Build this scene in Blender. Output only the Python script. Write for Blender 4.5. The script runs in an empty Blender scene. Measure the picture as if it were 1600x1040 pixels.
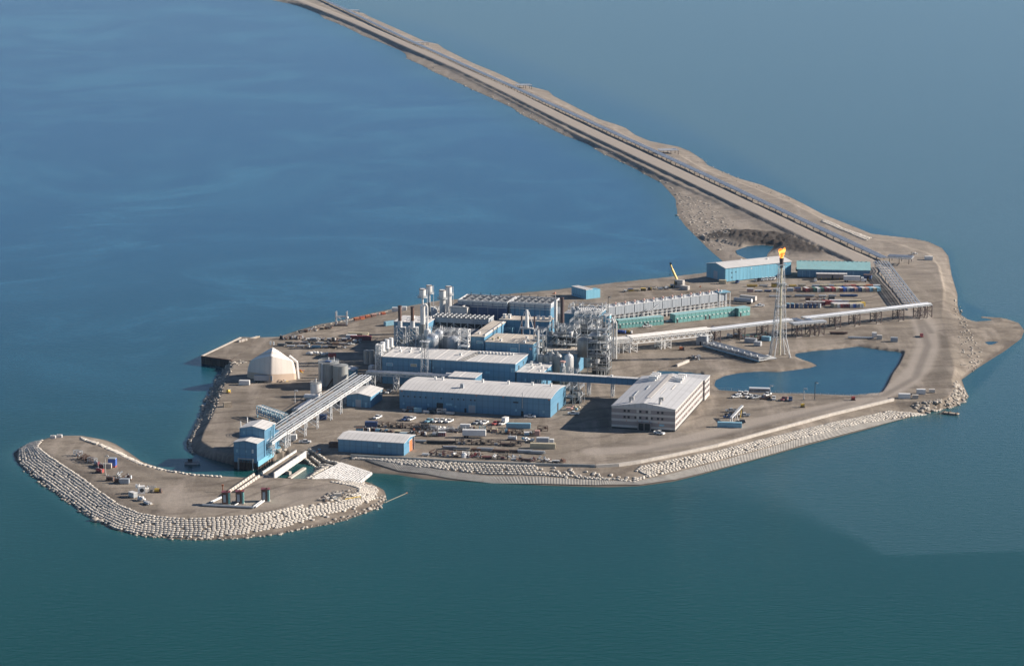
import bpy, math, random
import numpy as np
from mathutils import Vector, noise as mnoise
random.seed(7)
SC = bpy.context.scene
COL = SC.collection
R = math.radians
# ---------------------------------------------------------------- camera, sky, sun, exposure
F = 4000.0; CX = 800.0; CY = 520.0; TILT = math.atan(800 / F); CAMH = 305.0
cam = bpy.data.objects.new('camera', bpy.data.cameras.new('camera'))
COL.objects.link(cam)
cam.data.sensor_width = 36.0; cam.data.lens = 36.0 * F / 1600.0
cam.data.clip_start = 1.0; cam.data.clip_end = 120000.0
cam.location = (0, 0, CAMH); cam.rotation_euler = (math.pi / 2 - TILT, 0, 0)
SC.camera = cam
SUN_EL = R(24.0); SUN_AZ = R(84.0)          # azimuth clockwise from +Y
w = bpy.data.worlds.new("World"); SC.world = w; w.use_nodes = True
nt = w.node_tree
for n in list(nt.nodes): nt.nodes.remove(n)
sky = nt.nodes.new('ShaderNodeTexSky'); sky.sky_type = 'NISHITA'; sky.sun_disc = False
sky.sun_elevation = SUN_EL; sky.sun_rotation = SUN_AZ; sky.altitude = 300
sky.air_density = 0.6; sky.dust_density = 0.0; sky.ozone_density = 2.0
bg = nt.nodes.new('ShaderNodeBackground'); bg.inputs[1].default_value = 0.062
wo = nt.nodes.new('ShaderNodeOutputWorld')
nt.links.new(sky.outputs[0], bg.inputs[0]); nt.links.new(bg.outputs[0], wo.inputs[0])
sl = bpy.data.lights.new('sun', 'SUN'); sl.energy = 5.0; sl.angle = R(0.5); sl.color = (1.0, 0.90, 0.79)
so = bpy.data.objects.new('sun', sl); COL.objects.link(so)
sd = Vector((math.sin(SUN_AZ) * math.cos(SUN_EL), math.cos(SUN_AZ) * math.cos(SUN_EL), math.sin(SUN_EL)))
so.rotation_euler = (-sd).to_track_quat('-Z', 'Y').to_euler(); so.location = (500, 900, 600)
SC.view_settings.view_transform = 'Standard'; SC.view_settings.look = 'None'
SC.view_settings.exposure = 0.85; SC.view_settings.gamma = 1.0
# ---------------------------------------------------------------- surveying: photo pixel -> point on the level z
def P(x, y, z=4.0):
    a = (x - CX) / F; b = -(y - CY) / F
    dy = math.cos(TILT) + b * math.sin(TILT); dz = -math.sin(TILT) + b * math.cos(TILT)
    t = (z - CAMH) / dz
    return (a * t, dy * t, z)
ANG = math.atan2(1100, 4079)                  # the plant grid: A runs away from the viewer, B to the right
AX = (math.sin(ANG), math.cos(ANG)); BX = (math.cos(ANG), -math.sin(ANG))
OX, OY, _ = P(954, 670)
def W(b, a, z=4.0): return (OX + b * BX[0] + a * AX[0], OY + b * BX[1] + a * AX[1], z)
def g(x, y, z=4.0):
    X, Y, _ = P(x, y, z); X -= OX; Y -= OY
    return (X * BX[0] + Y * BX[1], X * AX[0] + Y * AX[1])
def pxh(x, y, y2, z=4.0):
    X, Y, _ = P(x, y, z); lo, hi = 0.0, 300.0
    for i in range(40):
        m = (lo + hi) / 2; dz = m - CAMH
        d = Y * math.cos(TILT) - dz * math.sin(TILT); u = Y * math.sin(TILT) + dz * math.cos(TILT)
        if CY - F * u / d > y2: lo = m
        else: hi = m
    return lo - z
# ---------------------------------------------------------------- materials
def nn(t, ty, **k):
    n = t.nodes.new(ty)
    for a, b in k.items(): setattr(n, a, b)
    return n
def mat(name, col, rough=0.6, metal=0.0, var=0.12, scale=0.35, streak=0.0, ribs=0.0, bump=0.0, dirt=None, dirt_amt=0.0):
    m = bpy.data.materials.new(name); m.use_nodes = True; t = m.node_tree
    b = t.nodes['Principled BSDF']; b.inputs['Roughness'].default_value = rough; b.inputs['Metallic'].default_value = metal
    tc = nn(t, 'ShaderNodeTexCoord')
    mp = nn(t, 'ShaderNodeMapping'); mp.inputs['Scale'].default_value = (1, 1, 0.25 if streak else 1)
    t.links.new(tc.outputs['Object'], mp.inputs[0])
    no = nn(t, 'ShaderNodeTexNoise'); no.inputs['Scale'].default_value = scale; no.inputs['Detail'].default_value = 6
    no.inputs['Roughness'].default_value = 0.65
    t.links.new(mp.outputs[0], no.inputs[0])
    cr = nn(t, 'ShaderNodeValToRGB'); cr.color_ramp.elements[0].position = 0.3; cr.color_ramp.elements[1].position = 0.72
    lo = [c * (1 - var) for c in col]; hi = [min(1, c * (1 + var)) for c in col]
    cr.color_ramp.elements[0].color = (*lo, 1); cr.color_ramp.elements[1].color = (*hi, 1)
    t.links.new(no.outputs[0], cr.inputs[0]); out = cr.outputs[0]
    if dirt_amt > 0:
        n2 = nn(t, 'ShaderNodeTexNoise'); n2.inputs['Scale'].default_value = scale * 2.3; n2.inputs['Detail'].default_value = 8
        t.links.new(mp.outputs[0], n2.inputs[0])
        c2 = nn(t, 'ShaderNodeValToRGB'); c2.color_ramp.elements[0].position = 0.5; c2.color_ramp.elements[1].position = 0.75
        c2.color_ramp.elements[0].color = (0, 0, 0, 1); c2.color_ramp.elements[1].color = (dirt_amt,) * 3 + (1,)
        t.links.new(n2.outputs[0], c2.inputs[0])
        mx = nn(t, 'ShaderNodeMixRGB'); mx.inputs[2].default_value = (*(dirt or (0.12, 0.09, 0.07)), 1)
        t.links.new(c2.outputs[0], mx.inputs[0]); t.links.new(out, mx.inputs[1]); out = mx.outputs[0]
    t.links.new(out, b.inputs['Base Color'])
    if ribs > 0 or bump > 0:
        bp = nn(t, 'ShaderNodeBump'); bp.inputs['Strength'].default_value = ribs or bump
        if ribs > 0:
            wv = nn(t, 'ShaderNodeTexWave'); wv.inputs['Scale'].default_value = 0.55; wv.wave_type = 'BANDS'; wv.bands_direction = 'DIAGONAL'
            mp3 = nn(t, 'ShaderNodeMapping'); mp3.inputs['Scale'].default_value = (1, 1, 0)
            t.links.new(tc.outputs['Object'], mp3.inputs[0]); t.links.new(mp3.outputs[0], wv.inputs[0])
            t.links.new(wv.outputs[0], bp.inputs['Height']); bp.inputs['Distance'].default_value = 0.25
        else:
            n3 = nn(t, 'ShaderNodeTexNoise'); n3.inputs['Scale'].default_value = 1.6; n3.inputs['Detail'].default_value = 5
            t.links.new(tc.outputs['Object'], n3.inputs[0]); t.links.new(n3.outputs[0], bp.inputs['Height']); bp.inputs['Distance'].default_value = 0.3
        t.links.new(bp.outputs[0], b.inputs['Normal'])
    return m
MT = {}
def M(k): return MT[k]
MT['blue'] = mat('blue_siding', (0.098, 0.24, 0.36), 0.5, 0, 0.08, 0.12, streak=1, ribs=0.1, dirt=(0.2, 0.26, 0.3), dirt_amt=0.15)
MT['blue2'] = mat('pale_blue_siding', (0.17, 0.42, 0.55), 0.5, 0, 0.1, 0.12, streak=1, ribs=0.35, dirt_amt=0.1)
MT['roof'] = mat('pale_roof_sheet', (0.62, 0.60, 0.57), 0.55, 0, 0.06, 0.1, ribs=0.15, dirt=(0.4, 0.36, 0.32), dirt_amt=0.25)
MT['tanroof'] = mat('dusty_roof_sheet', (0.56, 0.50, 0.42), 0.65, 0, 0.1, 0.15, dirt=(0.3, 0.25, 0.2), dirt_amt=0.4)
MT['greyroof'] = mat('grey_roof_deck', (0.20, 0.21, 0.22), 0.7, 0, 0.25, 0.2, dirt=(0.3, 0.28, 0.26), dirt_amt=0.4)
MT['greywall'] = mat('grey_cladding', (0.34, 0.37, 0.40), 0.5, 0.0, 0.15, 0.15, streak=1, ribs=0.3, dirt_amt=0.2)
MT['accroof'] = mat('light_grey_roof', (0.50, 0.50, 0.50), 0.6, 0, 0.05, 0.1, ribs=0.12, dirt_amt=0.1)
MT['accband'] = mat('cream_band_cladding', (0.50, 0.47, 0.43), 0.6, 0, 0.06, 0.2)
MT['accwall'] = mat('taupe_cladding', (0.27, 0.235, 0.225), 0.6, 0, 0.08, 0.2)
MT['glass'] = mat('dark_window_glass', (0.03, 0.035, 0.045), 0.12, 0, 0.2, 0.5)
MT['dark'] = mat('dark_opening_and_shade', (0.025, 0.027, 0.03), 0.8, 0, 0.3, 0.6)
MT['white'] = mat('white_paint', (0.72, 0.71, 0.68), 0.45, 0, 0.06, 0.3, dirt=(0.45, 0.38, 0.3), dirt_amt=0.35)
MT['carwhite'] = mat('white_car_paint', (0.78, 0.78, 0.76), 0.25, 0, 0.04, 0.5)
MT['galv'] = mat('galvanised_steel', (0.40, 0.42, 0.43), 0.45, 0.25, 0.2, 0.5, dirt_amt=0.15)
MT['steel'] = mat('pale_painted_steel', (0.55, 0.56, 0.56), 0.5, 0, 0.15, 0.5, dirt_amt=0.2)
MT['duct'] = mat('aluminium_jacket', (0.58, 0.60, 0.62), 0.32, 0.45, 0.15, 0.3, dirt_amt=0.15)
MT['rust'] = mat('rusty_steel', (0.13, 0.075, 0.055), 0.85, 0, 0.4, 0.6)
MT['brown'] = mat('weathered_steel_trestle', (0.085, 0.06, 0.055), 0.8, 0, 0.3, 0.6)
MT['tankgrey'] = mat('grey_steel_tank', (0.30, 0.31, 0.30), 0.5, 0.2, 0.2, 0.25, streak=1, dirt=(0.2, 0.15, 0.1), dirt_amt=0.5)
MT['tankwhite'] = mat('white_tank_paint', (0.70, 0.69, 0.66), 0.4, 0, 0.06, 0.3, streak=1, dirt=(0.4, 0.3, 0.2), dirt_amt=0.4)
MT['teal'] = mat('teal_green_panel', (0.14, 0.35, 0.33), 0.55, 0, 0.12, 0.2, streak=1, dirt=(0.25, 0.3, 0.28), dirt_amt=0.4)
MT['tealroof'] = mat('teal_metal_roof', (0.30, 0.52, 0.52), 0.5, 0, 0.08, 0.2, ribs=0.25, dirt=(0.4, 0.38, 0.3), dirt_amt=0.3)
MT['red'] = mat('red_paint', (0.38, 0.07, 0.06), 0.55, 0, 0.25, 0.4, dirt=(0.3, 0.2, 0.17), dirt_amt=0.4)
MT['maroon'] = mat('maroon_paint', (0.17, 0.04, 0.05), 0.6, 0, 0.25, 0.4, dirt=(0.2, 0.15, 0.13), dirt_amt=0.4)
MT['orange'] = mat('orange_red_paint', (0.55, 0.17, 0.06), 0.55, 0, 0.2, 0.5, dirt_amt=0.2)
MT['yellow'] = mat('yellow_paint', (0.62, 0.42, 0.07), 0.5, 0, 0.15, 0.5, dirt_amt=0.2)
MT['navy'] = mat('navy_paint', (0.03, 0.07, 0.18), 0.5, 0, 0.2, 0.4, dirt_amt=0.2)
MT['royal'] = mat('royal_blue_tarp', (0.05, 0.12, 0.42), 0.5, 0, 0.2, 0.4)
MT['ltblue'] = mat('light_blue_paint', (0.22, 0.42, 0.52), 0.5, 0, 0.15, 0.4, dirt_amt=0.3)
MT['tan'] = mat('tan_paint', (0.52, 0.45, 0.31), 0.6, 0, 0.12, 0.4, dirt_amt=0.3)
MT['pink'] = mat('faded_pink_paint', (0.5, 0.30, 0.25), 0.6, 0, 0.2, 0.4, dirt_amt=0.3)
MT['green'] = mat('dark_green_paint', (0.05, 0.13, 0.10), 0.6, 0, 0.2, 0.4)
MT['wood'] = mat('grey_timber', (0.35, 0.29, 0.22), 0.85, 0, 0.25, 0.7)
MT['black'] = mat('black_rubber', (0.02, 0.02, 0.022), 0.8, 0, 0.2, 0.8)
MT['concrete'] = mat('pale_concrete', (0.46, 0.42, 0.37), 0.85, 0, 0.15, 0.4, dirt_amt=0.25)
MT['bag'] = mat('white_geotextile_bag', (0.60, 0.56, 0.50), 0.9, 0, 0.25, 0.8, bump=0.7, dirt=(0.22, 0.175, 0.135), dirt_amt=0.85)
def island_vary(m, amt):
    t = m.node_tree; b = t.nodes['Principled BSDF']; src = b.inputs['Base Color'].links[0].from_socket
    ge = nn(t, 'ShaderNodeNewGeometry'); cr = nn(t, 'ShaderNodeValToRGB'); cr.color_ramp.elements[0].color = (1 - amt,) * 3 + (1,); cr.color_ramp.elements[1].color = (1.06, 1.04, 1.0, 1)
    mx = nn(t, 'ShaderNodeMixRGB', blend_type='MULTIPLY'); mx.inputs[0].default_value = 1
    t.links.new(ge.outputs['Random Per Island'], cr.inputs[0]); t.links.new(src, mx.inputs[1]); t.links.new(cr.outputs[0], mx.inputs[2]); t.links.new(mx.outputs[0], b.inputs['Base Color'])
MT['sheet'] = mat('white_fabric_cover', (0.56, 0.545, 0.52), 0.85, 0, 0.12, 0.25, bump=0.5, dirt=(0.3, 0.25, 0.2), dirt_amt=0.3)
MT['fabric'] = mat('cream_shelter_fabric', (0.66, 0.59, 0.52), 0.8, 0, 0.05, 0.1)
MT['fabricw'] = mat('white_shelter_fabric', (0.76, 0.74, 0.71), 0.8, 0, 0.04, 0.1)
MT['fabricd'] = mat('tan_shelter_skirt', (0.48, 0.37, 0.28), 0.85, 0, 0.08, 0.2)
MT['bronze'] = mat('sooty_brown_stack', (0.07, 0.045, 0.045), 0.7, 0.2, 0.3, 0.4)
MT['rock'] = mat('pale_rock', (0.42, 0.38, 0.33), 0.9, 0, 0.3, 0.5, bump=0.8)
MT['mat'] = mat('grey_concrete_mat', (0.32, 0.30, 0.265), 0.9, 0, 0.2, 0.2, dirt_amt=0.4)
MT['pile'] = mat('rusty_sheet_pile', (0.06, 0.045, 0.04), 0.85, 0, 0.4, 0.5, streak=1)
def seams(m, period, amt, axis='X'):
    t = m.node_tree; b = t.nodes['Principled BSDF']; src = b.inputs['Base Color'].links[0].from_socket; tc = nn(t, 'ShaderNodeTexCoord')
    wv = nn(t, 'ShaderNodeTexWave'); wv.inputs['Scale'].default_value = .314 / period; wv.bands_direction = axis; wv.inputs['Distortion'].default_value = .05
    cr = nn(t, 'ShaderNodeValToRGB'); cr.color_ramp.elements[0].position = .0; cr.color_ramp.elements[0].color = (1 - amt,) * 3 + (1,); cr.color_ramp.elements[1].position = .16; cr.color_ramp.elements[1].color = (1, 1, 1, 1)
    mx = nn(t, 'ShaderNodeMixRGB', blend_type='MULTIPLY'); mx.inputs[0].default_value = 1
    t.links.new(tc.outputs['Object'], wv.inputs[0]); t.links.new(wv.outputs[0], cr.inputs[0]); t.links.new(src, mx.inputs[1]); t.links.new(cr.outputs[0], mx.inputs[2]); t.links.new(mx.outputs[0], b.inputs['Base Color'])
for k_, pe, am in (('blue', 3.0, .2), ('blue2', 3.0, .2), ('roof', 2.4, .2), ('accroof', 3.0, .16), ('tanroof', 1.8, .3), ('greyroof', 2.0, .3), ('fabric', 3, .06)): seams(MT[k_], pe, am)
seams(MT['blue'], 3.4, .12, 'Z')
island_vary(MT['bag'], .3); island_vary(MT['rock'], .4)
# ---------------------------------------------------------------- mesh builder
class MB:
    def __init__(s): s.v = []; s.f = []; s.mi = []; s.ms = []; s.sm = []
    def k(s, m):
        if m not in s.ms: s.ms.append(m)
        return s.ms.index(m)
    def add(s, vs, fs, m, smooth=False):
        o = len(s.v); s.v += [tuple(p) for p in vs]; i = s.k(m)
        for f in fs: s.f.append(tuple(o + j for j in f)); s.mi.append(i); s.sm.append(smooth)
        return s
    def box(s, x0, y0, z0, x1, y1, z1, m, top=None):
        vs = [(x0, y0, z0), (x1, y0, z0), (x1, y1, z0), (x0, y1, z0), (x0, y0, z1), (x1, y0, z1), (x1, y1, z1), (x0, y1, z1)]
        s.add(vs, [(0, 3, 2, 1), (0, 1, 5, 4), (1, 2, 6, 5), (2, 3, 7, 6), (3, 0, 4, 7)], m)
        return s.add(vs[4:], [(0, 1, 2, 3)], top or m)
    def cbox(s, cx, cy, z0, w_, d, h, m, top=None): return s.box(cx - w_ / 2, cy - d / 2, z0, cx + w_ / 2, cy + d / 2, z0 + h, m, top)
    def bar(s, p, q, t, m, t2=None):
        p = Vector(p); q = Vector(q); d = q - p
        if d.length < 1e-6: return s
        d.normalize(); u = d.cross(Vector((0, 0, 1)))
        if u.length < 1e-3: u = Vector((1, 0, 0))
        u.normalize(); v = d.cross(u); a = t / 2; b = (t2 or t) / 2
        vs = [p - u * a - v * b, p + u * a - v * b, p + u * a + v * b, p - u * a + v * b, q - u * a - v * b, q + u * a - v * b, q + u * a + v * b, q - u * a + v * b]
        return s.add(vs, [(0, 1, 2, 3), (7, 6, 5, 4), (0, 4, 5, 1), (1, 5, 6, 2), (2, 6, 7, 3), (3, 7, 4, 0)], m)
    def cyl(s, p, q, r, m, n=12, r2=None, caps=True):
        p = Vector(p); q = Vector(q); d = (q - p).normalized(); u = d.cross(Vector((0, 0, 1)))
        if u.length < 1e-3: u = Vector((1, 0, 0))
        u.normalize(); v = d.cross(u); r2 = r if r2 is None else r2; vs = []
        for i in range(n):
            a = 2 * math.pi * i / n; e = u * math.cos(a) + v * math.sin(a)
            vs.append(p + e * r); vs.append(q + e * r2)
        fs = [(2 * i, 2 * ((i + 1) % n), 2 * ((i + 1) % n) + 1, 2 * i + 1) for i in range(n)]
        s.add(vs, [f[::-1] for f in fs], m, True)
        if caps: s.add(vs, [tuple(2 * i for i in range(n)), tuple(2 * i + 1 for i in range(n))[::-1]], m)
        return s
    def lathe(s, cx, cy, prof, m, n=20):
        vs = []; k = len(prof)
        for i in range(n):
            a = 2 * math.pi * i / n
            for r, z in prof: vs.append((cx + r * math.cos(a), cy + r * math.sin(a), z))
        fs = []
        for i in range(n):
            j = (i + 1) % n
            for q in range(k - 1): fs.append((i * k + q, j * k + q, j * k + q + 1, i * k + q + 1))
        return s.add(vs, fs, m, True)
    def prism(s, poly, z0, z1, m, top=None):
        n = len(poly); vs = [(x, y, z0) for x, y in poly] + [(x, y, z1) for x, y in poly]
        s.add(vs, [(i, (i + 1) % n, n + (i + 1) % n, n + i) for i in range(n)], m)
        return s.add(vs[n:], [tuple(range(n))], top or m)
    def gable(s, x0, y0, x1, y1, z0, ze, zr, m, axis='x'):   # wall ends up to the ridge
        ym = (y0 + y1) / 2; xm = (x0 + x1) / 2
        if axis == 'x':
            vs = [(x0, y0, z0), (x0, y1, z0), (x0, y1, ze), (x0, ym, zr), (x0, y0, ze), (x1, y0, z0), (x1, y1, z0), (x1, y1, ze), (x1, ym, zr), (x1, y0, ze)]
            return s.add(vs, [(0, 4, 3, 2, 1), (5, 6, 7, 8, 9), (0, 5, 9, 4), (1, 2, 7, 6)], m)
        vs = [(x0, y0, z0), (x1, y0, z0), (x1, y0, ze), (xm, y0, zr), (x0, y0, ze), (x0, y1, z0), (x1, y1, z0), (x1, y1, ze), (xm, y1, zr), (x0, y1, ze)]
        return s.add(vs, [(0, 1, 2, 3, 4), (5, 9, 8, 7, 6), (0, 4, 9, 5), (1, 6, 7, 2)], m)
    def gable_roof(s, x0, y0, x1, y1, ze, zr, m, axis='x', ov=0.4, th=0.25):
        if axis == 'x':
            ym = (y0 + y1) / 2; sl_ = (zr - ze) / ((y1 - y0) / 2); a = ze - sl_ * ov
            pr = [(y0 - ov, a + 0.003), (ym, zr + 0.003), (y1 + ov, a + 0.003), (y1 + ov, a + th), (ym, zr + th), (y0 - ov, a + th)]
            vs = [(x0 - ov, y, z) for y, z in pr] + [(x1 + ov, y, z) for y, z in pr]
        else:
            xm = (x0 + x1) / 2; sl_ = (zr - ze) / ((x1 - x0) / 2); a = ze - sl_ * ov
            pr = [(x0 - ov, a + 0.003), (xm, zr + 0.003), (x1 + ov, a + 0.003), (x1 + ov, a + th), (xm, zr + th), (x0 - ov, a + th)]
            vs = [(x, y0 - ov, z) for x, z in pr] + [(x, y1 + ov, z) for x, z in pr]
        return s.add(vs, [(0, 1, 7, 6), (1, 2, 8, 7), (2, 3, 9, 8), (3, 4, 10, 9), (4, 5, 11, 10), (5, 0, 6, 11), (0, 5, 4, 1), (1, 4, 3, 2), (6, 7, 10, 11), (7, 8, 9, 10)], m)
    def mesh(s, name):
        me = bpy.data.meshes.new(name); me.from_pydata(s.v, [], s.f)
        for m in s.ms: me.materials.append(MT[m] if isinstance(m, str) else m)
        me.polygons.foreach_set('material_index', s.mi); me.polygons.foreach_set('use_smooth', s.sm)
        me.update(); return me
    def build(s, name, parent=None, label=None, loc=None, rot=None):
        o = bpy.data.objects.new(name, s.mesh(name)); COL.objects.link(o)
        if parent: o.parent = parent
        if label: o['label'] = label
        if loc: o.location = loc
        if rot is not None: o.rotation_euler = (0, 0, rot)
        return o
def tag(o, label=None, cat=None, group=None, kind=None):
    if label: o['label'] = label
    if cat: o['category'] = cat
    if group: o['group'] = group
    if kind: o['kind'] = kind
    return o
def thing(name, label, cat, loc, rot=0.0, group=None):
    o = bpy.data.objects.new(name, None); COL.objects.link(o); o.empty_display_size = 1
    o.location = loc; o.rotation_euler = (0, 0, rot); return tag(o, label, cat, group)
def copy_tree(o, parent=None):
    c = o.copy(); COL.objects.link(c); c.parent = parent
    for ch in list(o.children): copy_tree(ch, c)
    return c
GR = -ANG                                      # rotation of the plant grid
# ---------------------------------------------------------------- shoreline survey
W1 = [(300,-60),(365,-22),(422,0),(467,9),(497,21),(506,29),(535,40),(557,51),(566,56),(591,65),(625,79),(633,84),(636,92),(665,105),(674,111),(701,123),(724,133),(737,140),(758,149),(799,168),(818,181),(856,199),(882,212),(917,224),(941,240),(966,251),(995,265),(1012,275),(1032,285),(1045,299),(1055,311),(1058,336),(1069,352),(1088,371),(1106,389),(1128,408),(1118,420),(1100,426),(1055,431),(1010,436),(960,441),(900,448),(869,452),(825,456),(771,461),(715,467),(680,470),(654,475),(614,482),(580,489),(558,494),(543,498),(520,503),(500,506),(468,515),(435,526),(399,527),(374,526),(345,541),(314,560),(357,567),(352,576),(336,600),(324,625),(315,648),(301,675),(291,692),(299,704),(312,711),(333,717),(359,724),(401,730),(425,717),(440,713),(467,724),(503,727),(500,740),(490,752),(540,760),(577,738),(620,741),(660,748),(760,753),(850,758),(950,761),(1000,759),(1052,752),(1100,740),(1180,718),(1243,700),(1360,669),(1390,660),(1435,648),(1473,638),(1495,634),(1514,620),(1507,606),(1502,593),(1527,575),(1569,549),(1596,529),(1601,516),(1592,504),(1569,496.5),(1535,494),(1531,496.5),(1556,499),(1540,501),(1525,502),(1513,499),(1500,491),(1496,477),(1496,460),(1487,430),(1482,400),(1472,387),(1450,377),(1425,372),(1362,365),(1340,356),(1287,335),(1257,319),(1235,308),(1191,289),(1152,278),(1106,258),(1099,250),(1078,236),(1060,229),(1016,220.5),(993,211),(978,200),(965,195),(936,186),(887,161),(865,150),(857,142),(832,136),(813,131),(775,113),(740,99),(720,89),(694,76),(685,69),(665,65),(625,47),(575,25),(569,21),(544,15),(510,0),(430,-33),(380,-60)]
C1 = [(325,-60),(390,-22),(440,-2),(470,8),(500,17),(560,43),(620,68),(700,106),(790,152),(850,183),(909,215),(950,233),(986,251),(1032,274),(1078,295),(1143,322),(1212,352),(1290,394),(1270,405),(1200,410),(1140,418),(1110,432),(1050,437),(980,443),(900,452),(840,459),(770,466),(700,474),(640,484),(600,492),(540,505),(480,518),(440,529),(400,529.5),(376,529),(346,543),(320,556),(359,561),(364,572),(352,598),(342,625),(332,650),(320,672),(314,688),(334,702),(366,712),(400,715),(430,706),(455,702),(500,706),(545,713),(640,719),(700,723),(800,729),(850,731),(930,730),(966,727),(1000,722),(1060,711),(1120,698),(1180,681),(1300,648),(1396,625),(1440,630),(1468,628),(1484,618),(1490,606),(1487,592),(1492,575),(1480,530),(1472,490),(1474,450),(1466,412),(1448,392),(1400,378),(1350,367),(1310,352),(1240,319),(1190,299),(1100,265),(1060,242),(1010,230),(960,203),(880,166),(850,151),(770,119),(690,83),(640,61),(570,30),(520,8),(440,-28),(395,-60)]
W2 = [(99,680),(78,683),(51,691),(32,699),(21,708),(25,720),(42,737),(70,758),(95,775),(118,792),(135,805),(173,826),(211,835),(264,841),(312,843.5),(365,841.5),(429,835),(492,823),(535,814),(577,799),(597,789),(604,776),(600,765),(585,757),(568,750),(577,738),(560,733),(500,738),(492,742),(480,747),(456,748),(437,746),(420,743),(407,740),(386,746),(344,743),(301,740),(280,737),(254,732),(222,721),(201,706),(180,693),(165,687),(127,680)]
C2 = [(99,682.5),(70,686),(60,696),(80,712),(108,730),(133,747),(158,766),(188,787),(220,800),(243,805),(280,808),(320,808),(386,804),(429,797),(471,788),(514,780),(541,775),(560,768),(556,761),(514,753),(471,748),(427,746),(399,742),(382,747),(344,745),(301,742.5),(280,739),(254,735),(212,724),(180,708),(148,693),(121,683)]
W3 = [(500,722),(503,727),(487,742),(478,748),(480,758),(575,760),(568,750),(577,738),(560,718),(520,712)]
LAG = [(1116,602),(1118,594),(1132,587),(1157,582),(1188,580),(1215,581),(1240,578),(1265,574.5),(1277,571),(1268,566),(1253,561),(1242,556),(1243,552),(1272,548),(1311,545),(1340,541),(1381,547),(1408,550),(1411,552),(1404,568),(1392,585),(1383,604),(1376,614),(1338,617.5),(1300,616),(1253,614),(1176,613),(1124,609)]
POND = [(1150,391),(1168,384.5),(1189,382.5),(1210,384.5),(1200,396),(1198,402),(1230,404),(1180,410),(1164,403),(1153,398)]
TRENCH = [(1024,577),(1060,577.5),(1099,581),(1101,587),(1092,593),(1060,588),(1020,584)]
SPOND = [(1536,533),(1563,533),(1551,538),(1545,539)]
ROADL = [(300,-64),(380,-30),(475,3),(560,36.5),(640,72),(720,106.5),(800,145),(880,185),(940,213.7),(1078,278),(1194,333),(1300,384),(1345,404),(1372,422)]
def poly(pts, z): return np.array([P(x, y, z)[:2] for x, y in pts])
def seg_dist(X, Y, A_, closed=True):
    d = np.full(X.shape, 1e9); n = len(A_)
    for i in range(n if closed else n - 1):
        x0, y0 = A_[i]; x1, y1 = A_[(i + 1) % n]; vx, vy = x1 - x0, y1 - y0; L = vx * vx + vy * vy + 1e-9
        t = np.clip(((X - x0) * vx + (Y - y0) * vy) / L, 0, 1)
        d = np.minimum(d, np.hypot(X - x0 - t * vx, Y - y0 - t * vy))
    return d
def inside(X, Y, A_):
    r = np.zeros(X.shape, bool); n = len(A_)
    for i in range(n):
        x0, y0 = A_[i]; x1, y1 = A_[(i + 1) % n]
        c = ((y0 > Y) != (y1 > Y)) & (X < (x1 - x0) * (Y - y0) / (y1 - y0 + 1e-12) + x0); r ^= c
    return r
PW1, PC1, PW2, PC2, PW3 = poly(W1, 0), np.array([P(x, y, 2.5 if y < 325 else 4)[:2] for x, y in C1]), poly(W2, 0), poly(C2, 4), poly(W3, 0)
PLAG, PPOND, PSP, PRD = poly(LAG, 3), poly(POND, 0.6), poly(SPOND, .6), poly(ROADL, 4.2)
PTR = poly(TRENCH, 4)
MOUND = [(P(x, y, 2)[:2], r, h) for x, y, r, h in [(1122,368,8,1.0),(1150,366,15,2.8),(1172,368,18,3.4),(1195,372,20,3.6),(1218,376,20,3.0),(1244,382,20,2.6),(1265,386,18,2.4),(1285,388,12,1.6)]]
def wob(X, Y, s, k=0):
    """irregular value noise, about -1..1"""
    out = 0
    for o, am in ((2.2, .7), (1.0, .45), (.45, .25)):
        u = X / (s * o) + 31.7 * k + 5.1 * o; v = Y / (s * o) - 17.3 * k; iu = np.floor(u); iv = np.floor(v); fu = u - iu; fv = v - iv
        fu = fu * fu * (3 - 2 * fu); fv = fv * fv * (3 - 2 * fv)
        hs = lambda a, b: np.modf(np.abs(np.sin(a * 127.1 + b * 311.7) * 43758.5453))[0] * 2 - 1
        out = out + am * ((hs(iu, iv) * (1 - fu) + hs(iu + 1, iv) * fu) * (1 - fv) + (hs(iu, iv + 1) * (1 - fu) + hs(iu + 1, iv + 1) * fu) * fv)
    return out
def land(X, Y, PW, PC, zc):
    iw = inside(X, Y, PW); ic = inside(X, Y, PC); dw = seg_dist(X, Y, PW); dc = seg_dist(X, Y, PC)
    return np.where(ic, zc, np.where(iw, zc * dw / (dw + dc + 1e-6), -dw * 0.25)), dw, iw
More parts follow.
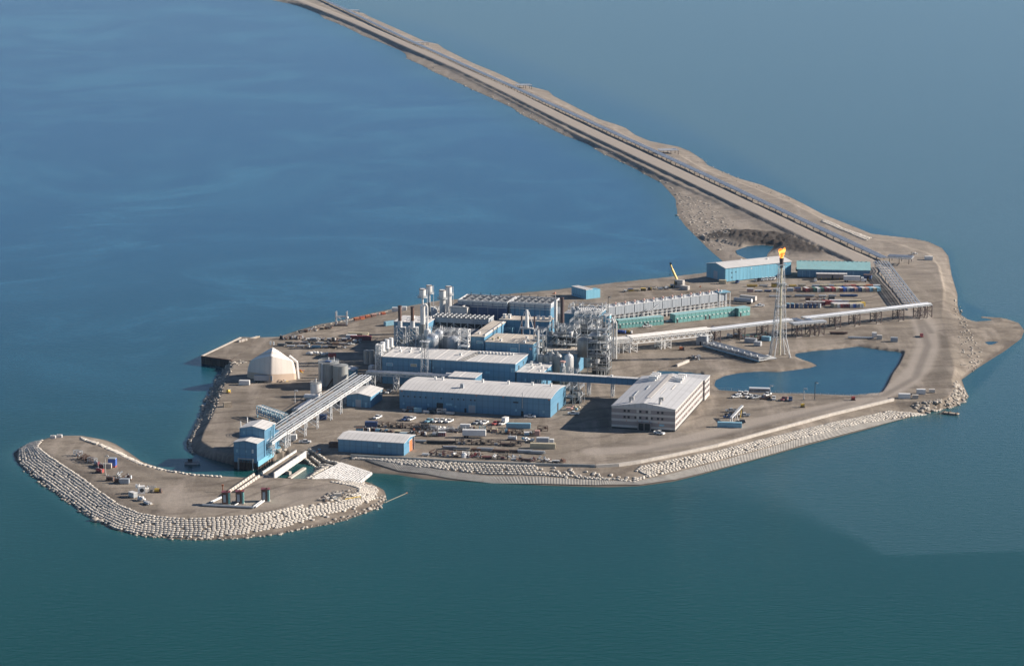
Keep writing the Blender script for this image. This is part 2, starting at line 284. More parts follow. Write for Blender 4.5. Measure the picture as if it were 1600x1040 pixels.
def height(X, Y):
    X = np.asarray(X, float); Y = np.asarray(Y, float)
    zc = np.interp(Y, [1640, 1800], [4.0, 2.6])
    h1, dw1, iw1 = land(X, Y, PW1, PC1, zc)
    tt = np.clip(h1 / zc, 0, 1); sm_ = np.clip((tt - .82) / .18, 0, 1); cw = np.clip((Y - 1600) / 80, 0, 1)
    h1 = np.where(iw1, h1 * (1 - cw) + cw * zc * (0.72 * tt + 0.28 * sm_ * sm_ * (3 - 2 * sm_)), h1)
    h2, dw2, iw2 = land(X, Y, PW2, PC2, 4.0)
    iw3 = inside(X, Y, PW3); dw3 = seg_dist(X, Y, PW3)
    h3 = np.where(iw3, np.minimum(1.0, dw3 * 0.4), -dw3 * 0.4)
    h = np.maximum(np.maximum(h1, h2), h3)
    dr = seg_dist(X, Y, PRD, False)
    rz_ = np.interp(Y, [1640, 1760], [4.4, 4.1]); road = rz_ - np.maximum(0, dr - 8.0) / 1.2
    h = np.maximum(h, np.where(dr < 20, road, -99))
    low = 1.5 * np.clip((2.7 - np.abs(h - 1.6)) / 2.0, 0, 1) * (h > 0.3) * np.clip((Y - 1250) / 200, 0, 1)
    h = h + low * 0.28 * wob(X, Y, 7.0)
    for (mx, my), r, mh in MOUND:
        dd = np.hypot(X - mx, (Y - my) * 0.75)
        h = np.maximum(h, np.where(dd < r * 1.5, 1.4 + mh * (1 - (dd / (r * 1.5)) ** 2) * (0.75 + 0.35 * wob(X, Y, 3.3, 1) + .3 * wob(X, Y, 1.3, 3)), -99))
    il = inside(X, Y, PLAG); dl = seg_dist(X, Y, PLAG)
    ls_ = np.interp(X / Y, [.135, .148], [.22, .9]); h = np.where(il, 3.0 - np.minimum(4.0, dl * .5), np.where(dl < 5, np.minimum(h, 3.0 + dl * ls_), h))
    it_ = inside(X, Y, PTR); h = np.where(it_, 4.0 - np.minimum(1.3, seg_dist(X, Y, PTR) * .7), h)
    for pp in (PPOND, PSP):
        ip = inside(X, Y, pp); dp = seg_dist(X, Y, pp)
        h = np.where(ip, np.minimum(h, 0.6 - dp * 0.2), np.where(dp < 6, np.minimum(h, 0.6 + dp * 0.35), h))
    return h
def hz(x, y): return float(height(np.array([x]), np.array([y]))[0])
# ---------------------------------------------------------------- ground sheet
def lattice(xs, ys, z0=0.0):
    PX, PY = np.meshgrid(xs, ys)
    a = (PX - CX) / F; b = -(PY - CY) / F
    dy = math.cos(TILT) + b * math.sin(TILT); dz = -math.sin(TILT) + b * math.cos(TILT); t = (z0 - CAMH) / dz
    return a * t, dy * t
def grid_mesh(name, X, Y, Z, keep, material, attrs=()):
    ny, nx = X.shape; idx = np.arange(ny * nx).reshape(ny, nx)
    q = np.stack([idx[1:, :-1], idx[1:, 1:], idx[:-1, 1:], idx[:-1, :-1]], -1).reshape(-1, 4)
    kk = (keep[1:, :-1] | keep[1:, 1:] | keep[:-1, 1:] | keep[:-1, :-1]).reshape(-1); q = q[kk]
    used = np.unique(q); rm = np.full(ny * nx, -1); rm[used] = np.arange(len(used)); q = rm[q]
    co = np.stack([X.ravel()[used], Y.ravel()[used], Z.ravel()[used]], 1)
    me = bpy.data.meshes.new(name); me.vertices.add(len(co)); me.vertices.foreach_set('co', co.ravel())
    me.loops.add(q.size); me.loops.foreach_set('vertex_index', q.ravel().astype(np.int32))
    me.polygons.add(len(q)); me.polygons.foreach_set('loop_start', np.arange(0, q.size, 4, dtype=np.int32))
    me.polygons.foreach_set('use_smooth', np.ones(len(q), bool))
    me.update(calc_edges=True); me.materials.append(material)
    for an, av in attrs:
        at = me.attributes.new(an, 'FLOAT', 'POINT'); at.data.foreach_set('value', av.ravel()[used].astype(np.float32))
    o = bpy.data.objects.new(name, me); COL.objects.link(o); return o
def ground_material():
    m = bpy.data.materials.new('gravel_ground'); m.use_nodes = True; t = m.node_tree; b = t.nodes['Principled BSDF']
    b.inputs['Roughness'].default_value = 0.95; b.inputs['Specular IOR Level'].default_value = 0.15
    tc = nn(t, 'ShaderNodeTexCoord'); L = t.links
    def noise(sc, det, ro=0.6, mapping=None):
        n = nn(t, 'ShaderNodeTexNoise'); n.inputs['Scale'].default_value = sc; n.inputs['Detail'].default_value = det; n.inputs['Roughness'].default_value = ro
        if mapping:
            mp = nn(t, 'ShaderNodeMapping'); mp.inputs['Scale'].default_value = mapping[0]; mp.inputs['Rotation'].default_value = (0, 0, mapping[1])
            L.new(tc.outputs['Object'], mp.inputs[0]); L.new(mp.outputs[0], n.inputs[0])
        else: L.new(tc.outputs['Object'], n.inputs[0])
        return n.outputs[0]
    def ramp(src, a, ca, c, cc):
        r = nn(t, 'ShaderNodeValToRGB'); r.color_ramp.elements[0].position = a; r.color_ramp.elements[1].position = c
        r.color_ramp.elements[0].color = (*ca, 1); r.color_ramp.elements[1].color = (*cc, 1); L.new(src, r.inputs[0]); return r.outputs[0]
    def mix(f, a, bb, mode='MIX'):
        x = nn(t, 'ShaderNodeMixRGB', blend_type=mode)
        for i, v in ((0, f), (1, a), (2, bb)):
            if isinstance(v, (int, float)): x.inputs[i].default_value = v
            elif isinstance(v, tuple): x.inputs[i].default_value = (*v, 1)
            else: L.new(v, x.inputs[i])
        return x.outputs[0]
    def attr(n):
        a = nn(t, 'ShaderNodeAttribute'); a.attribute_name = n; return a.outputs['Fac']
    base = ramp(noise(0.025, 8, 0.62), 0.34, (0.200, 0.170, 0.136), 0.66, (0.285, 0.245, 0.198))
    trk = noise(0.045, 8, 0.7, ((0.5, 1.7, 1), R(-14)))
    base = mix(ramp(trk, 0.44, (0, 0, 0), 0.60, (0.85,) * 3), base, (0.150, 0.124, 0.098))
    trk2 = noise(0.035, 6, 0.6, ((2.8, 0.4, 1), R(20)))
    base = mix(ramp(trk2, 0.5, (0, 0, 0), 0.66, (0.6,) * 3), base, (0.35, 0.30, 0.25))
    wv = nn(t, 'ShaderNodeTexWave'); wv.inputs['Scale'].default_value = 0.035; wv.inputs['Distortion'].default_value = 14; wv.inputs['Detail'].default_value = 3; wv.inputs['Detail Scale'].default_value = 0.35
    mp9 = nn(t, 'ShaderNodeMapping'); mp9.inputs['Rotation'].default_value = (0, 0, R(70)); mp9.inputs['Scale'].default_value = (1, .5, 1); L.new(tc.outputs['Object'], mp9.inputs[0]); L.new(mp9.outputs[0], wv.inputs[0])
    ru = ramp(wv.outputs[0], 0.86, (0, 0, 0), 0.97, (0.55,) * 3); ms = ramp(noise(0.012, 3), 0.45, (0, 0, 0), 0.6, (1, 1, 1))
    mm_ = nn(t, 'ShaderNodeMath', operation='MULTIPLY'); L.new(ru, mm_.inputs[0]); L.new(ms, mm_.inputs[1]); base = mix(mm_.outputs[0], base, (0.125, 0.102, 0.083))
    fine = noise(0.55, 8, 0.8); base = mix(0.55, base, ramp(fine, 0.3, (0.55,) * 3, 0.7, (1.45,) * 3), 'MULTIPLY')
    base = mix(attr('pale'), base, (0.36, 0.315, 0.27))
    base = mix(attr('mud'), base, (0.062, 0.052, 0.045))
    base = mix(attr('wet'), base, (0.11, 0.09, 0.075))
    L.new(base, b.inputs['Base Color'])
    bp = nn(t, 'ShaderNodeBump'); bp.inputs['Strength'].default_value = 0.5; bp.inputs['Distance'].default_value = 0.5
    L.new(noise(0.6, 8, 0.7), bp.inputs['Height']); L.new(bp.outputs[0], b.inputs['Normal']); return m
xs = np.arange(-20, 1620, 1.8); ys = np.concatenate([np.arange(-64, 330, 0.8), np.arange(330, 420, 1.4), np.arange(420, 905, 1.9)])
GX, GY = lattice(xs, ys); GZ = height(GX, GY)
dsh = np.minimum(seg_dist(GX, GY, PW1), seg_dist(GX, GY, PW2))
far_ = GY > 1500; wet = np.clip(1.0 - (GZ - np.where(far_, .05, .25)) / np.where(far_, .2, .5), 0, 1) * np.where(far_, .5, .8)
wet = np.maximum(wet, np.clip((1.2 - seg_dist(GX, GY, PLAG)) / .6, 0, .7))
drd = seg_dist(GX, GY, PRD, False)
pale = np.maximum(np.clip((8.2 - drd) / 1.0, 0, 1) * 0.85, np.clip((GY - 1650) / 100, 0, 1) * .3)
mud = np.zeros(GX.shape)
for (mx, my), r, mh in MOUND:
    dd = np.hypot(GX - mx, (GY - my) * 0.75); mud = np.maximum(mud, np.clip((1.4 - dd / r) * 2, 0, 1) * 1.0)
mud *= (drd > 11)
def path_mask(pts, z, hw, soft, amt): return np.clip((hw - seg_dist(GX, GY, poly(pts, z), False)) / soft, 0, 1) * amt
loop_rd = [(1372,418),(1395,440),(1420,470),(1446,510),(1450,540),(1436,575),(1410,600),(1370,620),(1310,634),(1200,655),(1100,680),(1020,700),(930,705)]
pale = np.maximum(pale, path_mask(loop_rd, 4, 8.5, 3, 0.72))
pale = np.maximum(pale, path_mask([(1150,660),(1210,650),(1260,645)], 4, 14, 10, 0.25))
pale = np.maximum(pale, path_mask([(1010,690),(1060,660)], 4, 14, 10, 0.35))
pale = np.maximum(pale, path_mask([(250,770),(330,790),(450,780),(520,765)], 4, 16, 10, 0.4))
mud = np.maximum(mud, path_mask([(945,697),(1000,690),(1080,668),(1120,640)], 4, 5, 5, 0.28))
mud = np.maximum(mud, path_mask([(470,640),(420,600),(380,620),(350,680)], 4, 7, 6, 0.22))
mud = np.maximum(mud, path_mask([(980,540),(930,575),(900,600)], 4, 8, 8, 0.3))
mud = np.maximum(mud, path_mask([(1080,455),(1190,440),(1390,410)], 4, 6, 6, 0.2))
for k in range(26):
    a_ = random.uniform(0, 1); cx_, cy_ = 430 + 880 * a_, random.uniform(470, 690); l_ = random.uniform(30, 120); sl_ = random.choice((-.06, -.1, .05, -.5, .35))
    m_ = path_mask([(cx_ - l_, cy_ - l_ * sl_), (cx_, cy_ + random.uniform(-3, 3)), (cx_ + l_, cy_ + l_ * sl_)], 4, random.uniform(1.5, 4), 3, random.uniform(.15, .4))
    if k % 3: mud = np.maximum(mud, m_)
    else: pale = np.maximum(pale, m_)
for pts_, hw_, am_ in (([(60,705),(100,722),(150,755),(200,790),(250,798)], 4, .4), ([(150,700),(250,745),(380,760),(500,765)], 3, .25), ([(1180,640),(1260,625),(1380,618),(1430,590),(1450,540),(1436,500)], 1.2, .4), ([(1000,706),(1100,688),(1200,662),(1330,630)], 2.2, .35), ([(1480,470),(1478,560),(1460,600)], 4, .3), ([(1405,450),(1425,480),(1455,520)], 1.2, .4)):
    mud = np.maximum(mud, path_mask(pts_, 4, hw_ + 2, hw_ + 1, am_))
mud *= (GZ > 0.5)
MT['gravel'] = ground_material()
ground = grid_mesh('ground', GX, GY, GZ - 0.0, GZ > -1.6, MT['gravel'], (('wet', wet), ('pale', pale), ('mud', mud)))
tag(ground, 'grey brown gravel island, headland and causeway', kind='structure')
# ---------------------------------------------------------------- water
def water_material(name, shallow=0.0):
    m = bpy.data.materials.new(name); m.use_nodes = True; t = m.node_tree; b = t.nodes['Principled BSDF']; L = t.links
    b.inputs['Roughness'].default_value = 0.22; b.inputs['IOR'].default_value = 1.33; b.inputs['Specular IOR Level'].default_value = 0.36; b.inputs['Specular Tint'].default_value = (0.72, 0.9, 1.0, 1)
    tc = nn(t, 'ShaderNodeTexCoord')
    def noise(sc, det, ms, rz=0.0, ro=0.55, dist=0.0):
        mp = nn(t, 'ShaderNodeMapping'); mp.inputs['Scale'].default_value = ms; mp.inputs['Rotation'].default_value = (0, 0, rz)
        n = nn(t, 'ShaderNodeTexNoise'); n.inputs['Scale'].default_value = sc; n.inputs['Detail'].default_value = det; n.inputs['Roughness'].default_value = ro
        n.inputs['Distortion'].default_value = dist
        L.new(tc.outputs['Object'], mp.inputs[0]); L.new(mp.outputs[0], n.inputs[0]); return n.outputs[0]
    def ramp(src, a, ca, c, cc):
        r = nn(t, 'ShaderNodeValToRGB'); r.color_ramp.elements[0].position = a; r.color_ramp.elements[1].position = c
        r.color_ramp.elements[0].color = (*ca, 1); r.color_ramp.elements[1].color = (*cc, 1); L.new(src, r.inputs[0]); return r.outputs[0]
    def mix(f, a, bb):
        x = nn(t, 'ShaderNodeMixRGB')
        for i, v in ((0, f), (1, a), (2, bb)):
            if isinstance(v, (int, float)): x.inputs[i].default_value = v
            elif isinstance(v, tuple): x.inputs[i].default_value = (*v, 1)
            else: L.new(v, x.inputs[i])
        return x.outputs[0]
    def attr(n):
        a = nn(t, 'ShaderNodeAttribute'); a.attribute_name = n; return a.outputs['Fac']
    if name == 'lagoon_water':
        base = ramp(noise(0.02, 4, (1, 1, 1)), 0.35, (0.006, 0.062, 0.105), 0.7, (0.012, 0.08, 0.12))
    else:
        base = ramp(noise(0.004, 6, (1, 0.5, 1), 0.3), 0.35, (0.002, 0.050, 0.040), 0.7, (0.003, 0.060, 0.048))
        base = mix(attr('deep'), base, (0.003, 0.074, 0.172))
        st = ramp(noise(0.0032, 8, (1.0, 0.8, 1), R(25), 0.6, 1.2), 0.49, (0, 0, 0), 0.62, (0.7, 0.7, 0.7))
        st2 = ramp(noise(0.011, 6, (0.8, 0.7, 1), R(-20), 0.65, 0.8), 0.5, (0, 0, 0), 0.68, (0.6, 0.6, 0.6))
        sx = nn(t, 'ShaderNodeMixRGB', blend_type='LIGHTEN'); sx.inputs[0].default_value = 1; L.new(st, sx.inputs[1]); L.new(st2, sx.inputs[2]); st = sx.outputs[0]
        ml = nn(t, 'ShaderNodeMath', operation='MULTIPLY'); L.new(attr('streak'), ml.inputs[0]); L.new(st, ml.inputs[1])
        base = mix(ml.outputs[0], base, (0.03, 0.155, 0.25))
        base = mix(attr('turbid'), base, (0.055, 0.125, 0.145))
        base = mix(attr('shoal'), base, (0.03, 0.11, 0.115))
    L.new(base, b.inputs['Base Color'])
    bp = nn(t, 'ShaderNodeBump'); bp.inputs['Strength'].default_value = 0.5; bp.inputs['Distance'].default_value = 0.4
    L.new(noise(0.3, 6, (0.6, 1.3, 1), R(8), 0.6), bp.inputs['Height']); L.new(bp.outputs[0], b.inputs['Normal'])
    return m
wx = np.concatenate([np.arange(-2500, -60, 80), np.arange(-60, 1660, 6), np.arange(1660, 4200, 80)])
wy = np.concatenate([np.arange(-205, -20, 5), np.arange(-20, 1060, 4), np.arange(1060, 2600, 60)])
WX, WY = lattice(wx, wy)
side = poly([(-400,-205),(250,-75),(430,0),(570,50),(800,168),(940,240),(1060,340),(1128,410),(980,440),(780,462),(600,492),(520,508),(440,530),(330,560),(300,640),(-200,640),(-2500,640),(-2500,-205)], 0)
deep = np.where(inside(WX, WY, side), np.clip(seg_dist(WX, WY, side) / 60 + .35, 0, 1), 0)
py = np.repeat(wy[:, None], len(wx), 1)
depthfac = np.interp(WY, [880, 1150, 1500, 1900, 2600], [0.03, 0.10, 0.5, 0.85, 1.0])
deepA = np.clip(depthfac, 0, 1) * np.where(deep > 0, 1.0, 0.85)
tp = poly([(960,758),(1040,772),(1110,782),(1180,800),(1240,812),(1290,832),(1335,846),(1362,861),(1380,868),(1430,869),(1480,866),(1540,864),(1600,862),(1800,858),(4200,700),(4200,-205),(300,-205),(430,0),(600,45),(800,130),(960,190),(1106,256),(1300,340),(1480,390),(1500,470),(1600,520),(1500,630),(1300,680)], 0)
turb = np.where(inside(WX, WY, tp), np.clip(seg_dist(WX, WY, tp) / np.interp(WX / np.maximum(WY, 1), [.03, .09, .125, .15], [110, 60, 16, 4]), 0, 1) * 0.85, 0)
turb = turb * np.interp(WY, [900, 1400, 1700], [0.27, 0.7, 1.0])
streak = np.where(deep > 0, 0.8, 0.12) * np.clip((WY - 1250) / 400, 0, 1)
shoal = np.clip(1 - np.minimum(seg_dist(WX, WY, PW1), seg_dist(WX, WY, PW2)) / np.interp(WY, [1100, 1600, 2500], [10, 20, 60]), 0, 1) ** 1.5 * 0.5
water = grid_mesh('sea_water', WX, WY, np.zeros(WX.shape), np.ones(WX.shape, bool), water_material('sea_water'),
                  (('deep', deepA), ('turbid', turb), ('streak', streak), ('shoal', shoal)))
tag(water, 'calm blue green sea around the island', kind='structure')
def pool(name, pts, z, label, grow):
    c = pts.mean(0); v = [(c[0] + (x - c[0]) * grow, c[1] + (y - c[1]) * grow, z) for x, y in pts]
    mb = MB().add(v, [tuple(range(len(v)))], MT['lag']); o = mb.build(name); tag(o, label, kind='structure')
MT['lag'] = water_material('lagoon_water')
pool('lagoon_water', PLAG, 2.96, 'still dark blue lagoon inside the island', 1.0)
MT['lag2'] = MT['lag']
pool('pond_water', PPOND, 0.58, 'small blue pond on the low gravel beach', 1.02)
pool('trench_water', PTR, 3.3, 'strip of dark standing water behind the accommodation block', 0.98)
pool('puddle_water', PSP, 0.58, 'puddle on the gravel spit', 1.05)
# ================================================================ large structures on the plant grid
def T(name, label, cat, b, a, z=4.0, group=None, rot=None):
    return thing(name, label, cat, W(b, a, z), GR if rot is None else rot, group)
def rb(fl, fr, bk, z):
    b0, a0 = g(fl[0], fl[1], z); b1, a2 = g(fr[0], fr[1], z); _, a1 = g(bk[0], bk[1], z)
    return b0, b1, (a0 + a2) / 2, a1
def part(t, name, fn, label=None):
    mb = MB(); fn(mb); return mb.build(name, t, label)
def panel(t, name, side, w_, d, pos, z, pw, ph, m, frame=None, off=0.06, label=None):
    """a door, window or louvre set in a frame on one wall of a w_ x d hall"""
    mb = MB(); o = off
    if side == 'front': mb.box(pos, -o, z, pos + pw, -0.004, z + ph, m)
    elif side == 'right': mb.box(w_ + 0.004, pos, z, w_ + o, pos + pw, z + ph, m)
    elif side == 'left': mb.box(-o, pos, z, -0.004, pos + pw, z + ph, m)
    else: mb.box(pos, d + 0.004, z, pos + pw, d + o, z + ph, m)
    p_ = mb.build(name, t, label)
    if frame:
        fb = MB(); e = 0.14
        if side == 'front':
            for q in ((pos - e, z, pos, z + ph + e), (pos + pw, z, pos + pw + e, z + ph + e), (pos, z + ph, pos + pw, z + ph + e)): fb.box(q[0], -o - .05, q[1], q[2], -0.004, q[3], frame)
        elif side == 'right':
            for q in ((pos - e, z, pos, z + ph + e), (pos + pw, z, pos + pw + e, z + ph + e), (pos, z + ph, pos + pw, z + ph + e)): fb.box(w_ + 0.004, q[0], q[1], w_ + o + .05, q[2], q[3], frame)
        else:
            for q in ((pos - e, z, pos, z + ph + e), (pos + pw, z, pos + pw + e, z + ph + e)): fb.box(pos, d + .004, z, pos + .1, d + .1, z + ph, frame)
        fb.build('frame', p_)
    return p_
def roof_unit(t, x, y, z, s=1.2, h=1.2, m='white', name='roof_vent'):
    mb = MB(); mb.box(x - s * .38, y - s * .38, z - 0.3, x + s * .38, y + s * .38, z + h * .75, m)
    mb.box(x - s / 2, y - s / 2, z + h * .75, x + s / 2, y + s / 2, z + h, m); return mb.build(name, t)
def gooseneck(t, x, y, z, h=1.8, r=0.4, m='white'):
    mb = MB(); mb.cyl((x, y, z - .3), (x, y, z + h), r, m, 10); mb.cyl((x, y, z + h - r * .2), (x + r * 2.4, y, z + h - r * .2), r * .95, m, 10)
    mb.cyl((x + r * 2.4, y, z + h + r * .5), (x + r * 2.4, y, z + h - r * 2), r * .9, m, 10); return mb.build('roof_vent', t)
def flatbox(t, w_, d, h, wall, roofm, para=0.35, z0=0.0, wname='wall', rname='roof'):
    part(t, wname, lambda m: m.box(0, 0, z0, w_, d, h, wall))
    def rf(m):
        m.box(-.25, -.25, h + .003, w_ + .25, d + .25, h + para, roofm)
        for i in range(1, int(w_ // 6)): m.box(i * 6 - .07, -.2, h + para, i * 6 + .07, d + .2, h + para + .12, roofm)
    part(t, rname, rf)
def gable_hall(t, w_, d, he, hr, wall, roofm, axis='x', ov=.45, z0=0.0):
    part(t, 'wall', lambda m: m.gable(0, 0, w_, d, z0, he, hr, wall, axis))
    part(t, 'roof', lambda m: m.gable_roof(0, 0, w_, d, he, hr, roofm, axis, ov))
def lattice(mb, b0, b1, lv, m, tl=.3, tb=.2, x=True):
    """b0/b1: matching corner lists at foot and head"""
    n = len(b0); L = [[Vector(b0[i]).lerp(Vector(b1[i]), k / lv) for i in range(n)] for k in range(lv + 1)]
    for i in range(n): mb.bar(b0[i], b1[i], tl, m)
    for k in range(lv + 1):
        if k > 0:
            for i in range(n): mb.bar(L[k][i], L[k][(i + 1) % n], tb, m)
    for k in range(lv):
        for i in range(n):
            j = (i + 1) % n
            if (k + i) % 2 or x == 2: mb.bar(L[k][i], L[k + 1][j], tb, m)
            if not (k + i) % 2 or x == 2: mb.bar(L[k][j], L[k + 1][i], tb, m)
    return mb
def rect(x0, y0, x1, y1, z): return [(x0, y0, z), (x1, y0, z), (x1, y1, z), (x0, y1, z)]
def handrail(mb, pts, h, m='steel', t=.1, closed=True):
    n = len(pts)
    for i in range(n if closed else n - 1):
        p = Vector(pts[i]); q = Vector(pts[(i + 1) % n]); k = max(1, int((q - p).length / 3))
        for hh in (h, h * .5): mb.bar(p + Vector((0, 0, hh)), q + Vector((0, 0, hh)), t, m)
        for j in range(k): e = p.lerp(q, j / k); mb.bar(e, e + Vector((0, 0, h)), t, m)
# ---- living quarters
t = T('accommodation_block', 'three storey accommodation block with taupe and cream banded walls and a pale grey roof', 'building', 0, 2)
aw, ad, ah, ar = 32.8, 72.5, 11.4, 13.8
def _w(m):
    m.box(0.25, 0.25, -.5, aw - .25, ad - .25, 0.9, 'dark')
    bands = [(0.9, 2.1, 'accband'), (2.1, 4.1, 'accwall'), (4.1, 5.3, 'accband'), (5.3, 7.2, 'accwall'), (7.2, 8.4, 'accband'), (8.4, 10.4, 'accwall'), (10.4, ah, 'accband')]
    for a, b, mt in bands: m.box(0, 0, a, aw, ad, b, mt)
    m.gable(0, 0, aw, ad, ah, ah + .01, ar, 'accroof', 'y')
part(t, 'wall', _w)
part(t, 'roof', lambda m: m.gable_roof(0, 0, aw, ad, ah, ar, 'accroof', 'y', .3, .3))
for fl, z in enumerate((2.6, 5.7, 8.9)):
    for i in range(17):
        if fl == 0 and i % 4 == 3: continue
        wp = panel(t, 'window', 'right', aw, ad, 3 + i * 4.0, z, 1.5, 1.1, 'glass', 'accband')
for fl, z in enumerate((5.7, 8.9)):
    for x in ((6.2, 8.3, 14.3, 17.6, 23.4, 25.6) if fl else (6.2, 8.3, 11.8, 14.3, 17.6, 20.2, 23.4, 25.6)):
        panel(t, 'window', 'front', aw, ad, x, z, 1.1, 1.2, 'glass', None)
    for x in (12.9, 19.0): panel(t, 'wall_panel', 'front', aw, ad, x, z - .2, 1.2, 1.8, 'accband', None)
def _e(m):
    m.box(13.8, -1.6, 0, 14.1, 0, 3.9, 'accwall'); m.box(20.2, -1.6, 0, 20.5, 0, 3.9, 'accwall'); m.box(13.6, -1.8, 3.9, 20.7, 0, 4.2, 'accwall')
    m.box(14.1, -.3, 0.2, 20.2, -.05, 3.9, 'dark'); m.box(16.9, -1.5, 0, 17.2, -.3, 3.9, 'accwall')
part(t, 'entrance_porch', _e)
panel(t, 'window', 'front', aw, ad, 24.6, 2.6, 2.6, 1.0, 'ltblue')
for x in (7.6, 13.2, 15.6, 19.4, 24.2): part(t, 'wall_light', lambda m: m.box(x, -.3, 4.3, x + .35, -.005, 4.65, 'orange'))
for x, y in ((8.5, 5), (24, 4)): gooseneck(t, x, y, ah + ar * .0 + (.9 if x < 10 else 1.6), 3.2, .65, 'accband')
for x, y in ((8.8, 57), (8.8, 61), (8.8, 65.5), (22.5, 57), (22.5, 61), (22.5, 65.5)):
    def _a(m): m.box(x - 1.7, y - 1.0, ah + .8, x + 1.7, y + 1.0, ah + 4.2, 'white'); m.box(x + 1.7, y - .9, ah + 2.6, x + 2.7, y + .9, ah + 4.1, 'white')
    part(t, 'air_handler', _a)
part(t, 'ridge_walkway', lambda m: m.box(15.2, 12, ar + .3, 17.6, 70, ar + .42, 'accband'))
part(t, 'roof_duct', lambda m: (m.bar((7, 20, ah + 1.6), (7, 32, ah + 1.6), .3, 'galv'), m.bar((10.5, 34, ah + 2.1), (10.5, 44, ah + 2.1), .3, 'galv'), m.bar((20, 24, ah + 2.2), (20, 38, ah + 2.2), .25, 'accband'), m.bar((23, 38, ah + 1.9), (23, 49, ah + 1.9), .3, 'accband')))
t2 = T('accommodation_annex', 'short banded annex behind the far end of the accommodation block', 'building', 17, 76.2)
def _w(m):
    for a, b, mt in [(0, 2.1, 'accband'), (2.1, 4.1, 'accwall'), (4.1, 5.3, 'accband'), (5.3, 7.2, 'accwall'), (7.2, 8.4, 'accband'), (8.4, 9.8, 'accwall'), (9.8, 10.6, 'accband')]: m.box(0, 0, a, 16.6, 14, b, mt)
part(t2, 'wall', _w); part(t2, 'roof', lambda m: m.box(-.2, -.2, 10.603, 16.8, 14.2, 10.9, 'accroof'))
for z in (2.6, 5.7, 8.5):
    for i in range(3): panel(t2, 'window', 'right', 16.6, 14, 1.6 + i * 4.2, z, 1.6, 1.0, 'glass')
# ---- corridor to the plant
cz = 11.3 - 4
t = T('enclosed_walkway', 'long dark blue elevated walkway leading to the accommodation block', 'walkway', -61, 70.5)
part(t, 'wall', lambda m: m.box(0, 0, cz, 60.9, 3.2, cz + 3.5, 'blue'))
part(t, 'roof', lambda m: m.box(-.1, -.3, cz + 3.503, 60.9, 3.5, cz + 3.75, 'roof'))
for x in (1.5, 4.6, 32, 45): part(t, 'support', lambda m: lattice(m, rect(x, .3, x + 1.2, 2.9, 0), rect(x, .3, x + 1.2, 2.9, cz - .005), 2, 'steel', .35, .2))
roof_unit(t, 45, 1.6, cz + 3.75, 1.3, .9)
# ---- big warehouse with the bowed white roof
b0, b1, a0, a1 = -116.9, -35.5, 16.6, 48.5
t = T('maintenance_warehouse', 'wide blue warehouse with a bowed white roof behind the parked trucks', 'building', b0, a0)
w_, d, he = b1 - b0, 32.0, 9.9
def prof(n=10): return [(d * k / n, he + 1.5 * (1 - abs(2 * k / n - 1) ** 1.7)) for k in range(n + 1)]
def _w(m):
    m.box(0, 0, 0, w_, d, he, 'blue'); pr = prof()
    for x in (0.0, w_):
        vs = [(x, y, z) for y, z in pr] + [(x, d, he - .01), (x, 0, he - .01)]
        m.add(vs, [tuple(range(len(vs))) if x == 0 else tuple(range(len(vs)))[::-1]], 'blue')
part(t, 'wall', _w)
def _r(m):
    pr = [(-.4, he - .1)] + prof()[0:] + [(d + .4, he - .1)]; n = len(pr)
    vs = [(-.4, y, z + .02) for y, z in pr] + [(w_ + .4, y, z + .02) for y, z in pr] + [(-.4, y, z + .32) for y, z in pr] + [(w_ + .4, y, z + .32) for y, z in pr]
    fs = []
    for i in range(n - 1): fs += [(2 * n + i, 3 * n + i, 3 * n + i + 1, 2 * n + i + 1), (i, i + 1, n + i + 1, n + i), (i, 2 * n + i, 2 * n + i + 1, i + 1), (n + i, n + i + 1, 3 * n + i + 1, 3 * n + i)]
    fs += [(0, n, 3 * n, 2 * n), (n - 1, 3 * n - 1, 4 * n - 1, 2 * n - 1)]; m.add(vs, fs, 'roof')
part(t, 'roof', _r)
panel(t, 'door', 'front', w_, d, 20.2, 0, 3.6, 4.3, 'dark', 'blue2'); panel(t, 'door', 'front', w_, d, 37.6, 0, 3.6, 4.0, 'greywall', 'blue2')
panel(t, 'door', 'front', w_, d, 65.7, 0, 1.3, 2.6, 'dark'); panel(t, 'door', 'front', w_, d, 35.3, 0, 1.1, 2.2, 'dark'); panel(t, 'door', 'right', w_, d, 14, 0, 2.6, 4.4, 'dark')
panel(t, 'sign_board', 'front', w_, d, 25.3, 3.2, 3.4, 1.1, 'ltblue'); panel(t, 'window', 'front', w_, d, 61.5, 6.6, 2.8, .7, 'dark')
for x in (2, 4.4, 8, 11, 14, 18.4, 22.4, 28.4, 31.6, 34.6, 38.4, 40.6): panel(t, 'window', 'front', w_, d, x, 6.3, .7, .8, 'glass' if int(x) % 3 else 'accwall')
for x in (1.8, 15.2, 30, 77.2, 62.5): panel(t, 'louvre', 'front', w_, d, x, 2.2, 1.0, 1.2, 'ltblue')
for x in (1.2, 41.5, 56, 80.3): part(t, 'wall_light', lambda m: m.box(x, -.6, he - .75, x + .7, -.45, he - .25, 'orange'))
for x, y in ((13, 22), (17, 22.5), (39, 22), (53, 22), (66, 22), (76, 22)): roof_unit(t, x, y, he + 1.7, 1.2, 1.5)
def _s(m): m.box(31, 7, he + 1, 32.7, 8.7, he + 3.4, 'greywall')
part(t, 'roof_unit', _s); part(t, 'flue', lambda m: m.cyl((66.5, -.35, 4.2), (66.5, -.35, he + 2.5), .2, 'galv', 8))
t = T('white_roof_link', 'small flat white roofed link behind the bowed warehouse roof', 'building', -100, 49.2)
flatbox(t, 15, 13, 11.0, 'blue', 'roof', .25)
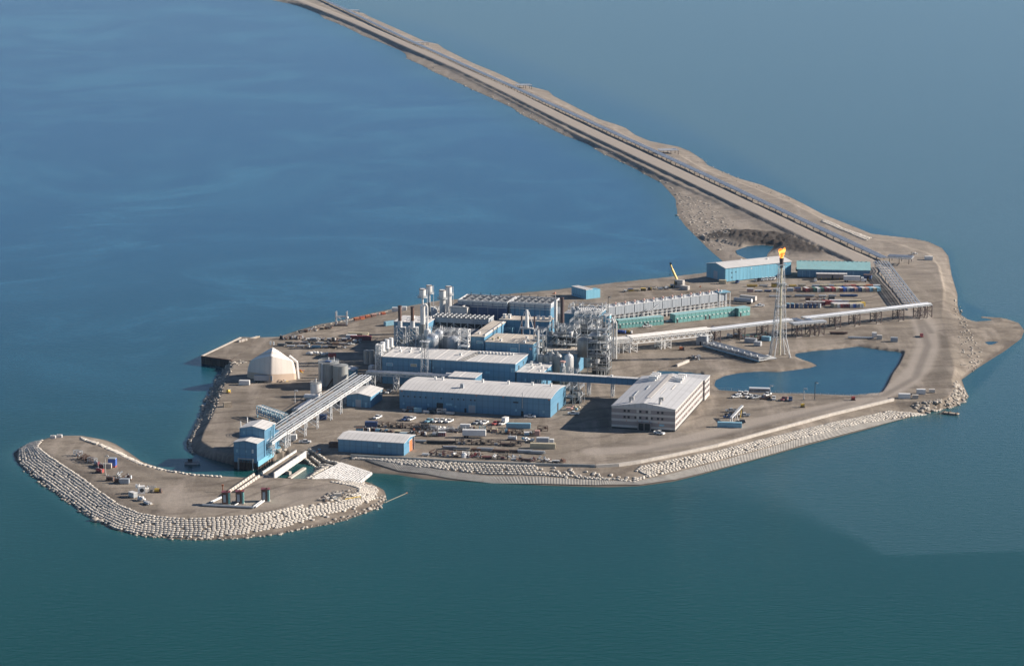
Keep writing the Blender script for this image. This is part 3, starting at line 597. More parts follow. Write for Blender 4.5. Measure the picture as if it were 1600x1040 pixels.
# ---- small shop at the left
t = T('gable_workshop', 'small blue workshop with a low gable roof beside the sloping pipe rack', 'building', -145.2, 14)
gable_hall(t, 13.3, 20, 6.0, 7.3, 'blue', 'roof', 'y')
panel(t, 'door', 'front', 13.3, 20, 5.0, 0, 3.1, 3.9, 'greywall', 'blue2'); panel(t, 'door', 'front', 13.3, 20, 10.2, 0, 1.1, 2.6, 'ltblue'); panel(t, 'door', 'front', 13.3, 20, 3.2, 0, 1.0, 2.4, 'ltblue')
part(t, 'wall_vent', lambda m: m.box(13.305, 14.5, 4.0, 14.4, 16, 5.4, 'white'))
# ---- long low store by the sea wall
t = T('long_storage_shed', 'long low blue shed with a white roof beside the sea wall', 'building', -117.5, -80.3)
gable_hall(t, 33.5, 17.5, 6.3, 7.4, 'blue', 'roof', 'x')
panel(t, 'door', 'right', 33.5, 17.5, 8.8, 0, 4.6, 5.4, 'orange', 'white'); panel(t, 'window', 'front', 33.5, 17.5, 20.4, 3.5, 1.4, 1.5, 'ltblue', 'blue2'); panel(t, 'louvre', 'right', 33.5, 17.5, 6.2, 4.4, 1.0, 1.0, 'dark')
part(t, 'door_flap', lambda m: m.box(33.6, 14.2, 0, 34.4, 14.6, 6.2, 'accwall'))
# ---- seawater intake
lb0, la0 = g(365, 690.6, 13); lb1, _ = g(401.3, 693, 13); _, la1 = g(410.6, 687.5, 13.4)
t = T('intake_building', 'stepped blue seawater intake building standing over the channel', 'building', lb0, la0, 0.0)
w_ = lb1 - lb0; d1 = 9.5; d2 = 30.0
part(t, 'wall', lambda m: (m.gable(0, 0, w_, d1, 3.4, 13, 14.1, 'blue', 'y'), m.box(-.5, d1 + .004, 3.4, w_ + .35, d2, 12.9, 'blue')))
part(t, 'roof', lambda m: m.gable_roof(0, 0, w_, d1 - .45, 13, 14.1, 'roof', 'y', .35, .25))
part(t, 'upper_wall', lambda m: m.gable(-.5, d1 + .004, w_ + .35, d2 - 6, 12.905, 17.6, 18.9, 'blue', 'y'))
part(t, 'upper_roof', lambda m: m.gable_roof(-.5, d1 + .5, w_ + .35, d2 - 6, 17.6, 18.9, 'roof', 'y', .4, .25))
part(t, 'skirt', lambda m: (m.box(-.2, .2, -2, w_ + .2, d1 + 4, 3.39, 'pile'), m.box(w_ + .25, -1.2, 2.0, w_ + 1.0, d2, 4.6, 'blue2')))
def _g(m):
    m.box(2.2, -.9, 0, 2.7, .1, 5.2, 'galv'); m.box(9.6, -.9, 0, 10.1, .1, 5.2, 'galv'); m.box(2.2, -.9, 5.2, 10.1, .1, 5.6, 'galv')
    for i in range(8): m.box(3.1 + i * .8, -.6, 0, 3.35 + i * .8, .05, 4.6, 'rust')
part(t, 'intake_gate', _g)
for x in range(7): part(t, 'pile', lambda m: m.cyl((w_ + .9, 1 + x * 3.4, -2), (w_ + .9, 1 + x * 3.4, 2), .35, 'rust', 8))
panel(t, 'window', 'front', w_, d1, 9.2, 8.2, .9, 1.9, 'white'); panel(t, 'window', 'front', w_, d1, 1.2, 8.2, .9, 1.5, 'ltblue'); panel(t, 'window', 'front', w_, d1, 6.1, 8.4, .5, 1.0, 'ltblue')
part(t, 'upper_window', lambda m: m.box(1.4, d1 - .06, 15, 2.1, d1, 16.4, 'ltblue'))
part(t, 'side_platform', lambda m: (m.box(w_ + .4, 12, 8.2, w_ + 2.6, 18, 8.5, 'galv'), handrail(m, rect(w_ + .4, 12, w_ + 2.6, 18, 8.5), 1.1, 'steel')))
for x, y in ((-.9, 12), (-.9, 21)): part(t, 'vent_pipe', lambda m: m.cyl((x, y, 12), (x, y, 20.5), .3, 'white', 8))
part(t, 'side_pipe', lambda m: (m.cyl((w_ + 1.1, 20, 4), (w_ + 1.1, 20, 18), .35, 'ltblue', 8), m.cyl((w_ + 1.1, 16, 4), (w_ + 1.1, 16, 16), .3, 'ltblue', 8)))
# ---- process halls, tallest at the back
def proc(name, label, fl, fr, bk, z, wall, roofm, para=.35, zb=4.0):
    b0, b1, a0, a1 = rb(fl, fr, bk, z); t = T(name, label, 'building', b0, a0)
    w_, d, h = b1 - b0, a1 - a0, z - 4 - para
    flatbox(t, w_, d, h, wall, roofm, para, zb - 4); return t, w_, d, h + para
t, w_, d, h = proc('compressor_hall', 'largest blue process hall with a wide white roof behind the bowed warehouse', (596, 557), (806, 567.4), (825.4, 552.3), 19, 'blue', 'roof')
M1 = (t, w_, d, h)
for x in (6.0, 11.5, 17.6, 40.5): 
    roof_unit(t, x, 14, h, 1.5, 1.3)
for x in (9.5, 14.5, 3): roof_unit(t, x, 22, h, 1.3, 1.1)
for x in range(11): roof_unit(t, 49 + x * 1.9, 21.5, h, 1.2, 1.3)
part(t, 'roof_pipe', lambda m: [m.bar((43.5 + i * 1.5, 0, h + .2), (47.5 + i * 1.5, 24, h + .2), .22, 'dark') for i in range(3)])
panel(t, 'louvre', 'front', w_, d, 2.6, 9.9, 3.4, 1.5, 'ltblue', 'white'); panel(t, 'louvre', 'front', w_, d, 16.3, 10.2, 3.4, 1.5, 'tan', 'white')
panel(t, 'louvre', 'front', w_, d, 73, 10.3, 1.9, 1.9, 'ltblue', 'white'); panel(t, 'louvre', 'front', w_, d, 54.5, 8.7, 2.4, 1.3, 'blue2'); panel(t, 'louvre', 'front', w_, d, 58.5, 8.7, 2.4, 1.3, 'blue2')
for x, z in ((27.4, 12.6), (28.5, 9.6), (17, 5.2), (33.6, 9.2), (33.6, 6.0)): panel(t, 'louvre', 'front', w_, d, x, z, .8, 1.2, 'ltblue')
panel(t, 'louvre', 'right', w_, d, 6, 10.2, 2.2, 2.6, 'dark', 'blue2'); panel(t, 'louvre', 'right', w_, d, 16, 11.2, 1.6, 2, 'dark', 'blue2')
part(t, 'downpipe', lambda m: m.cyl((28.3, -.3, 0), (28.3, -.3, h - .6), .2, 'dark', 8))
t, w_, d, h = proc('low_annex_hall', 'low hall joined to the right end of the largest process hall', (806.5, 580.8), (846, 582.3), (865.4, 566.6), 14.7, 'blue', 'roof')
for x, y in ((3.5, 18), (6, 10), (11.5, 11), (12, 3), (8, 20), (13, 24), (2.5, 23)): roof_unit(t, x, y, h, 1.3, 1.2)
gooseneck(t, w_ + .6, 14, 5.5, 3.5, .6, 'blue2'); panel(t, 'louvre', 'right', w_, d, 8, 5.5, 3, 3.4, 'dark', 'blue2'); panel(t, 'window', 'front', w_, d, 4.5, 5.6, .9, 1.6, 'ltblue')
part(t, 'tall_vent', lambda m: (m.cyl((4.5, d + 1.2, 0), (4.5, d + 1.2, h + 11), .75, 'duct', 12), m.box(2.5, d + .3, h + 8, 6.5, d + 2.3, h + 8.3, 'steel')))
t, w_, d, h = proc('tan_roof_hall', 'blue process hall with a broad tan roof in the middle of the plant', (757, 533.8), (833.8, 536), (773, 520), 23.5, 'blue', 'tanroof')
for x, y in ((5, 9), (8, 3), (3, 5), (20, 14), (23, 6), (22, 1.5), (26, 11)): roof_unit(t, x, y, h, 1.5, 1.2, 'white' if x > 6 else 'tan')
panel(t, 'louvre', 'front', w_, d, 14.6, 14.6, 3.4, 1.8, 'ltblue', 'white'); panel(t, 'louvre', 'front', w_, d, 15.2, 11.2, 1.8, 2.2, 'ltblue')
part(t, 'hoist_marker', lambda m: (m.box(25.2, -.09, 15.9, 26.6, -.01, 17.1, 'red'), m.box(25.75, -.12, 15.9, 26.05, -.095, 17.1, 'white'), m.box(25.2, -.12, 16.35, 26.6, -.095, 16.6, 'white')))
part(t, 'front_pipe', lambda m: (m.cyl((19.5, -.5, 2), (19.5, -.5, h - .4), .22, 'steel', 8), m.box(20.5, -2.2, 9.6, 24, -.4, 10.4, 'steel')))
t, w_, d, h = proc('stepped_blue_hall', 'tall narrow blue hall with a tan roof and a pale blue right wall', (735.4, 524.6), (757, 525.4), (789, 501.5), 25, 'blue', 'tanroof')
part(t, 'roof_gutter', lambda m: m.bar((w_ - .2, 2, h + .5), (w_ - .2, d - 4, h + .5), .5, 'white'))
panel(t, 'louvre', 'front', w_, d, 3.5, h - 4.2, 3.4, 1.4, 'ltblue', 'white'); roof_unit(t, 3, 6, h, 1.4, 1.3)
t, w_, d, h = proc('rear_blue_hall', 'tall blue hall with a tan roof behind the white conical stack', (780, 498.4), (858, 502.3), (863.5, 496.2), 26, 'blue', 'tanroof')
part(t, 'lattice_frame', lambda m: lattice(m, rect(-1, -5, 9, -1, 0), rect(-1, -5, 9, -1, h - 4), 6, 'ltblue', .3, .2))
for x in (2, 5, 22, 25, 29): roof_unit(t, x, 4, h, 1.8, 2.4)
panel(t, 'louvre', 'right', w_, d, 3, 14, 1.6, 2, 'dark')
t, w_, d, h = proc('furnace_hall', 'tall blue hall with a white roof behind the two brown stacks', (615.4, 501.5), (668, 504.3), (627.7, 492.3), 25, 'blue', 'roof')
for x, y in ((8, 12), (9.2, 6), (14.5, 14), (15.5, 8), (18, 12)): roof_unit(t, x, y, h, 1.6, 1.4)
t, w_, d, h = proc('process_roof_block', 'grey roofed block packed with vessels between the blue halls', (668, 524), (736, 527), (684, 511), 22, 'greywall', 'greyroof')
# air cooler decks
def cooler(name, label, fl, fr, bk, z, legz, fascia=4.0, nrib=11, wallm='greywall'):
    b0, b1, a0, a1 = rb(fl, fr, bk, z); t = T(name, label, 'air cooler', b0, a0); w_, d, h = b1 - b0, a1 - a0, z - 4
    part(t, 'casing', lambda m: m.box(0, 0, h - fascia, w_, d, h - .4, wallm))
    part(t, 'deck', lambda m: m.box(-.2, -.2, h - .397, w_ + .2, d + .2, h - .1, 'greyroof'))
    for i in range(nrib + 1):
        x = w_ * i / nrib; part(t, 'deck_rib', lambda m: m.bar((x, -.2, h + .1), (x, d + .2, h + .1), .45, 'steel'))
    for i in range(nrib):
        x = w_ * (i + .5) / nrib; q = max(1, int(d // 5))
        for j in range(q): part(t, 'fan_ring', lambda m: m.lathe(x, d * (j + .5) / q, [(min(1.5, w_ / nrib * .42), h - .1), (min(1.5, w_ / nrib * .42), h + .35), (min(1.35, w_ / nrib * .36), h + .35), (min(1.35, w_ / nrib * .36), h - .05), (.1, h)], 'greyroof', 12))
    k = max(3, int(w_ // 4))
    def lg(m):
        for i in range(k + 1):
            for y in (0.3, d - .3): m.bar((w_ * i / k, y, legz - 4), (w_ * i / k, y, h - fascia), .35, 'steel')
        for i in range(k): m.bar((w_ * i / k, .3, legz - 4 + (i % 2) * 3), (w_ * (i + 1) / k, .3, h - fascia - (i % 2) * 3), .18, 'steel')
    part(t, 'leg_frame', lg)
    def pl(m):
        m.box(-.5, -1.2, legz - 4, w_ + .5, d + .3, legz - 3.7, 'galv'); handrail(m, rect(-.5, -1.2, w_ + .5, d + .3, legz - 3.7), 1.2)
    part(t, 'walkway', pl)
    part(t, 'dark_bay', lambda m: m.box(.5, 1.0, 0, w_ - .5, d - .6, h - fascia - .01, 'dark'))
    return t, w_, d, h
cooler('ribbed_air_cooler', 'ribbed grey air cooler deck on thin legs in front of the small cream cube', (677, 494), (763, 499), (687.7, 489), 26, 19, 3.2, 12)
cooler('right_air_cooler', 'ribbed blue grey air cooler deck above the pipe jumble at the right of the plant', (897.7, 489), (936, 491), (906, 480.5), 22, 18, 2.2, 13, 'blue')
def bighouse(name, label, fl, fr, bk, z, zb):
    b0, b1, a0, a1 = rb(fl, fr, bk, z); t = T(name, label, 'building', b0, a0); w_, d, h = b1 - b0, a1 - a0, z - 4
    part(t, 'upper_wall', lambda m: m.box(0, 0, zb - 4 + 3.5, w_, d, h - .5, 'greywall'))
    part(t, 'lower_wall', lambda m: m.box(.25, .25, 0, w_ - .25, d - .25, zb - .503, 'navy' if 'left' in label else 'blue'))
    def rf(m):
        m.box(.0, .0, h - .497, w_, d, h - .2, 'greyroof')
        for q in ((-.2, -.2, w_ + .2, .3), (-.2, d - .3, w_ + .2, d + .2), (-.2, .3, .3, d - .3), (w_ - .3, .3, w_ + .2, d - .3)): m.box(q[0], q[1], h - .497, q[2], q[3], h + .35, 'steel')
    part(t, 'roof', rf)
    for i in range(6):
        for j in range(3):
            part(t, 'fan_ring', lambda m: m.lathe(w_ * (i + .5) / 6, d * (j + .5) / 3, [(1.7, h - .2), (1.7, h + .3), (1.5, h + .3), (1.5, h - .1), (.1, h - .05)], 'greyroof', 12))
    def cl(m):
        for i in range(int(w_ // 3) + 1): m.bar((i * 3, -.25, 0), (i * 3, -.25, h - .5), .22, 'navy' if i % 2 else 'greywall')
        m.bar((0, -.3, zb - 1.2), (w_, -.3, zb - 1.2), .3, 'steel')
    part(t, 'wall_rib', cl)
    part(t, 'gantry', lambda m: (m.box(0, -1.4, zb - 4 - 6, w_, -.3, zb - 4 - 5.6, 'steel'), handrail(m, [(0, -1.4, zb - 9.6), (w_, -1.4, zb - 9.6)], 1.1, 'steel', .12, False)))
    for i in range(5): part(t, 'mast', lambda m: m.bar((w_ * (.08 + .2 * i), d, h), (w_ * (.08 + .2 * i), d, h + 1.6), .3, 'dark'))
    return t
bighouse('cooler_house', 'left one of the two grey flat topped cooler houses at the back of the plant', (716, 468.8), (792.3, 473), (725.4, 459.6), 32, 26)
bighouse('cooler_house', 'right one of the two grey flat topped cooler houses at the back of the plant', (796.5, 472.3), (860.8, 475.4), (805, 462.7), 32, 26)
t, w_, d, h = proc('cream_cube_house', 'small grey fronted house with a cream side wall on top of the plant', (704, 479), (729, 481), (714.6, 472.7), 29, 'greywall', 'greyroof')
part(t, 'side_cladding', lambda m: m.box(w_ + .004, 0, 12, w_ + .15, d, h - .4, 'accband')); part(t, 'awning', lambda m: m.box(-3, -5, h - 5, w_ - .5, -.2, h - 4.7, 'greywall'))
part(t, 'roof_beam', lambda m: (m.bar((w_ * .75, -.2, h + .3), (w_ * .75, d, h + .3), .9, 'accband'), m.bar((0, 0, h + .3), (w_, 0, h + .3), .5, 'white')))
b0, b1, a0, a1 = rb((881.5, 489), (931, 491), (889, 484), 21)
t = T('separator_hall', 'dark blue hall under the ribbed cooler deck at the right of the plant', 'building', b0, a0); flatbox(t, b1 - b0, a1 - a0, 16.6, 'blue', 'roof', .4)
for i in range(14):
    x = random.uniform(0, b1 - b0); roof_unit(t, x, random.uniform(1, a1 - a0 - 1), 17, 1.2, random.uniform(1, 2.6), 'steel')
b0, a0 = g(945, 491, 21)
t = T('pale_blue_turret', 'narrow pale blue clad turret beside the looped white pipes', 'building', b0, a0 - 4); part(t, 'wall', lambda m: m.box(0, 0, 0, 3.4, 6, 16.8, 'blue2')); part(t, 'roof', lambda m: m.box(-.2, -.2, 16.803, 3.6, 6.2, 17.2, 'roof'))
part(t, 'side_door', lambda m: m.box(3.404, 2, 8, 3.5, 3.5, 10.5, 'dark'))
# grey hip structure with tank farm building
b0, a0 = g(845, 548.5, 16); b1, _ = g(902, 551, 16)
t = T('tank_farm_building', 'blue building with a tan edged roof behind the row of upright tanks', 'building', b0, a0); w_ = b1 - b0
flatbox(t, w_, 16, 11.6, 'blue', 'tanroof', .4)
part(t, 'eave_clutter', lambda m: [m.box(x, .3, 12, x + .6, 1.0, 12.6 + (i % 3) * .3, 'steel') for i, x in enumerate(np.arange(.5, w_ - 1, 1.3))])
def _h(m):
    pr = [(0, 0), (w_ + 3, 0), (w_ + 3, 9), (w_ - 2, 13.5), (5, 13.5), (0, 11)]
    vs = [(x, 17, z) for x, z in pr] + [(x, 33, z + 2.5 if z > 0 else z) for x, z in pr]; n = 6
    m.add(vs, [tuple(range(n))], 'greywall'); m.add(vs, [(i, n + i, n + (i + 1) % n, (i + 1) % n) for i in range(n)] + [tuple(range(n, 2 * n))[::-1]], 'duct')
t = T('grey_hip_house', 'grey metal house with sloping shoulders behind the upright tanks', 'building', b0 + .5, a0 + 2, 4); part(t, 'wall', _h)
part(t, 'shoulder_flashing', lambda m: (m.bar((w_ + 3, 16.8, 9.2), (w_ - 2, 16.8, 13.8), .7, 'accband'), m.bar((w_ + 3, 16.8, 0), (w_ + 3, 16.8, 9), .8, 'accband'), m.bar((w_ - 2, 16.8, 13.8), (w_ - 4, 22, 19), .5, 'accband')))
part(t, 'roof_frame', lambda m: lattice(m, rect(4, 20, w_ - 3, 28, 14), rect(7, 22, w_ - 8, 27, 21), 2, 'steel', .4, .25))
part(t, 'ridge_rail', lambda m: m.bar((1, 16.7, 9.5), (w_ + 2, 16.7, 9.5), .25, 'galv'))
# far sheds
p0 = P(1133, 440); p1 = P(1240, 428.5); az = math.atan2(p1[1] - p0[1], p1[0] - p0[0])
Lf = math.hypot(P(1240, 430)[0] - p0[0], P(1240, 430)[1] - p0[1])
t = thing('far_warehouse', 'long pale blue warehouse with a white roof beside the flare tower top', 'building', p0, az)
gable_hall(t, Lf, 22, 9.0, 11.0, 'blue2', 'roof', 'x')
def wl(m): m.gable(-.05, 0, -.045, 22, 0, 9, 11, 'blue', 'x')
panel(t, 'door', 'left', Lf, 22, 9, 0, 4.6, 5.6, 'greywall', None); roof_unit(t, 22, 13, 10.4, 1.1, 1.2); roof_unit(t, Lf - 14, 8, 10.2, 1.2, 1.2)
for x, z in ((5, 5.2), (8.2, 5.4), (5, 2), (21, 6.8)): panel(t, 'louvre', 'front', Lf, 22, x, z, .7, .8, 'dark' if z < 6 else 'white')
panel(t, 'louvre', 'front', Lf, 22, Lf - 9, 4.5, 1.8, 3.2, 'dark')
p0 = P(1246, 432.5); p1 = P(1358.5, 434.5); az = math.atan2(p1[1] - p0[1], p1[0] - p0[0]); Lf = math.hypot(p1[0] - p0[0], p1[1] - p0[1])
t = thing('teal_shed', 'long shed with a teal metal roof on the far side of the storage yard', 'building', p0, az)
gable_hall(t, Lf, 22, 5.4, 9.0, 'blue', 'tealroof', 'x', .7)
for i in range(16): part(t, 'ridge_vent', lambda m: m.cbox(2 + i * (Lf - 4) / 15, 11, 9.1, .5, .8, .5, 'teal'))
for x in (3, 8, 12, 16, 33, 37): panel(t, 'pilaster', 'front', Lf, 18, x, 0, .4, 4.3, 'ltblue')
part(t, 'side_vent', lambda m: m.box(-1.2, 3, 3.4, -.01, 6, 5.6, 'dark'))
for (x0, x1, y0, h_, lab, wm, rm) in ((1276, 1323, 436, 2.9, 'low white roofed cabin row on posts in front of the teal roofed shed', 'accwall', 'roof'), (1333, 1349, 433.5, 3.4, 'dark blue lean-to under a brown roof at the right end of the teal roofed shed', 'navy', 'brown'), (1349, 1361, 437, 2.6, 'small dark shed with a flat brown roof at the foot of the dark blue lean-to', 'navy', 'brown')):
    q0 = P(x0, y0); q1 = P(x1, y0 + .6); ww = math.hypot(q1[0] - q0[0], q1[1] - q0[1]); tt = thing('site_cabin', lab, 'cabin', q0, math.atan2(q1[1] - q0[1], q1[0] - q0[0]))
    part(tt, 'wall', lambda m: m.box(0, 0, .6, ww, 4, .6 + h_, wm)); part(tt, 'roof', lambda m: m.box(-.3, -.4, .603 + h_, ww + .3, 4.3, .85 + h_, rm))
    part(tt, 'door', lambda m: m.box(ww * .5, -.06, .7, ww * .5 + 1, -.004, 2.7, 'dark'))
    for i in range(int(ww // 3) + 1): part(tt, 'post', lambda m: m.bar((i * 3 + .2, -.3, 0), (i * 3 + .2, -.3, 1.4), .25, 'yellow'))
# blue twin container building near the back shore
q = P(916, 467.5); 
p1 = P(893, 461.5); az = math.atan2(q[1] - p1[1], q[0] - p1[0]); L1 = math.hypot(q[0] - p1[0], q[1] - p1[1])
t = thing('bright_blue_store', 'bright blue box shaped store standing alone near the back shore', 'building', p1, az)
part(t, 'wall', lambda m: m.box(0, 0, 0, L1, 5.2, 6.0, 'blue2')); part(t, 'roof', lambda m: (m.box(-.1, -.1, 6.003, L1 + .1, 2.4, 6.25, 'roof'), m.box(-.1, 3.0, 6.003, L1 + .1, 5.3, 6.25, 'roof')))
part(t, 'side_bay', lambda m: m.box(L1 - 5.5, 5.204, 0, L1, 11, 5.6, 'blue2'))
for i in range(5): panel(t, 'louvre', 'front', L1, 5, 2 + i * 2.0, .8, .6, .9, 'navy')
# fabric shelter
bs, as_ = g(432, 597); 
t = thing('fabric_shelter', 'large cream fabric shelter shaped like an upturned boat on the shore', 'shelter', P(426, 588), 0)
# the photo shows a four-lobed wedge: built from its own corner posts
q0 = Vector(P(421, 598.2)); qL = Vector(P(386, 589)); qR = Vector(P(463, 592.5)); qB = qL + qR - q0
apex = Vector(P(426, 600.0)); 
def _sh(parts):
    o_ = Vector((P(426, 588)[0], P(426, 588)[1], 4.0)); H_ = 17.5
    K = q0 - o_; Lp = qL - o_; Rp = qR - o_; Bp = qB - o_ + Vector((0, 2, 0))
    top = K + Vector((1.6, 6.5, 0)); H_ = 18.6
    NSs = 10
    def curve(foot, zs_, f_):
        r = []
        for k in range(NSs + 1):
            if k <= 6: u = k / 6; z = zs_ * u; f = 1 - (1 - f_) * u ** 1.8
            else: u = (k - 6) / 4; z = zs_ + (H_ - zs_) * (u * 1.12 - .12 * u * u); f = f_ * (1 - u)
            p = top.lerp(foot, f); r.append(Vector((p.x, p.y, z)))
        return r
    kr, lr, rr_, br = curve(K, 14.6, .62), curve(Lp, 9.5, .86), curve(Rp, 10.2, .88), curve(Bp, 9.5, .85)
    res = {'skirt': MB(), 'cover': MB(), 'ridge_cover': MB()}
    for A_, B_ in ((kr, rr_), (rr_, br), (br, lr), (lr, kr)):
        M_ = 8
        for k in range(NSs):
            for j in range(M_):
                def pt(kk, jj):
                    f = jj / M_; p = A_[kk].lerp(B_[kk], f); bul = math.sin(math.pi * f) * .9 * math.cos(kk / NSs * math.pi / 2)
                    c = Vector((p.x - top.x, p.y - top.y, 0)); c.normalize(); return p + c * bul + Vector((0, 0, 0))
                v = [pt(k, j), pt(k, j + 1), pt(k + 1, j + 1), pt(k + 1, j)]
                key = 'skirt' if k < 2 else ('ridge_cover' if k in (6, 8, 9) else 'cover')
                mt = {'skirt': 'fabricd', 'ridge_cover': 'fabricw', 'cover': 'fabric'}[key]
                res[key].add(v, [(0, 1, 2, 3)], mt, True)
    return res
import bmesh
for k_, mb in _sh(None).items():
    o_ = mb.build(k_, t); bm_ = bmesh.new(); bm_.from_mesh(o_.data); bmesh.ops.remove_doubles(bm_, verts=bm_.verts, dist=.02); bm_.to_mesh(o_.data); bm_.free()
part(t, 'peak_vent', lambda m: (m.box(-1.6, 3.5, 17, -.8, 4.3, 19, 'white'), m.box(.2, 3.5, 17, .9, 4.3, 18.8, 'white')))
def _ff(m):
    c = qR - Vector((P(426, 588)[0], P(426, 588)[1], 4)); m.bar(c + Vector((1.2, 1.5, 0)), c + Vector((.4, 3, 9)), .9, 'fabricw'); m.bar(c + Vector((.4, 3, 9)), c + Vector((-4, 6, 12)), .9, 'fabricw')
part(t, 'door_flap', _ff)
# ================================================================ stacks, vessels, tanks, racks, towers
def bz(px, py, a):
    """where the sight line through a photo point meets the upright plane a of the plant grid"""
    X0, Y0, _ = P(px, py, 0.0); dx, dy, dz = X0, Y0, -CAMH
    k = (a + OX * AX[0] + OY * AX[1]) / (dx * AX[0] + dy * AX[1])
    X, Y, Z = dx * k, dy * k, CAMH + dz * k
    return (X - OX) * BX[0] + (Y - OY) * BX[1], Z
def zat(px, py, X, Y):
    lo, hi = -5.0, 200.0
    for i in range(40):
        m = (lo + hi) / 2; dz = m - CAMH; d = Y * math.cos(TILT) - dz * math.sin(TILT); u = Y * math.sin(TILT) + dz * math.cos(TILT)
        if CY - F * u / d > py: lo = m
        else: hi = m
    return lo
def stack(name, label, px, a, prof, zb, mats=None, n=16, cat='chimney', group=None):
    """prof: list of (photo row, radius, material) from top to foot"""
    b, zt = bz(px, prof[0][0], a); t = T(name, label, cat, b, a, 4.0, group)
    zs = [bz(px, r_[0], a)[1] - 4 for r_ in prof] + [zb - 4]
    for i, (row, r, m) in enumerate(prof):
        if r <= 0: continue
        def f(mb):
            mb.cyl((0, 0, zs[i + 1]), (0, 0, zs[i] - .003), r, m, n)
            if i == 0: mb.lathe(0, 0, [(r + .04, zs[0] - .35), (r + .04, zs[0] + .05), (r - .25, zs[0] + .05), (r - .25, zs[0] - .5), (.05, zs[0] - .5)], 'bronze', n)
        part(t, 'barrel' if i == 0 else ('lower_barrel' if r > .4 else 'riser'), f)
    return t, zs
g4 = 'white topped chimneys at the rear left of the plant'
for px, a, r1, lab, pr in (
    (660.2, 128, 1, 'thick pale chimney with a fat cap rising beside a looped white pipe', [(451, 1.9, 'tankwhite'), (464, .55, 'steel'), (477, 1.4, 'tankwhite'), (506, 1.75, 'tankgrey')]),
    (670.6, 176, 1, 'tallest thin necked white chimney just behind the looped white pipe', [(445.5, 1.8, 'tankwhite'), (458, .6, 'steel'), (472, .8, 'tankgrey')]),
    (691.3, 190, 1, 'stout white chimney with a rust streaked collar', [(452.7, 2.05, 'tankwhite'), (466, 1.75, 'tankwhite')]),
    (701, 215, 1, 'white chimney standing furthest back with a thin ladder mast', [(447, 2.0, 'tankwhite'), (460, 1.8, 'tankwhite')])):
    t, zs = stack('chimney', lab, px, a, pr, 4.0, group=g4)
    r0 = pr[0][1]
    part(t, 'gallery', lambda m: (m.lathe(0, 0, [(r0 + .1, zs[1] - .2), (r0 + 1.1, zs[1] - .2), (r0 + 1.1, zs[1]), (r0 + .1, zs[1])], 'galv', 16), handrail(m, [((r0 + 1) * math.cos(q * math.pi / 4), (r0 + 1) * math.sin(q * math.pi / 4), zs[1]) for q in range(8)], 1.1, 'galv', .12)))
    part(t, 'ladder', lambda m: (m.bar((r0 + .8, -.3, 2), (r0 + .8, -.3, zs[0]), .12, 'steel'), m.bar((r0 + .8, .3, 2), (r0 + .8, .3, zs[0]), .12, 'steel')))
b, z1 = bz(667.5, 475, 126); b2, z2 = bz(668, 540, 126)
t = T('looped_pipe', 'white pipe looped over at the top beside the thick pale chimney', 'pipe', b, 126)
part(t, 'riser', lambda m: (m.cyl((0, 0, 4), (0, 0, z1 - 5.2), .55, 'white', 10), m.cyl((0, 0, z1 - 5.4), (-1.2, 0, z1 - 4), .55, 'white', 10), m.cyl((-1.2, 0, z1 - 4.1), (-2.4, 0, z1 - 5.4), .55, 'white', 10)))
for k, (px, lab) in enumerate(((624.6, 'left one of the two rusty furnace stacks before the blue furnace hall'), (644.3, 'right one of the two rusty furnace stacks before the blue furnace hall'))):
    a = 131; b, zt = bz(px, 478.5 + k * 1.5, a); _, z2 = bz(px, 501, a); _, z3 = bz(px, 511, a)
    t = T('furnace', lab, 'furnace', b, a, 4, 'furnaces before the furnace hall')
    part(t, 'stack', lambda m: (m.cyl((0, 0, z2 - 4), (0, 0, zt - 4), 1.0, 'rust', 12), m.cyl((0, 0, zt - 4.2), (0, 0, zt - 3.6), 1.15, 'bronze', 12)))
    part(t, 'lower_stack', lambda m: m.cyl((0, 0, z3 - 4.5), (0, 0, z2 - 4.003), 1.35, 'steel', 12))
    part(t, 'frame', lambda m: lattice(m, rect(-2.6, -2.2, 2.6, 2.2, 0), rect(-2.6, -2.2, 2.6, 2.2, z3 - 4), 4, 'steel', .45, .32, 2))
    part(t, 'platform', lambda m: m.box(-2.9, -2.5, z3 - 4.3, 2.9, 2.5, z3 - 3.9, 'galv'))
    for q in (4, 9): part(t, 'drum', lambda m: m.cyl((0, 0, q), (0, 0, q + 3.4), 1.5, 'tankgrey', 12))
def vessel(name, label, px, pyb, pyt, a, r, m='duct', cat='vessel', group=None, dome=True, horiz=False, z0=None):
    b, zb = bz(px, pyb, a); _, zt = bz(px, pyt, a)
    if z0 is not None: zb = z0
    t = T(name, label, cat, b, a, zb, group); h = zt - zb
    pr = [(r, 0), (r, h * .86)] + [(r * math.cos(k * math.pi / 8), h * .86 + h * .14 * math.sin(k * math.pi / 8)) for k in range(1, 5)]
    part(t, 'shell', lambda mb: mb.lathe(0, 0, [(0.01, 0)] + pr, m, 20))
    part(t, 'top_rail', lambda mb: (handrail(mb, [(r * .95 * math.cos(q * math.pi / 4), r * .95 * math.sin(q * math.pi / 4), h * .87) for q in range(8)], 1.0, 'steel', .1), mb.cyl((0, 0, h), (0, 0, h + .9), .3, 'steel', 8)))
    part(t, 'ladder', lambda mb: [mb.bar((r * .9 + .25, -r * .5 + s_, 0), (r * .9 + .25, -r * .5 + s_, h * .9), .12, 'steel') for s_ in (0, .5)])
    return t
vessel('pressure_vessel', 'silver dome topped vessel covered with crumpled cladding before the ribbed cooler', 676, 560, 521, 112, 3.4, 'duct')
vessel('pressure_vessel', 'squat grey vessel just right of the silver dome topped one', 709, 560, 525, 116, 3.6, 'greywall')
vessel('pressure_vessel', 'small silver vessel behind the silver dome topped one', 686, 548, 515, 120, 2.4, 'duct')
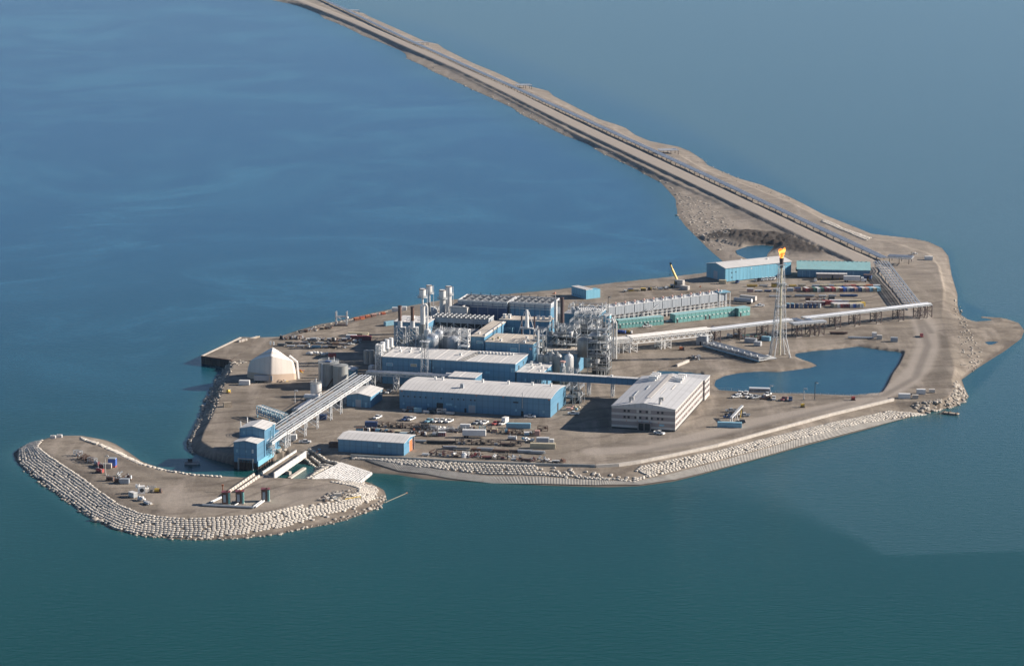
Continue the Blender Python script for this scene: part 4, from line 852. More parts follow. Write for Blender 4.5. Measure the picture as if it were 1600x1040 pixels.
vessel('pressure_vessel', 'white vessel squeezed beside the thick pale chimney', 668, 548, 513, 121, 2.0, 'tankwhite')
vessel('pressure_vessel', 'low white tank behind the furnace hall near the back shore', 672, 492, 478.5, 190, 4.6, 'tankwhite', z0=4)
vessel('pressure_vessel', 'wide grey drum standing amid the scaffold right of the hip house', 914, 556, 527, 128, 4.4, 'tankgrey')
# upright tank row
for i, (px, yt, r, m, lab) in enumerate(((846, 552, 1.9, 'tankgrey', 'leftmost dim grey tank of the upright tank row'), (855, 552, 2.1, 'tankgrey', 'second grey tank from the left of the upright tank row'), (862, 549, 1.7, 'tankgrey', 'third narrow grey tank from the left of the upright tank row'), (871, 551.5, 2.5, 'tankgrey', 'fourth and broadest grey tank of the upright tank row'), (889, 552.5, 2.5, 'tankwhite', 'bright white tank at the right end of the upright tank row'))):
    vessel('upright_tank', lab, px, 590, yt, 100, r, m, 'tank', 'upright tank row', z0=4)
b, zt = bz(892, 571, 84); t = T('cone_tank', 'grey tank with a shallow cone roof beside the walkway', 'tank', b, 84)
part(t, 'shell', lambda m: m.cyl((0, 0, 0), (0, 0, 5.2), 3.3, 'concrete', 24)); part(t, 'cone_roof', lambda m: m.cyl((0, 0, 5.203), (0, 0, 7.8), 3.5, 'tankgrey', 24, .5)); part(t, 'top_pipe', lambda m: m.cyl((0, 0, 7.5), (0, 0, 9), .3, 'steel', 8))
b, zt = bz(879.5, 566, 88); t = T('capped_vent', 'short grey vent drum with a reddish cap beside the cone roofed tank', 'vent', b, 88)
part(t, 'drum', lambda m: m.cyl((0, 0, 0), (0, 0, zt - 6), 1.6, 'tankgrey', 16)); part(t, 'neck', lambda m: m.cyl((0, 0, zt - 5.997), (0, 0, zt - 4), .9, 'steel', 12)); part(t, 'cap', lambda m: m.cyl((0, 0, zt - 3.997), (0, 0, zt - 3.2), 1.5, 'pink', 16))
# brown stack, white column, conical stack
t, zs = stack('brown_stack', 'tall sooty brown chimney with a white collar near its foot', 878.3, 150, [(464.5, 1.05, 'bronze'), (505, 1.9, 'steel'), (512, 1.0, 'duct')], 4.0)
t, zs = stack('white_column', 'slim white column between the grey cooler house and the brown chimney', 868.3, 158, [(466.5, .95, 'tankwhite'), (507, .7, 'tankgrey')], 4.0, cat='column')
t, zs = stack('jacketed_column', 'thicker grey column hiding behind the brown chimney', 873.5, 164, [(470, 1.7, 'tankgrey'), (478, 1.2, 'duct'), (489, 1.9, 'tankgrey')], 4.0, cat='column')
b, zt = bz(823.3, 484, 136); t = T('conical_stack', 'white tapering chimney held by slanting struts above the tan roof', 'chimney', b, 136); _, zm = bz(823, 511, 136)
part(t, 'barrel', lambda m: m.cyl((0, 0, zm - 4), (0, 0, zt - 4), 1.25, 'white', 16, .75)); part(t, 'collar', lambda m: m.box(-4, -1.2, zm - 4.8, 3.6, 1.2, zm - 4.2, 'steel'))
for x in (-6, 6.5): part(t, 'strut', lambda m: (m.bar((x, -1, zm - 12), (x * .2, -.6, zm + 5), .25, 'white'), m.bar((x * .3, -1, zm - 12), (x * .3, -1, zm - 4.8), .3, 'white')))
for px, lab in ((815, 'thin brown pipe stack left of the white conical chimney'), (835, 'thin brown pipe stack right of the white conical chimney')):
    stack('thin_stack', lab, px, 138, [(494, .5, 'bronze')], 4.0, n=8)
stack('slim_vent_column', 'slim white vent column beside the tan roofed hall', 841, 108, [(514, .55, 'white'), (550, .7, 'duct')], 4.0, n=10, cat='column')
# pipe jumble modules
def module(name, label, px0, px1, yt, a, dep, zb=0.0, lv=5, seed=1, dense=1.0, cols=None, mt='galv'):
    rnd = random.Random(seed); b0, zt = bz(px0, yt, a); b1, _ = bz(px1, yt, a); w_ = b1 - b0; h = zt - 4
    t = T(name, label, 'process module', b0, a); nb = cols or max(1, round(w_ / 5))
    def fr(m):
        for i in range(nb + 1):
            for y in (0, dep): m.bar((w_ * i / nb, y, zb), (w_ * i / nb, y, h), .3, mt)
        for k in range(1, lv + 1):
            z = zb + (h - zb) * k / lv
            for y in (0, dep): m.bar((0, y, z), (w_, y, z), .3, mt)
            for i in range(nb + 1): m.bar((w_ * i / nb, 0, z), (w_ * i / nb, dep, z), .28, mt)
        for i in range(nb):
            k = rnd.randrange(lv); z0 = zb + (h - zb) * k / lv; z1_ = zb + (h - zb) * (k + 1) / lv
            m.bar((w_ * i / nb, 0, z0), (w_ * (i + 1) / nb, 0, z1_), .25, mt)
    part(t, 'frame', fr)
    for k in range(1, lv):
        z = zb + (h - zb) * k / lv
        if rnd.random() < .8: part(t, 'grating', lambda m: m.box(.1, .1, z - .1, w_ * rnd.uniform(.5, .98), dep - .1, z + .05, 'galv'))
        for q in range(int(max(1, w_ / 5) * 2 * dense)):
            x = rnd.uniform(1, max(1.2, w_ - 1.5)); y = rnd.uniform(1, dep - 1); r = rnd.uniform(.5, 1.3)
            c = rnd.choice(['duct', 'galv', 'tankgrey', 'tankgrey', 'white', 'galv', 'greyroof'])
            if rnd.random() < .5: part(t, 'drum', lambda m: (m.cyl((x, y, z + .1), (x, y, z + rnd.uniform(1.5, 3.5)), r, c, 10)))
            else: L_ = rnd.uniform(2, 5); part(t, 'exchanger', lambda m: (m.cyl((x, y, z + r + .3), (min(w_, x + L_), y, z + r + .3), r, c, 10), m.box(x + .5, y - r * .5, z, x + .9, y + r * .5, z + r, c)))
        for q in range(int(5 * dense)):
            y = rnd.uniform(-.3, dep); zz = z + rnd.uniform(.3, 2.4); x0 = rnd.uniform(-.5, w_ * .5); x1 = rnd.uniform(w_ * .5, w_ + .5); c = rnd.choice(['duct', 'galv', 'greyroof', 'tankgrey'])
            part(t, 'pipe_run', lambda m: (m.cyl((x0, y, zz), (x1, y, zz), rnd.uniform(.15, .4), c, 6), m.cyl((x1, y, zz), (x1, y, max(0, zz - rnd.uniform(2, 6))), .2, c, 6)))
    for q in range(int(w_ / 2)): 
        x = rnd.uniform(0, w_); y = rnd.uniform(0, dep); part(t, 'vent_pipe', lambda m: m.cyl((x, y, h - 1), (x, y, h + rnd.uniform(.5, 2.5)), rnd.uniform(.12, .35), rnd.choice(['white', 'steel', 'galv']), 6))
    part(t, 'shade_core', lambda m: m.box(1.2, dep * .55, max(zb, .1), w_ - .8, dep - .6, zb + (h - zb) * .72, 'dark'))  # dark box added as painted shade inside the pipework
    part(t, 'handrail', lambda m: handrail(m, rect(0, 0, w_, dep, h), 1.1, mt, .13))
    return t, w_, h
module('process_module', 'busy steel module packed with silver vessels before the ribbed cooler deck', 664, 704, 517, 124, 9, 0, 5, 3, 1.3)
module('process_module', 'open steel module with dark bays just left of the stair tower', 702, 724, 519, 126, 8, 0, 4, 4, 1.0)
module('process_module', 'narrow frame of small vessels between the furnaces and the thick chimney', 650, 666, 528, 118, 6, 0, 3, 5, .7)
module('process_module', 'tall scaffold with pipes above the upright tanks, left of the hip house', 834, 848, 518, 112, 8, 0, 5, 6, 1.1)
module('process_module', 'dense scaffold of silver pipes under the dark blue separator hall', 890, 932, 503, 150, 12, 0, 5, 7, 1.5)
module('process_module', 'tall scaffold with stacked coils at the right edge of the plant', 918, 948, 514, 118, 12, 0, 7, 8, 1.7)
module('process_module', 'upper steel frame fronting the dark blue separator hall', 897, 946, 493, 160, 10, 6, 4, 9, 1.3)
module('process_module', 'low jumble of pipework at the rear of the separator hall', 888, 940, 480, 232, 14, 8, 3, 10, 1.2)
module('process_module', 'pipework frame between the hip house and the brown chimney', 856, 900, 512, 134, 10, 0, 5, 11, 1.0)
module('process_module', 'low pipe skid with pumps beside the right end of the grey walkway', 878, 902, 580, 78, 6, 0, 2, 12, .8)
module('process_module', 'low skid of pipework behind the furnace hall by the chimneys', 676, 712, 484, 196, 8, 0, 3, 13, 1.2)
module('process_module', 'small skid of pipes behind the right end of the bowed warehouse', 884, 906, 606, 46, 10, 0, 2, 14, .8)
# looped white pipes at the right edge
b, zt = bz(954, 500, 150)
for i in range(3):
    t = T('hairpin_pipe', ['outermost', 'middle', 'innermost'][i] + ' of the three tall white pipe bends at the right edge of the plant', 'pipe', b + i * 1.7, 150)
    part(t, 'riser', lambda m: m.cyl((0, 0, 4), (0, 0, zt - 5.6 + (i == 1) * 1.2), .45, 'white', 8)); part(t, 'bend', lambda m: (m.cyl((0, 0, zt - 5.7 + (i == 1) * 1.2), (-1.4, 2, zt - 4.2 + (i == 1) * 1.2), .45, 'white', 8), m.cyl((-1.4, 2, zt - 4.2), (-3.5, 5, zt - 4.4), .45, 'white', 8)))
# stair tower and vents along the left end of the big hall
b, zt = bz(591, 539, 74); b0_, _ = bz(587, 560, 74); b1_, _ = bz(595, 560, 74)
t = T('stair_tower', 'white lattice stair tower at the left front corner of the largest process hall', 'tower', b0_, 74); w_ = b1_ - b0_
part(t, 'frame', lambda m: lattice(m, rect(0, 0, w_, 4, 0), rect(0, 0, w_, 4, zt - 4), 7, 'steel', .4, .28, 2))
for k in range(6): part(t, 'stair_flight', lambda m: m.bar((.3, 1 + 2 * (k % 2), k * 2.4), (w_ - .3, 1 + 2 * (k % 2), k * 2.4 + 2.2), .8, 'galv', .2))
for i, (px, py, aa) in enumerate(((591.5, 538, 76), (598, 534, 83), (604.5, 530, 90), (611, 527.5, 97))):
    b, z_ = bz(px, py, aa); t = T('roof_exhaust', ['first and nearest', 'second', 'third', 'fourth and farthest'][i] + ' of the four white exhaust drums at the left end of the plant', 'exhaust', b, aa, 4, 'exhaust drums at the left end of the plant')
    part(t, 'drum', lambda m: m.cyl((0, 0, z_ - 9), (0, 0, z_ - 4), 1.25, 'white', 14)); part(t, 'lower_duct', lambda m: m.cyl((0, 0, 2), (0, 0, z_ - 9.003), .7, 'galv', 10))
    part(t, 'stand', lambda m: lattice(m, rect(-1.5, -1.5, 1.5, 1.5, 0), rect(-1.5, -1.5, 1.5, 1.5, z_ - 9), 4, 'white', .3, .2))
b, zt = bz(907 * 0 + 727, 516, 108); 
t = T('stair_tower', 'white open stair tower in front of the tall narrow blue hall', 'tower', b - 3, 104); zt = bz(727, 516, 104)[1]
part(t, 'frame', lambda m: lattice(m, rect(0, 0, 5.6, 4.5, 0), rect(0, 0, 5.6, 4.5, zt - 4), 8, 'white', .4, .3, False))
for k in range(4): part(t, 'landing', lambda m: m.box(0, -.2, 6 + k * 3.3, 5.6, 4.6, 6.5 + k * 3.3, 'steel'))
b, zt = bz(663, 531, 66.5); t = T('lattice_mast', 'slender lattice mast rising in front of the largest process hall', 'mast', b, 67)
part(t, 'frame', lambda m: lattice(m, rect(-1.9, -1.5, 1.9, 1.5, 0), rect(-1.5, -1.1, 1.5, 1.1, zt - 4), 9, 'galv', .2, .11, True))
part(t, 'platform', lambda m: (m.box(-4, -2, 8, 4, 2, 8.4, 'steel'), m.box(-2.6, -2, zt - 5, 2.6, 2, zt - 4.8, 'steel')))
part(t, 'centre_pipe', lambda m: m.cyl((0, 0, 0), (0, 0, zt - 2), .15, 'dark', 8))
t = T('vent_skid', 'cluster of white ducts at the foot of the largest process hall', 'skid', bz(703, 590, 60)[0], 60)
part(t, 'drum', lambda m: (m.cyl((-2, 0, 9.5), (3, 0, 9.5), 1.3, 'white', 12), m.cyl((0, 0, 0), (0, 0, 9), .7, 'steel', 10)))
for s in (-1, 1): part(t, 'sloping_duct', lambda m: (m.bar((s * 7, -1, 4), (s * 2, 0, 9), .8, 'steel'), m.bar((s * 5, 1, 1), (s * 5, 1, 7), .3, 'steel')))
# ---- storage tanks near the sloping rack
b, a = g(514, 601); t = T('water_tank', 'large dull grey steel tank beside the sloping pipe rack', 'tank', b, a); H_ = 12.8
part(t, 'shell', lambda m: m.cyl((0, 0, 0), (0, 0, H_), 5.7, 'tankgrey', 40)); part(t, 'cone_roof', lambda m: m.cyl((0, 0, H_ + .003), (0, 0, H_ + 1.0), 5.85, 'tankgrey', 40, .4))
part(t, 'side_pipe', lambda m: m.cyl((-1.8, -5.7, .5), (-1.8, -5.7, H_ + .2), .42, 'steel', 8)); part(t, 'rim_rail', lambda m: handrail(m, [(5.6 * math.cos(q * .52), 5.6 * math.sin(q * .52), H_) for q in range(12)], 1.1, 'galv', .1))
part(t, 'roof_vent', lambda m: (m.cyl((0, 0, H_ + .8), (0, 0, H_ + 2.4), .4, 'white', 8), m.cyl((2.8, 1, H_ + .3), (2.8, 1, H_ + 3), .2, 'white', 8))); part(t, 'hatch', lambda m: m.cbox(.6, -2.4, H_ + .55, 3.0, 2.4, .5, 'navy'))
part(t, 'stair', lambda m: [m.bar((5.9 * math.cos(-1.4 + k * .13), 5.9 * math.sin(-1.4 + k * .13), k * 1.1), (5.9 * math.cos(-1.4 + (k + 1) * .13), 5.9 * math.sin(-1.4 + (k + 1) * .13), (k + 1) * 1.1), .5, 'rust') for k in range(11)])
b, a = g(520, 607); t = T('water_tank', 'second grey steel tank half hidden behind the large dull one', 'tank', b + 3.5, a + 3); part(t, 'shell', lambda m: m.cyl((0, 0, 0), (0, 0, 12.6), 4.2, 'tankgrey', 32)); part(t, 'cone_roof', lambda m: m.cyl((0, 0, 12.603), (0, 0, 13.4), 4.3, 'tankgrey', 32, .4))
b, a = g(494, 619); t = T('white_silo', 'short white upright tank behind the lying white cylinder', 'tank', b, a)
part(t, 'shell', lambda m: m.cyl((0, 0, 0), (0, 0, 7.2), 3.0, 'tankwhite', 28)); part(t, 'cone_roof', lambda m: m.cyl((0, 0, 7.203), (0, 0, 7.9), 3.05, 'tankgrey', 28, .3)); part(t, 'top_rail', lambda m: (handrail(m, [(2.9 * math.cos(q * .785), 2.9 * math.sin(q * .785), 7.2) for q in range(8)], 1.1, 'galv', .1), m.cyl((0, 0, 7.5), (0, 0, 9.8), .3, 'white', 8)))
b, a = g(488, 625); t = T('lying_tank', 'white cylindrical tank lying on saddles beside the white silo', 'tank', b, a)
part(t, 'shell', lambda m: (m.cyl((-4, 0, 1.9), (4, 0, 1.9), 1.45, 'tankwhite', 20), m.cyl((4, 0, 1.9), (4.5, 0, 1.9), 1.45, 'tankwhite', 20, .8), m.cyl((-4, 0, 1.9), (-4.5, 0, 1.9), 1.45, 'tankwhite', 20, .8)))
for x in (-2.6, 2.6): part(t, 'saddle', lambda m: m.cbox(x, 0, 0, .6, 2.6, .9, 'concrete'))
for px, py, l_ in ((568, 571, 'left'), (575, 571, 'right')):
    b, a = g(px, py); t = T('shaded_tank', f'{l_} one of two dull tanks standing in shade behind the stair tower', 'tank', b, a + 6, 4, 'dull tanks in shade'); part(t, 'shell', lambda m: m.cyl((0, 0, 0), (0, 0, 7.5), 1.8, 'tankgrey', 16)); part(t, 'cone_roof', lambda m: m.cyl((0, 0, 7.503), (0, 0, 8.1), 1.9, 'tankgrey', 16, .3))
# small white roofed cabin behind tank
b, a = g(541, 588); t = T('pump_cabin', 'small pale blue cabin with a white roof behind the dull grey tank', 'cabin', b - 3, a); gable_hall(t, 7, 8, 3.4, 4.1, 'blue2', 'roof', 'y'); panel(t, 'door', 'front', 7, 8, 3, 0, 1.2, 2.2, 'white')
# clarifier ring and blue truss
b, a = g(403, 678); t = T('clarifier_ring', 'open round concrete basin behind the stepped intake building', 'basin', b + 2, a)
part(t, 'rim', lambda m: m.lathe(0, 0, [(7.4, 0), (7.4, 3.4), (6.9, 3.4), (6.9, 1.2), (.1, 1.2)], 'concrete', 36)); part(t, 'centre_bridge', lambda m: (m.bar((-7.2, -1, 3.7), (7.2, 1.2, 3.7), 1.1, 'pink', .3), m.cyl((0, 0, 1), (0, 0, 4.2), 1.0, 'rust', 10)))
part(t, 'rim_lattice', lambda m: handrail(m, [(7.15 * math.cos(q * .35), 7.15 * math.sin(q * .35), 3.4) for q in range(18)], 1.3, 'galv', .14))
q0 = P(401, 651, 4); q1 = P(441, 665, 4); az = math.atan2(q1[1] - q0[1], q1[0] - q0[0]); L1 = math.hypot(q1[0] - q0[0], q1[1] - q0[1])
t = thing('blue_truss_module', 'pale blue caged truss module slanting past the round basin', 'truss', q0, az)
def _t(m):
    nseg = 11
    for y in (0, 3.4):
        for z in (1.6, 5.8): m.bar((0, y, z), (L1, y, z), .35, 'ltblue')
        for i in range(nseg + 1): m.bar((L1 * i / nseg, y, 1.6), (L1 * i / nseg, y, 5.8), .28, 'ltblue')
        for i in range(nseg): m.bar((L1 * i / nseg, y, 1.6 if i % 2 else 5.8), (L1 * (i + 1) / nseg, y, 5.8 if i % 2 else 1.6), .22, 'steel')
    for i in range(nseg + 1): m.bar((L1 * i / nseg, 0, 5.8), (L1 * i / nseg, 3.4, 5.8), .28, 'steel')
part(t, 'truss', _t); part(t, 'inner_pipe', lambda m: (m.cyl((0, 1.2, 2.8), (L1, 1.2, 2.8), .7, 'ltblue', 10), m.cyl((0, 2.4, 4.2), (L1, 2.4, 4.2), .45, 'duct', 8)))
for x in (1, L1 * .5, L1 - 1): part(t, 'leg', lambda m: (m.bar((x, 0, 0), (x, 0, 1.6), .4, 'ltblue'), m.bar((x, 3.4, 0), (x, 3.4, 1.6), .4, 'ltblue')))
# ---- pipe racks
def rack(name, label, p0, p1, width, truss=0.0, rk=1.0, m='steel', pipes=4, nb=12, deck=True, cover=None, legs=(), legm='steel', legw=None, group=None, side=1, legd=True):
    """an elevated rack from p0 to p1 (deck edge, world xyz), legs at fractions"""
    p0 = Vector(p0); p1 = Vector(p1); d = p1 - p0; L_ = Vector((d.x, d.y, 0)).length; az = math.atan2(d.y, d.x); dz = d.z
    t = thing(name, label, 'pipe rack', (p0.x, p0.y, 4.0), az, group); z0 = p0.z - 4; w_ = width * side
    zz = lambda x: z0 + dz * x / L_
    def dk(mb):
        for y in (0, w_): mb.bar((0, y, zz(0) - .3), (L_, y, zz(L_) - .3), .5, m)
        for i in range(nb + 1): x = L_ * i / nb; mb.bar((x, 0, zz(x) - .3), (x, w_, zz(x) - .3), .35, m)
        if truss:
            for y in (0, w_):
                mb.bar((0, y, zz(0) - truss), (L_, y, zz(L_) - truss), .45, m)
                for i in range(nb):
                    x0, x1 = L_ * i / nb, L_ * (i + 1) / nb; xm = (x0 + x1) / 2
                    mb.bar((x0, y, zz(x0) - truss), (xm, y, zz(xm) - .3), .26, m); mb.bar((xm, y, zz(xm) - .3), (x1, y, zz(x1) - truss), .26, m); mb.bar((x0, y, zz(x0) - truss), (x0, y, zz(x0)), .3, m)
    part(t, 'frame', dk)
    for i in range(pipes):
        y = w_ * (i + .7) / (pipes + .4); r = min(.5, abs(w_) / (pipes + 1) * .36) * (1 if i % 2 else .8) * rk
        part(t, 'pipe', lambda mb: mb.cyl((0, y, zz(0) + r), (L_, y, zz(L_) + r), r, 'duct' if not cover else cover, 8))
    for f in legs:
        x = L_ * f; ww = legw or 2.4
        if legd: part(t, 'trestle', lambda mb: (lattice(mb, rect(x - ww / 2, .1 * side, x + ww / 2, w_ - .1 * side, 0), rect(x - ww / 2, .1 * side, x + ww / 2, w_ - .1 * side, zz(x) - .5 - truss * .9), 2, legm, .46 if legm == 'brown' else .34, .22, True), mb.box(x - ww / 2 - .1, min(0, w_) - .2, -.2, x + ww / 2 + .1, min(0, w_) + .8, .2, 'concrete') if legm == 'brown' else None))
        else: part(t, 'post', lambda mb: (mb.bar((x, .2 * side, 0), (x, .2 * side, zz(x) - .5), .4, legm), mb.bar((x, w_ - .2 * side, 0), (x, w_ - .2 * side, zz(x) - .5), .4, legm)))
    return t, L_
p0 = P(449, 673, 12.4); p1 = P(580, 586.5, 14.5)
t, L_ = rack('sloping_pipe_rack', 'long white truss pipe rack climbing from the intake building to the plant', p0, p1, 6.2, 1.6, .5, 'steel', 3, 22, legs=(.02, .2, .34, .5, .62, .8, .95), side=1)
d = (Vector(p1) - Vector(p0)).normalized()
for y in (7.0,): part(t, 'outer_walkway', lambda m: (m.bar((0, 8.2, 8.5), (L_, 8.2, 10.6), .9, 'galv', .3), m.bar((0, 8.7, 9.6), (L_, 8.7, 11.7), .2, 'steel')))
rack('intake_pipe_rack', 'short white pipe rack bending down to the intake building side', P(425, 690, 11.2), P(449, 672.5, 12.4), 5.8, 1.2, .5, 'steel', 3, 4, legs=(.1, .9), side=1)
b, a = g(614.5, 611); 
rack('plant_pipe_rack', 'grey pipe rack passing in front of the largest process hall', W(bz(572, 583, a)[0], a, 13.7), W(bz(722, 588, a)[0], a, 13.7), 5, 1.5, .8, 'galv', 5, 16, legs=(.05, .3, .55, .8), side=1, legw=1.6)
rack('tank_pipe_rack', 'low pipe rack running beside the lying white tank', P(468, 640, 6.5), P(492, 625, 6.5), 4, 0, 1, 'steel', 3, 5, legs=(.05, .5, .95), legd=False)
zD = 12.2
p0 = P(988, 529, zD); p1 = P(1113, 515.5, zD)
t, L_ = rack('white_truss_bridge', 'white truss pipe bridge running from the plant over the gravel yard', p0, p1, 7.5, 3.0, 1, 'white', 4, 14, cover='tankwhite', legs=(.02, .44, .97), legm='white', legw=4.5)
def _tr(m): lattice(m, rect(L_ * .36, .2, L_ * .41, 7.2, 0), rect(L_ * .36, .2, L_ * .41, 7.2, 4.5), 1, 'white', .35, .25, 2)
part(t, 'side_trestle', _tr)
rack('white_rack_end', 'white pipe rack end on braced trestles where the pipe bridge meets the plant', P(958, 533, 11.5), P(988, 530, 11.8), 7.5, 1.4, 1, 'white', 4, 4, cover='tankwhite', legs=(.15, .7), legm='white', legw=4.0)
b, a = g(1097, 539.5); t = T('grey_valve_house', 'tall grey box house under the end of the white truss bridge', 'building', b - 3.5, a)
part(t, 'wall', lambda m: m.box(0, 0, 0, 6.2, 7.5, 5.4, 'greywall')); part(t, 'roof', lambda m: m.box(-.2, -.2, 5.403, 6.4, 7.7, 5.6, 'steel')); part(t, 'door', lambda m: m.box(2, -.06, 0, 3, -.004, 2.2, 'dark'))
def trestle_run(name, label, pa, pb, trs, width=6.5):
    p0 = P(*pa, zD); p1 = P(*pb, zD); X0, X1 = pa[0], pb[0]
    return rack(name, label, p0, p1, width, 0, 1, 'galv', 5, int((X1 - X0) / 6), cover='duct', legs=[(x - X0) / (X1 - X0) for x in trs], legm='brown', legw=3.6)
t, L1_ = trestle_run('overhead_pipe_rack', 'silver overhead pipe rack on brown trestles passing behind the flare tower', (1113, 516), (1240, 500.5), (1122, 1160, 1196), 6.5)
t, L2_ = trestle_run('overhead_pipe_rack', 'short offset length of silver overhead pipe rack right of the flare tower', (1240, 506.5), (1292, 502.5), (1249, 1270, 1284), 6.0)
t, L3_ = trestle_run('overhead_pipe_rack', 'long silver overhead pipe rack on brown trestles reaching the far right road', (1261, 498), (1457, 475.5), (1309, 1339, 1372.5, 1408, 1441, 1453), 6.5)
rack('rack_crossover', 'angled crossover joining the first two silver overhead pipe racks', P(1234, 498.5, zD - .2), P(1252, 504.5, zD - .2), 5, 0, 1, 'galv', 4, 3, legs=())
rack('rack_crossover', 'angled crossover joining the offset rack to the long silver rack', P(1275, 501.5, zD - .2), P(1266, 498, zD - .2), 4, 0, 1, 'galv', 4, 3, legs=())
# ground level north-south pipe bundle east of road, with posts
rack('road_side_pipe_rack', 'bundle of parallel silver pipes on short posts running beside the far right road', P(1388, 408, 8.2), P(1439, 474, 8.2), 10, 0, .62, 'galv', 5, 16, legs=[.04 + .115 * i for i in range(9)], legd=False, legm='brown', side=-1)
rack('pipe_corner_loop', 'silver pipe loop folded sideways where the causeway pipeline reaches the island', P(1386, 402, 8.0), P(1424, 404, 8.0), 11, 0, 1, 'duct', 5, 5, legs=(.1, .5, .9), legd=False, legm='brown')
# low sloping module by the flare
q0 = P(1099, 543); q1 = P(1186, 567); az = math.atan2(q1[1] - q0[1], q1[0] - q0[0]); L1 = math.hypot(q1[0] - q0[0], q1[1] - q0[1])
t = thing('long_pipe_skid', 'long low skid carrying bundled grey pipes towards the foot of the flare tower', 'pipe skid', q0, az); wd = 17
part(t, 'deck', lambda m: (m.box(0, 0, 1.2, L1, 6, 1.6, 'steel'), [m.bar((L1 * i / 14, 0, 1.2), (L1 * i / 14, 0, 3.4), .3, 'steel') for i in range(15)], m.bar((0, 0, 3.4), (L1, 0, 3.4), .3, 'steel'), m.box(0, -.35, .7, L1, -.02, 1.25, 'ltblue')))
for i in range(8): part(t, 'pipe', lambda m: m.cyl((0, 1 + i * .95, 2.7), (L1, 1 + i * .95, 2.7), .4, 'galv' if i > 2 else 'steel', 8))
for i in range(9): part(t, 'valve', lambda m: (m.cyl((L1 * (i + .5) / 9, .6, 3.0), (L1 * (i + .5) / 9, .6, 4.2), .5, 'white', 8)))
for i in range(6): part(t, 'foot', lambda m: m.box(L1 * (i + .3) / 6, .2, 0, L1 * (i + .3) / 6 + .8, 5.6, 1.197, 'dark'))
q0 = P(1188, 565, 4); t = thing('white_pipe_bends', 'knot of white pipe bends lying at the foot of the flare tower', 'pipes', q0, R(14))
for i in range(4): part(t, 'pipe', lambda m: (m.cyl((0, i * 1.5, 1.2 + i * .2), (9.5 - i, i * 1.5, 1.6 + i * .3), .5, 'white', 8)))
# ---- flare tower
fx, fy, _ = P(1218, 557); t = thing('flare_tower', 'tall white lattice flare tower with a burning tip beside the lagoon', 'flare tower', (fx, fy, 4), R(14))
zt = zat(1219, 413, fx, fy) - 4; zc_ = zat(1219, 403, fx, fy) - 4; h1 = 11.0
h0 = 4.9; hm = 2.9; ht_ = 1.25
def sq(h_, z): return [(-h_, -h_, z), (h_, -h_, z), (h_, h_, z), (-h_, h_, z)]
part(t, 'lower_frame', lambda m: lattice(m, sq(h0, 0), sq(hm, h1), 1, 'steel', .34, .2, True))
part(t, 'upper_frame', lambda m: lattice(m, sq(hm, h1), sq(ht_, zt), 11, 'steel', .24, .13, True))
part(t, 'flare_pipe', lambda m: (m.cyl((0, 0, 1), (0, 0, zt - 2), .5, 'tan', 12), m.cyl((.9, .5, 1), (.9, .5, zt), .2, 'steel', 8)))
part(t, 'flare_tip', lambda m: (m.cyl((0, 0, zt - 2), (0, 0, zc_), .95, 'bronze', 12, 1.25)))
part(t, 'service_derrick', lambda m: lattice(m, [(-h0 - 1.5, -1.4, 0), (-hm - 3, 1.4, 0), (-hm - 2.6, -1.6, 0)], [(-hm * .6 - 1.6, -.8, zt * .62), (-hm * .6 - .6, .8, zt * .62), (-hm * .6 - .5, -1, zt * .62)], 9, 'galv', .18, .12, True))
for z in (zt, zt * .8, zt * .55): part(t, 'platform', lambda m: m.box(-ht_ - 1.1, -ht_ - 1.1, z - .2, ht_ + 1.1, ht_ + 1.1, z, 'galv'))
for x, y in ((-h0, -h0), (h0, -h0), (h0, h0), (-h0, h0)): part(t, 'footing', lambda m: m.cbox(x, y, -.3, 1.6, 1.6, .7, 'concrete'))
for z, s in ((zt * .78, 1), (zt * .55, 1), (zt * .72, -1)): part(t, 'spotlight', lambda m: m.cbox(s * (hm * .7 + .5), -1, z, .9, .9, .9, 'white'))
fm = bpy.data.materials.new('flame'); fm.use_nodes = True; ft = fm.node_tree
for n in list(ft.nodes): ft.nodes.remove(n)
fe = ft.nodes.new('ShaderNodeEmission'); fo = ft.nodes.new('ShaderNodeOutputMaterial'); fe.inputs[1].default_value = 1.15
ftc = nn(ft, 'ShaderNodeTexCoord'); fn = nn(ft, 'ShaderNodeTexNoise'); fn.inputs['Scale'].default_value = .55; fn.inputs['Detail'].default_value = 3
fr = nn(ft, 'ShaderNodeValToRGB'); fr.color_ramp.elements[0].position = .44; fr.color_ramp.elements[0].color = (1.0, .16, .02, 1); fr.color_ramp.elements[1].position = .6; fr.color_ramp.elements[1].color = (1.0, .62, .13, 1)
ft.links.new(ftc.outputs['Object'], fn.inputs[0]); ft.links.new(fn.outputs[0], fr.inputs[0]); ft.links.new(fr.outputs[0], fe.inputs[0]); ft.links.new(fe.outputs[0], fo.inputs[0]); MT['flame'] = fm
def blob(mb, cx, cy, cz, rx, ry, rz, m, seed=0, n=14, k=9, rough=.25):
    vs = []; 
    for j in range(k + 1):
        th = math.pi * j / k
        for i in range(n):
            a = 2 * math.pi * i / n; d = Vector((math.sin(th) * math.cos(a), math.sin(th) * math.sin(a), math.cos(th)))
            s = 1 + rough * mnoise.noise(d * 1.7 + Vector((seed * 7.3, 0, 0))) * 2; vs.append((cx + d.x * rx * s, cy + d.y * ry * s, cz + d.z * rz * s))
    fs = [(j * n + i, (j + 1) * n + i, (j + 1) * n + (i + 1) % n, j * n + (i + 1) % n) for j in range(k) for i in range(n)]
    return mb.add(vs, fs, m, True)
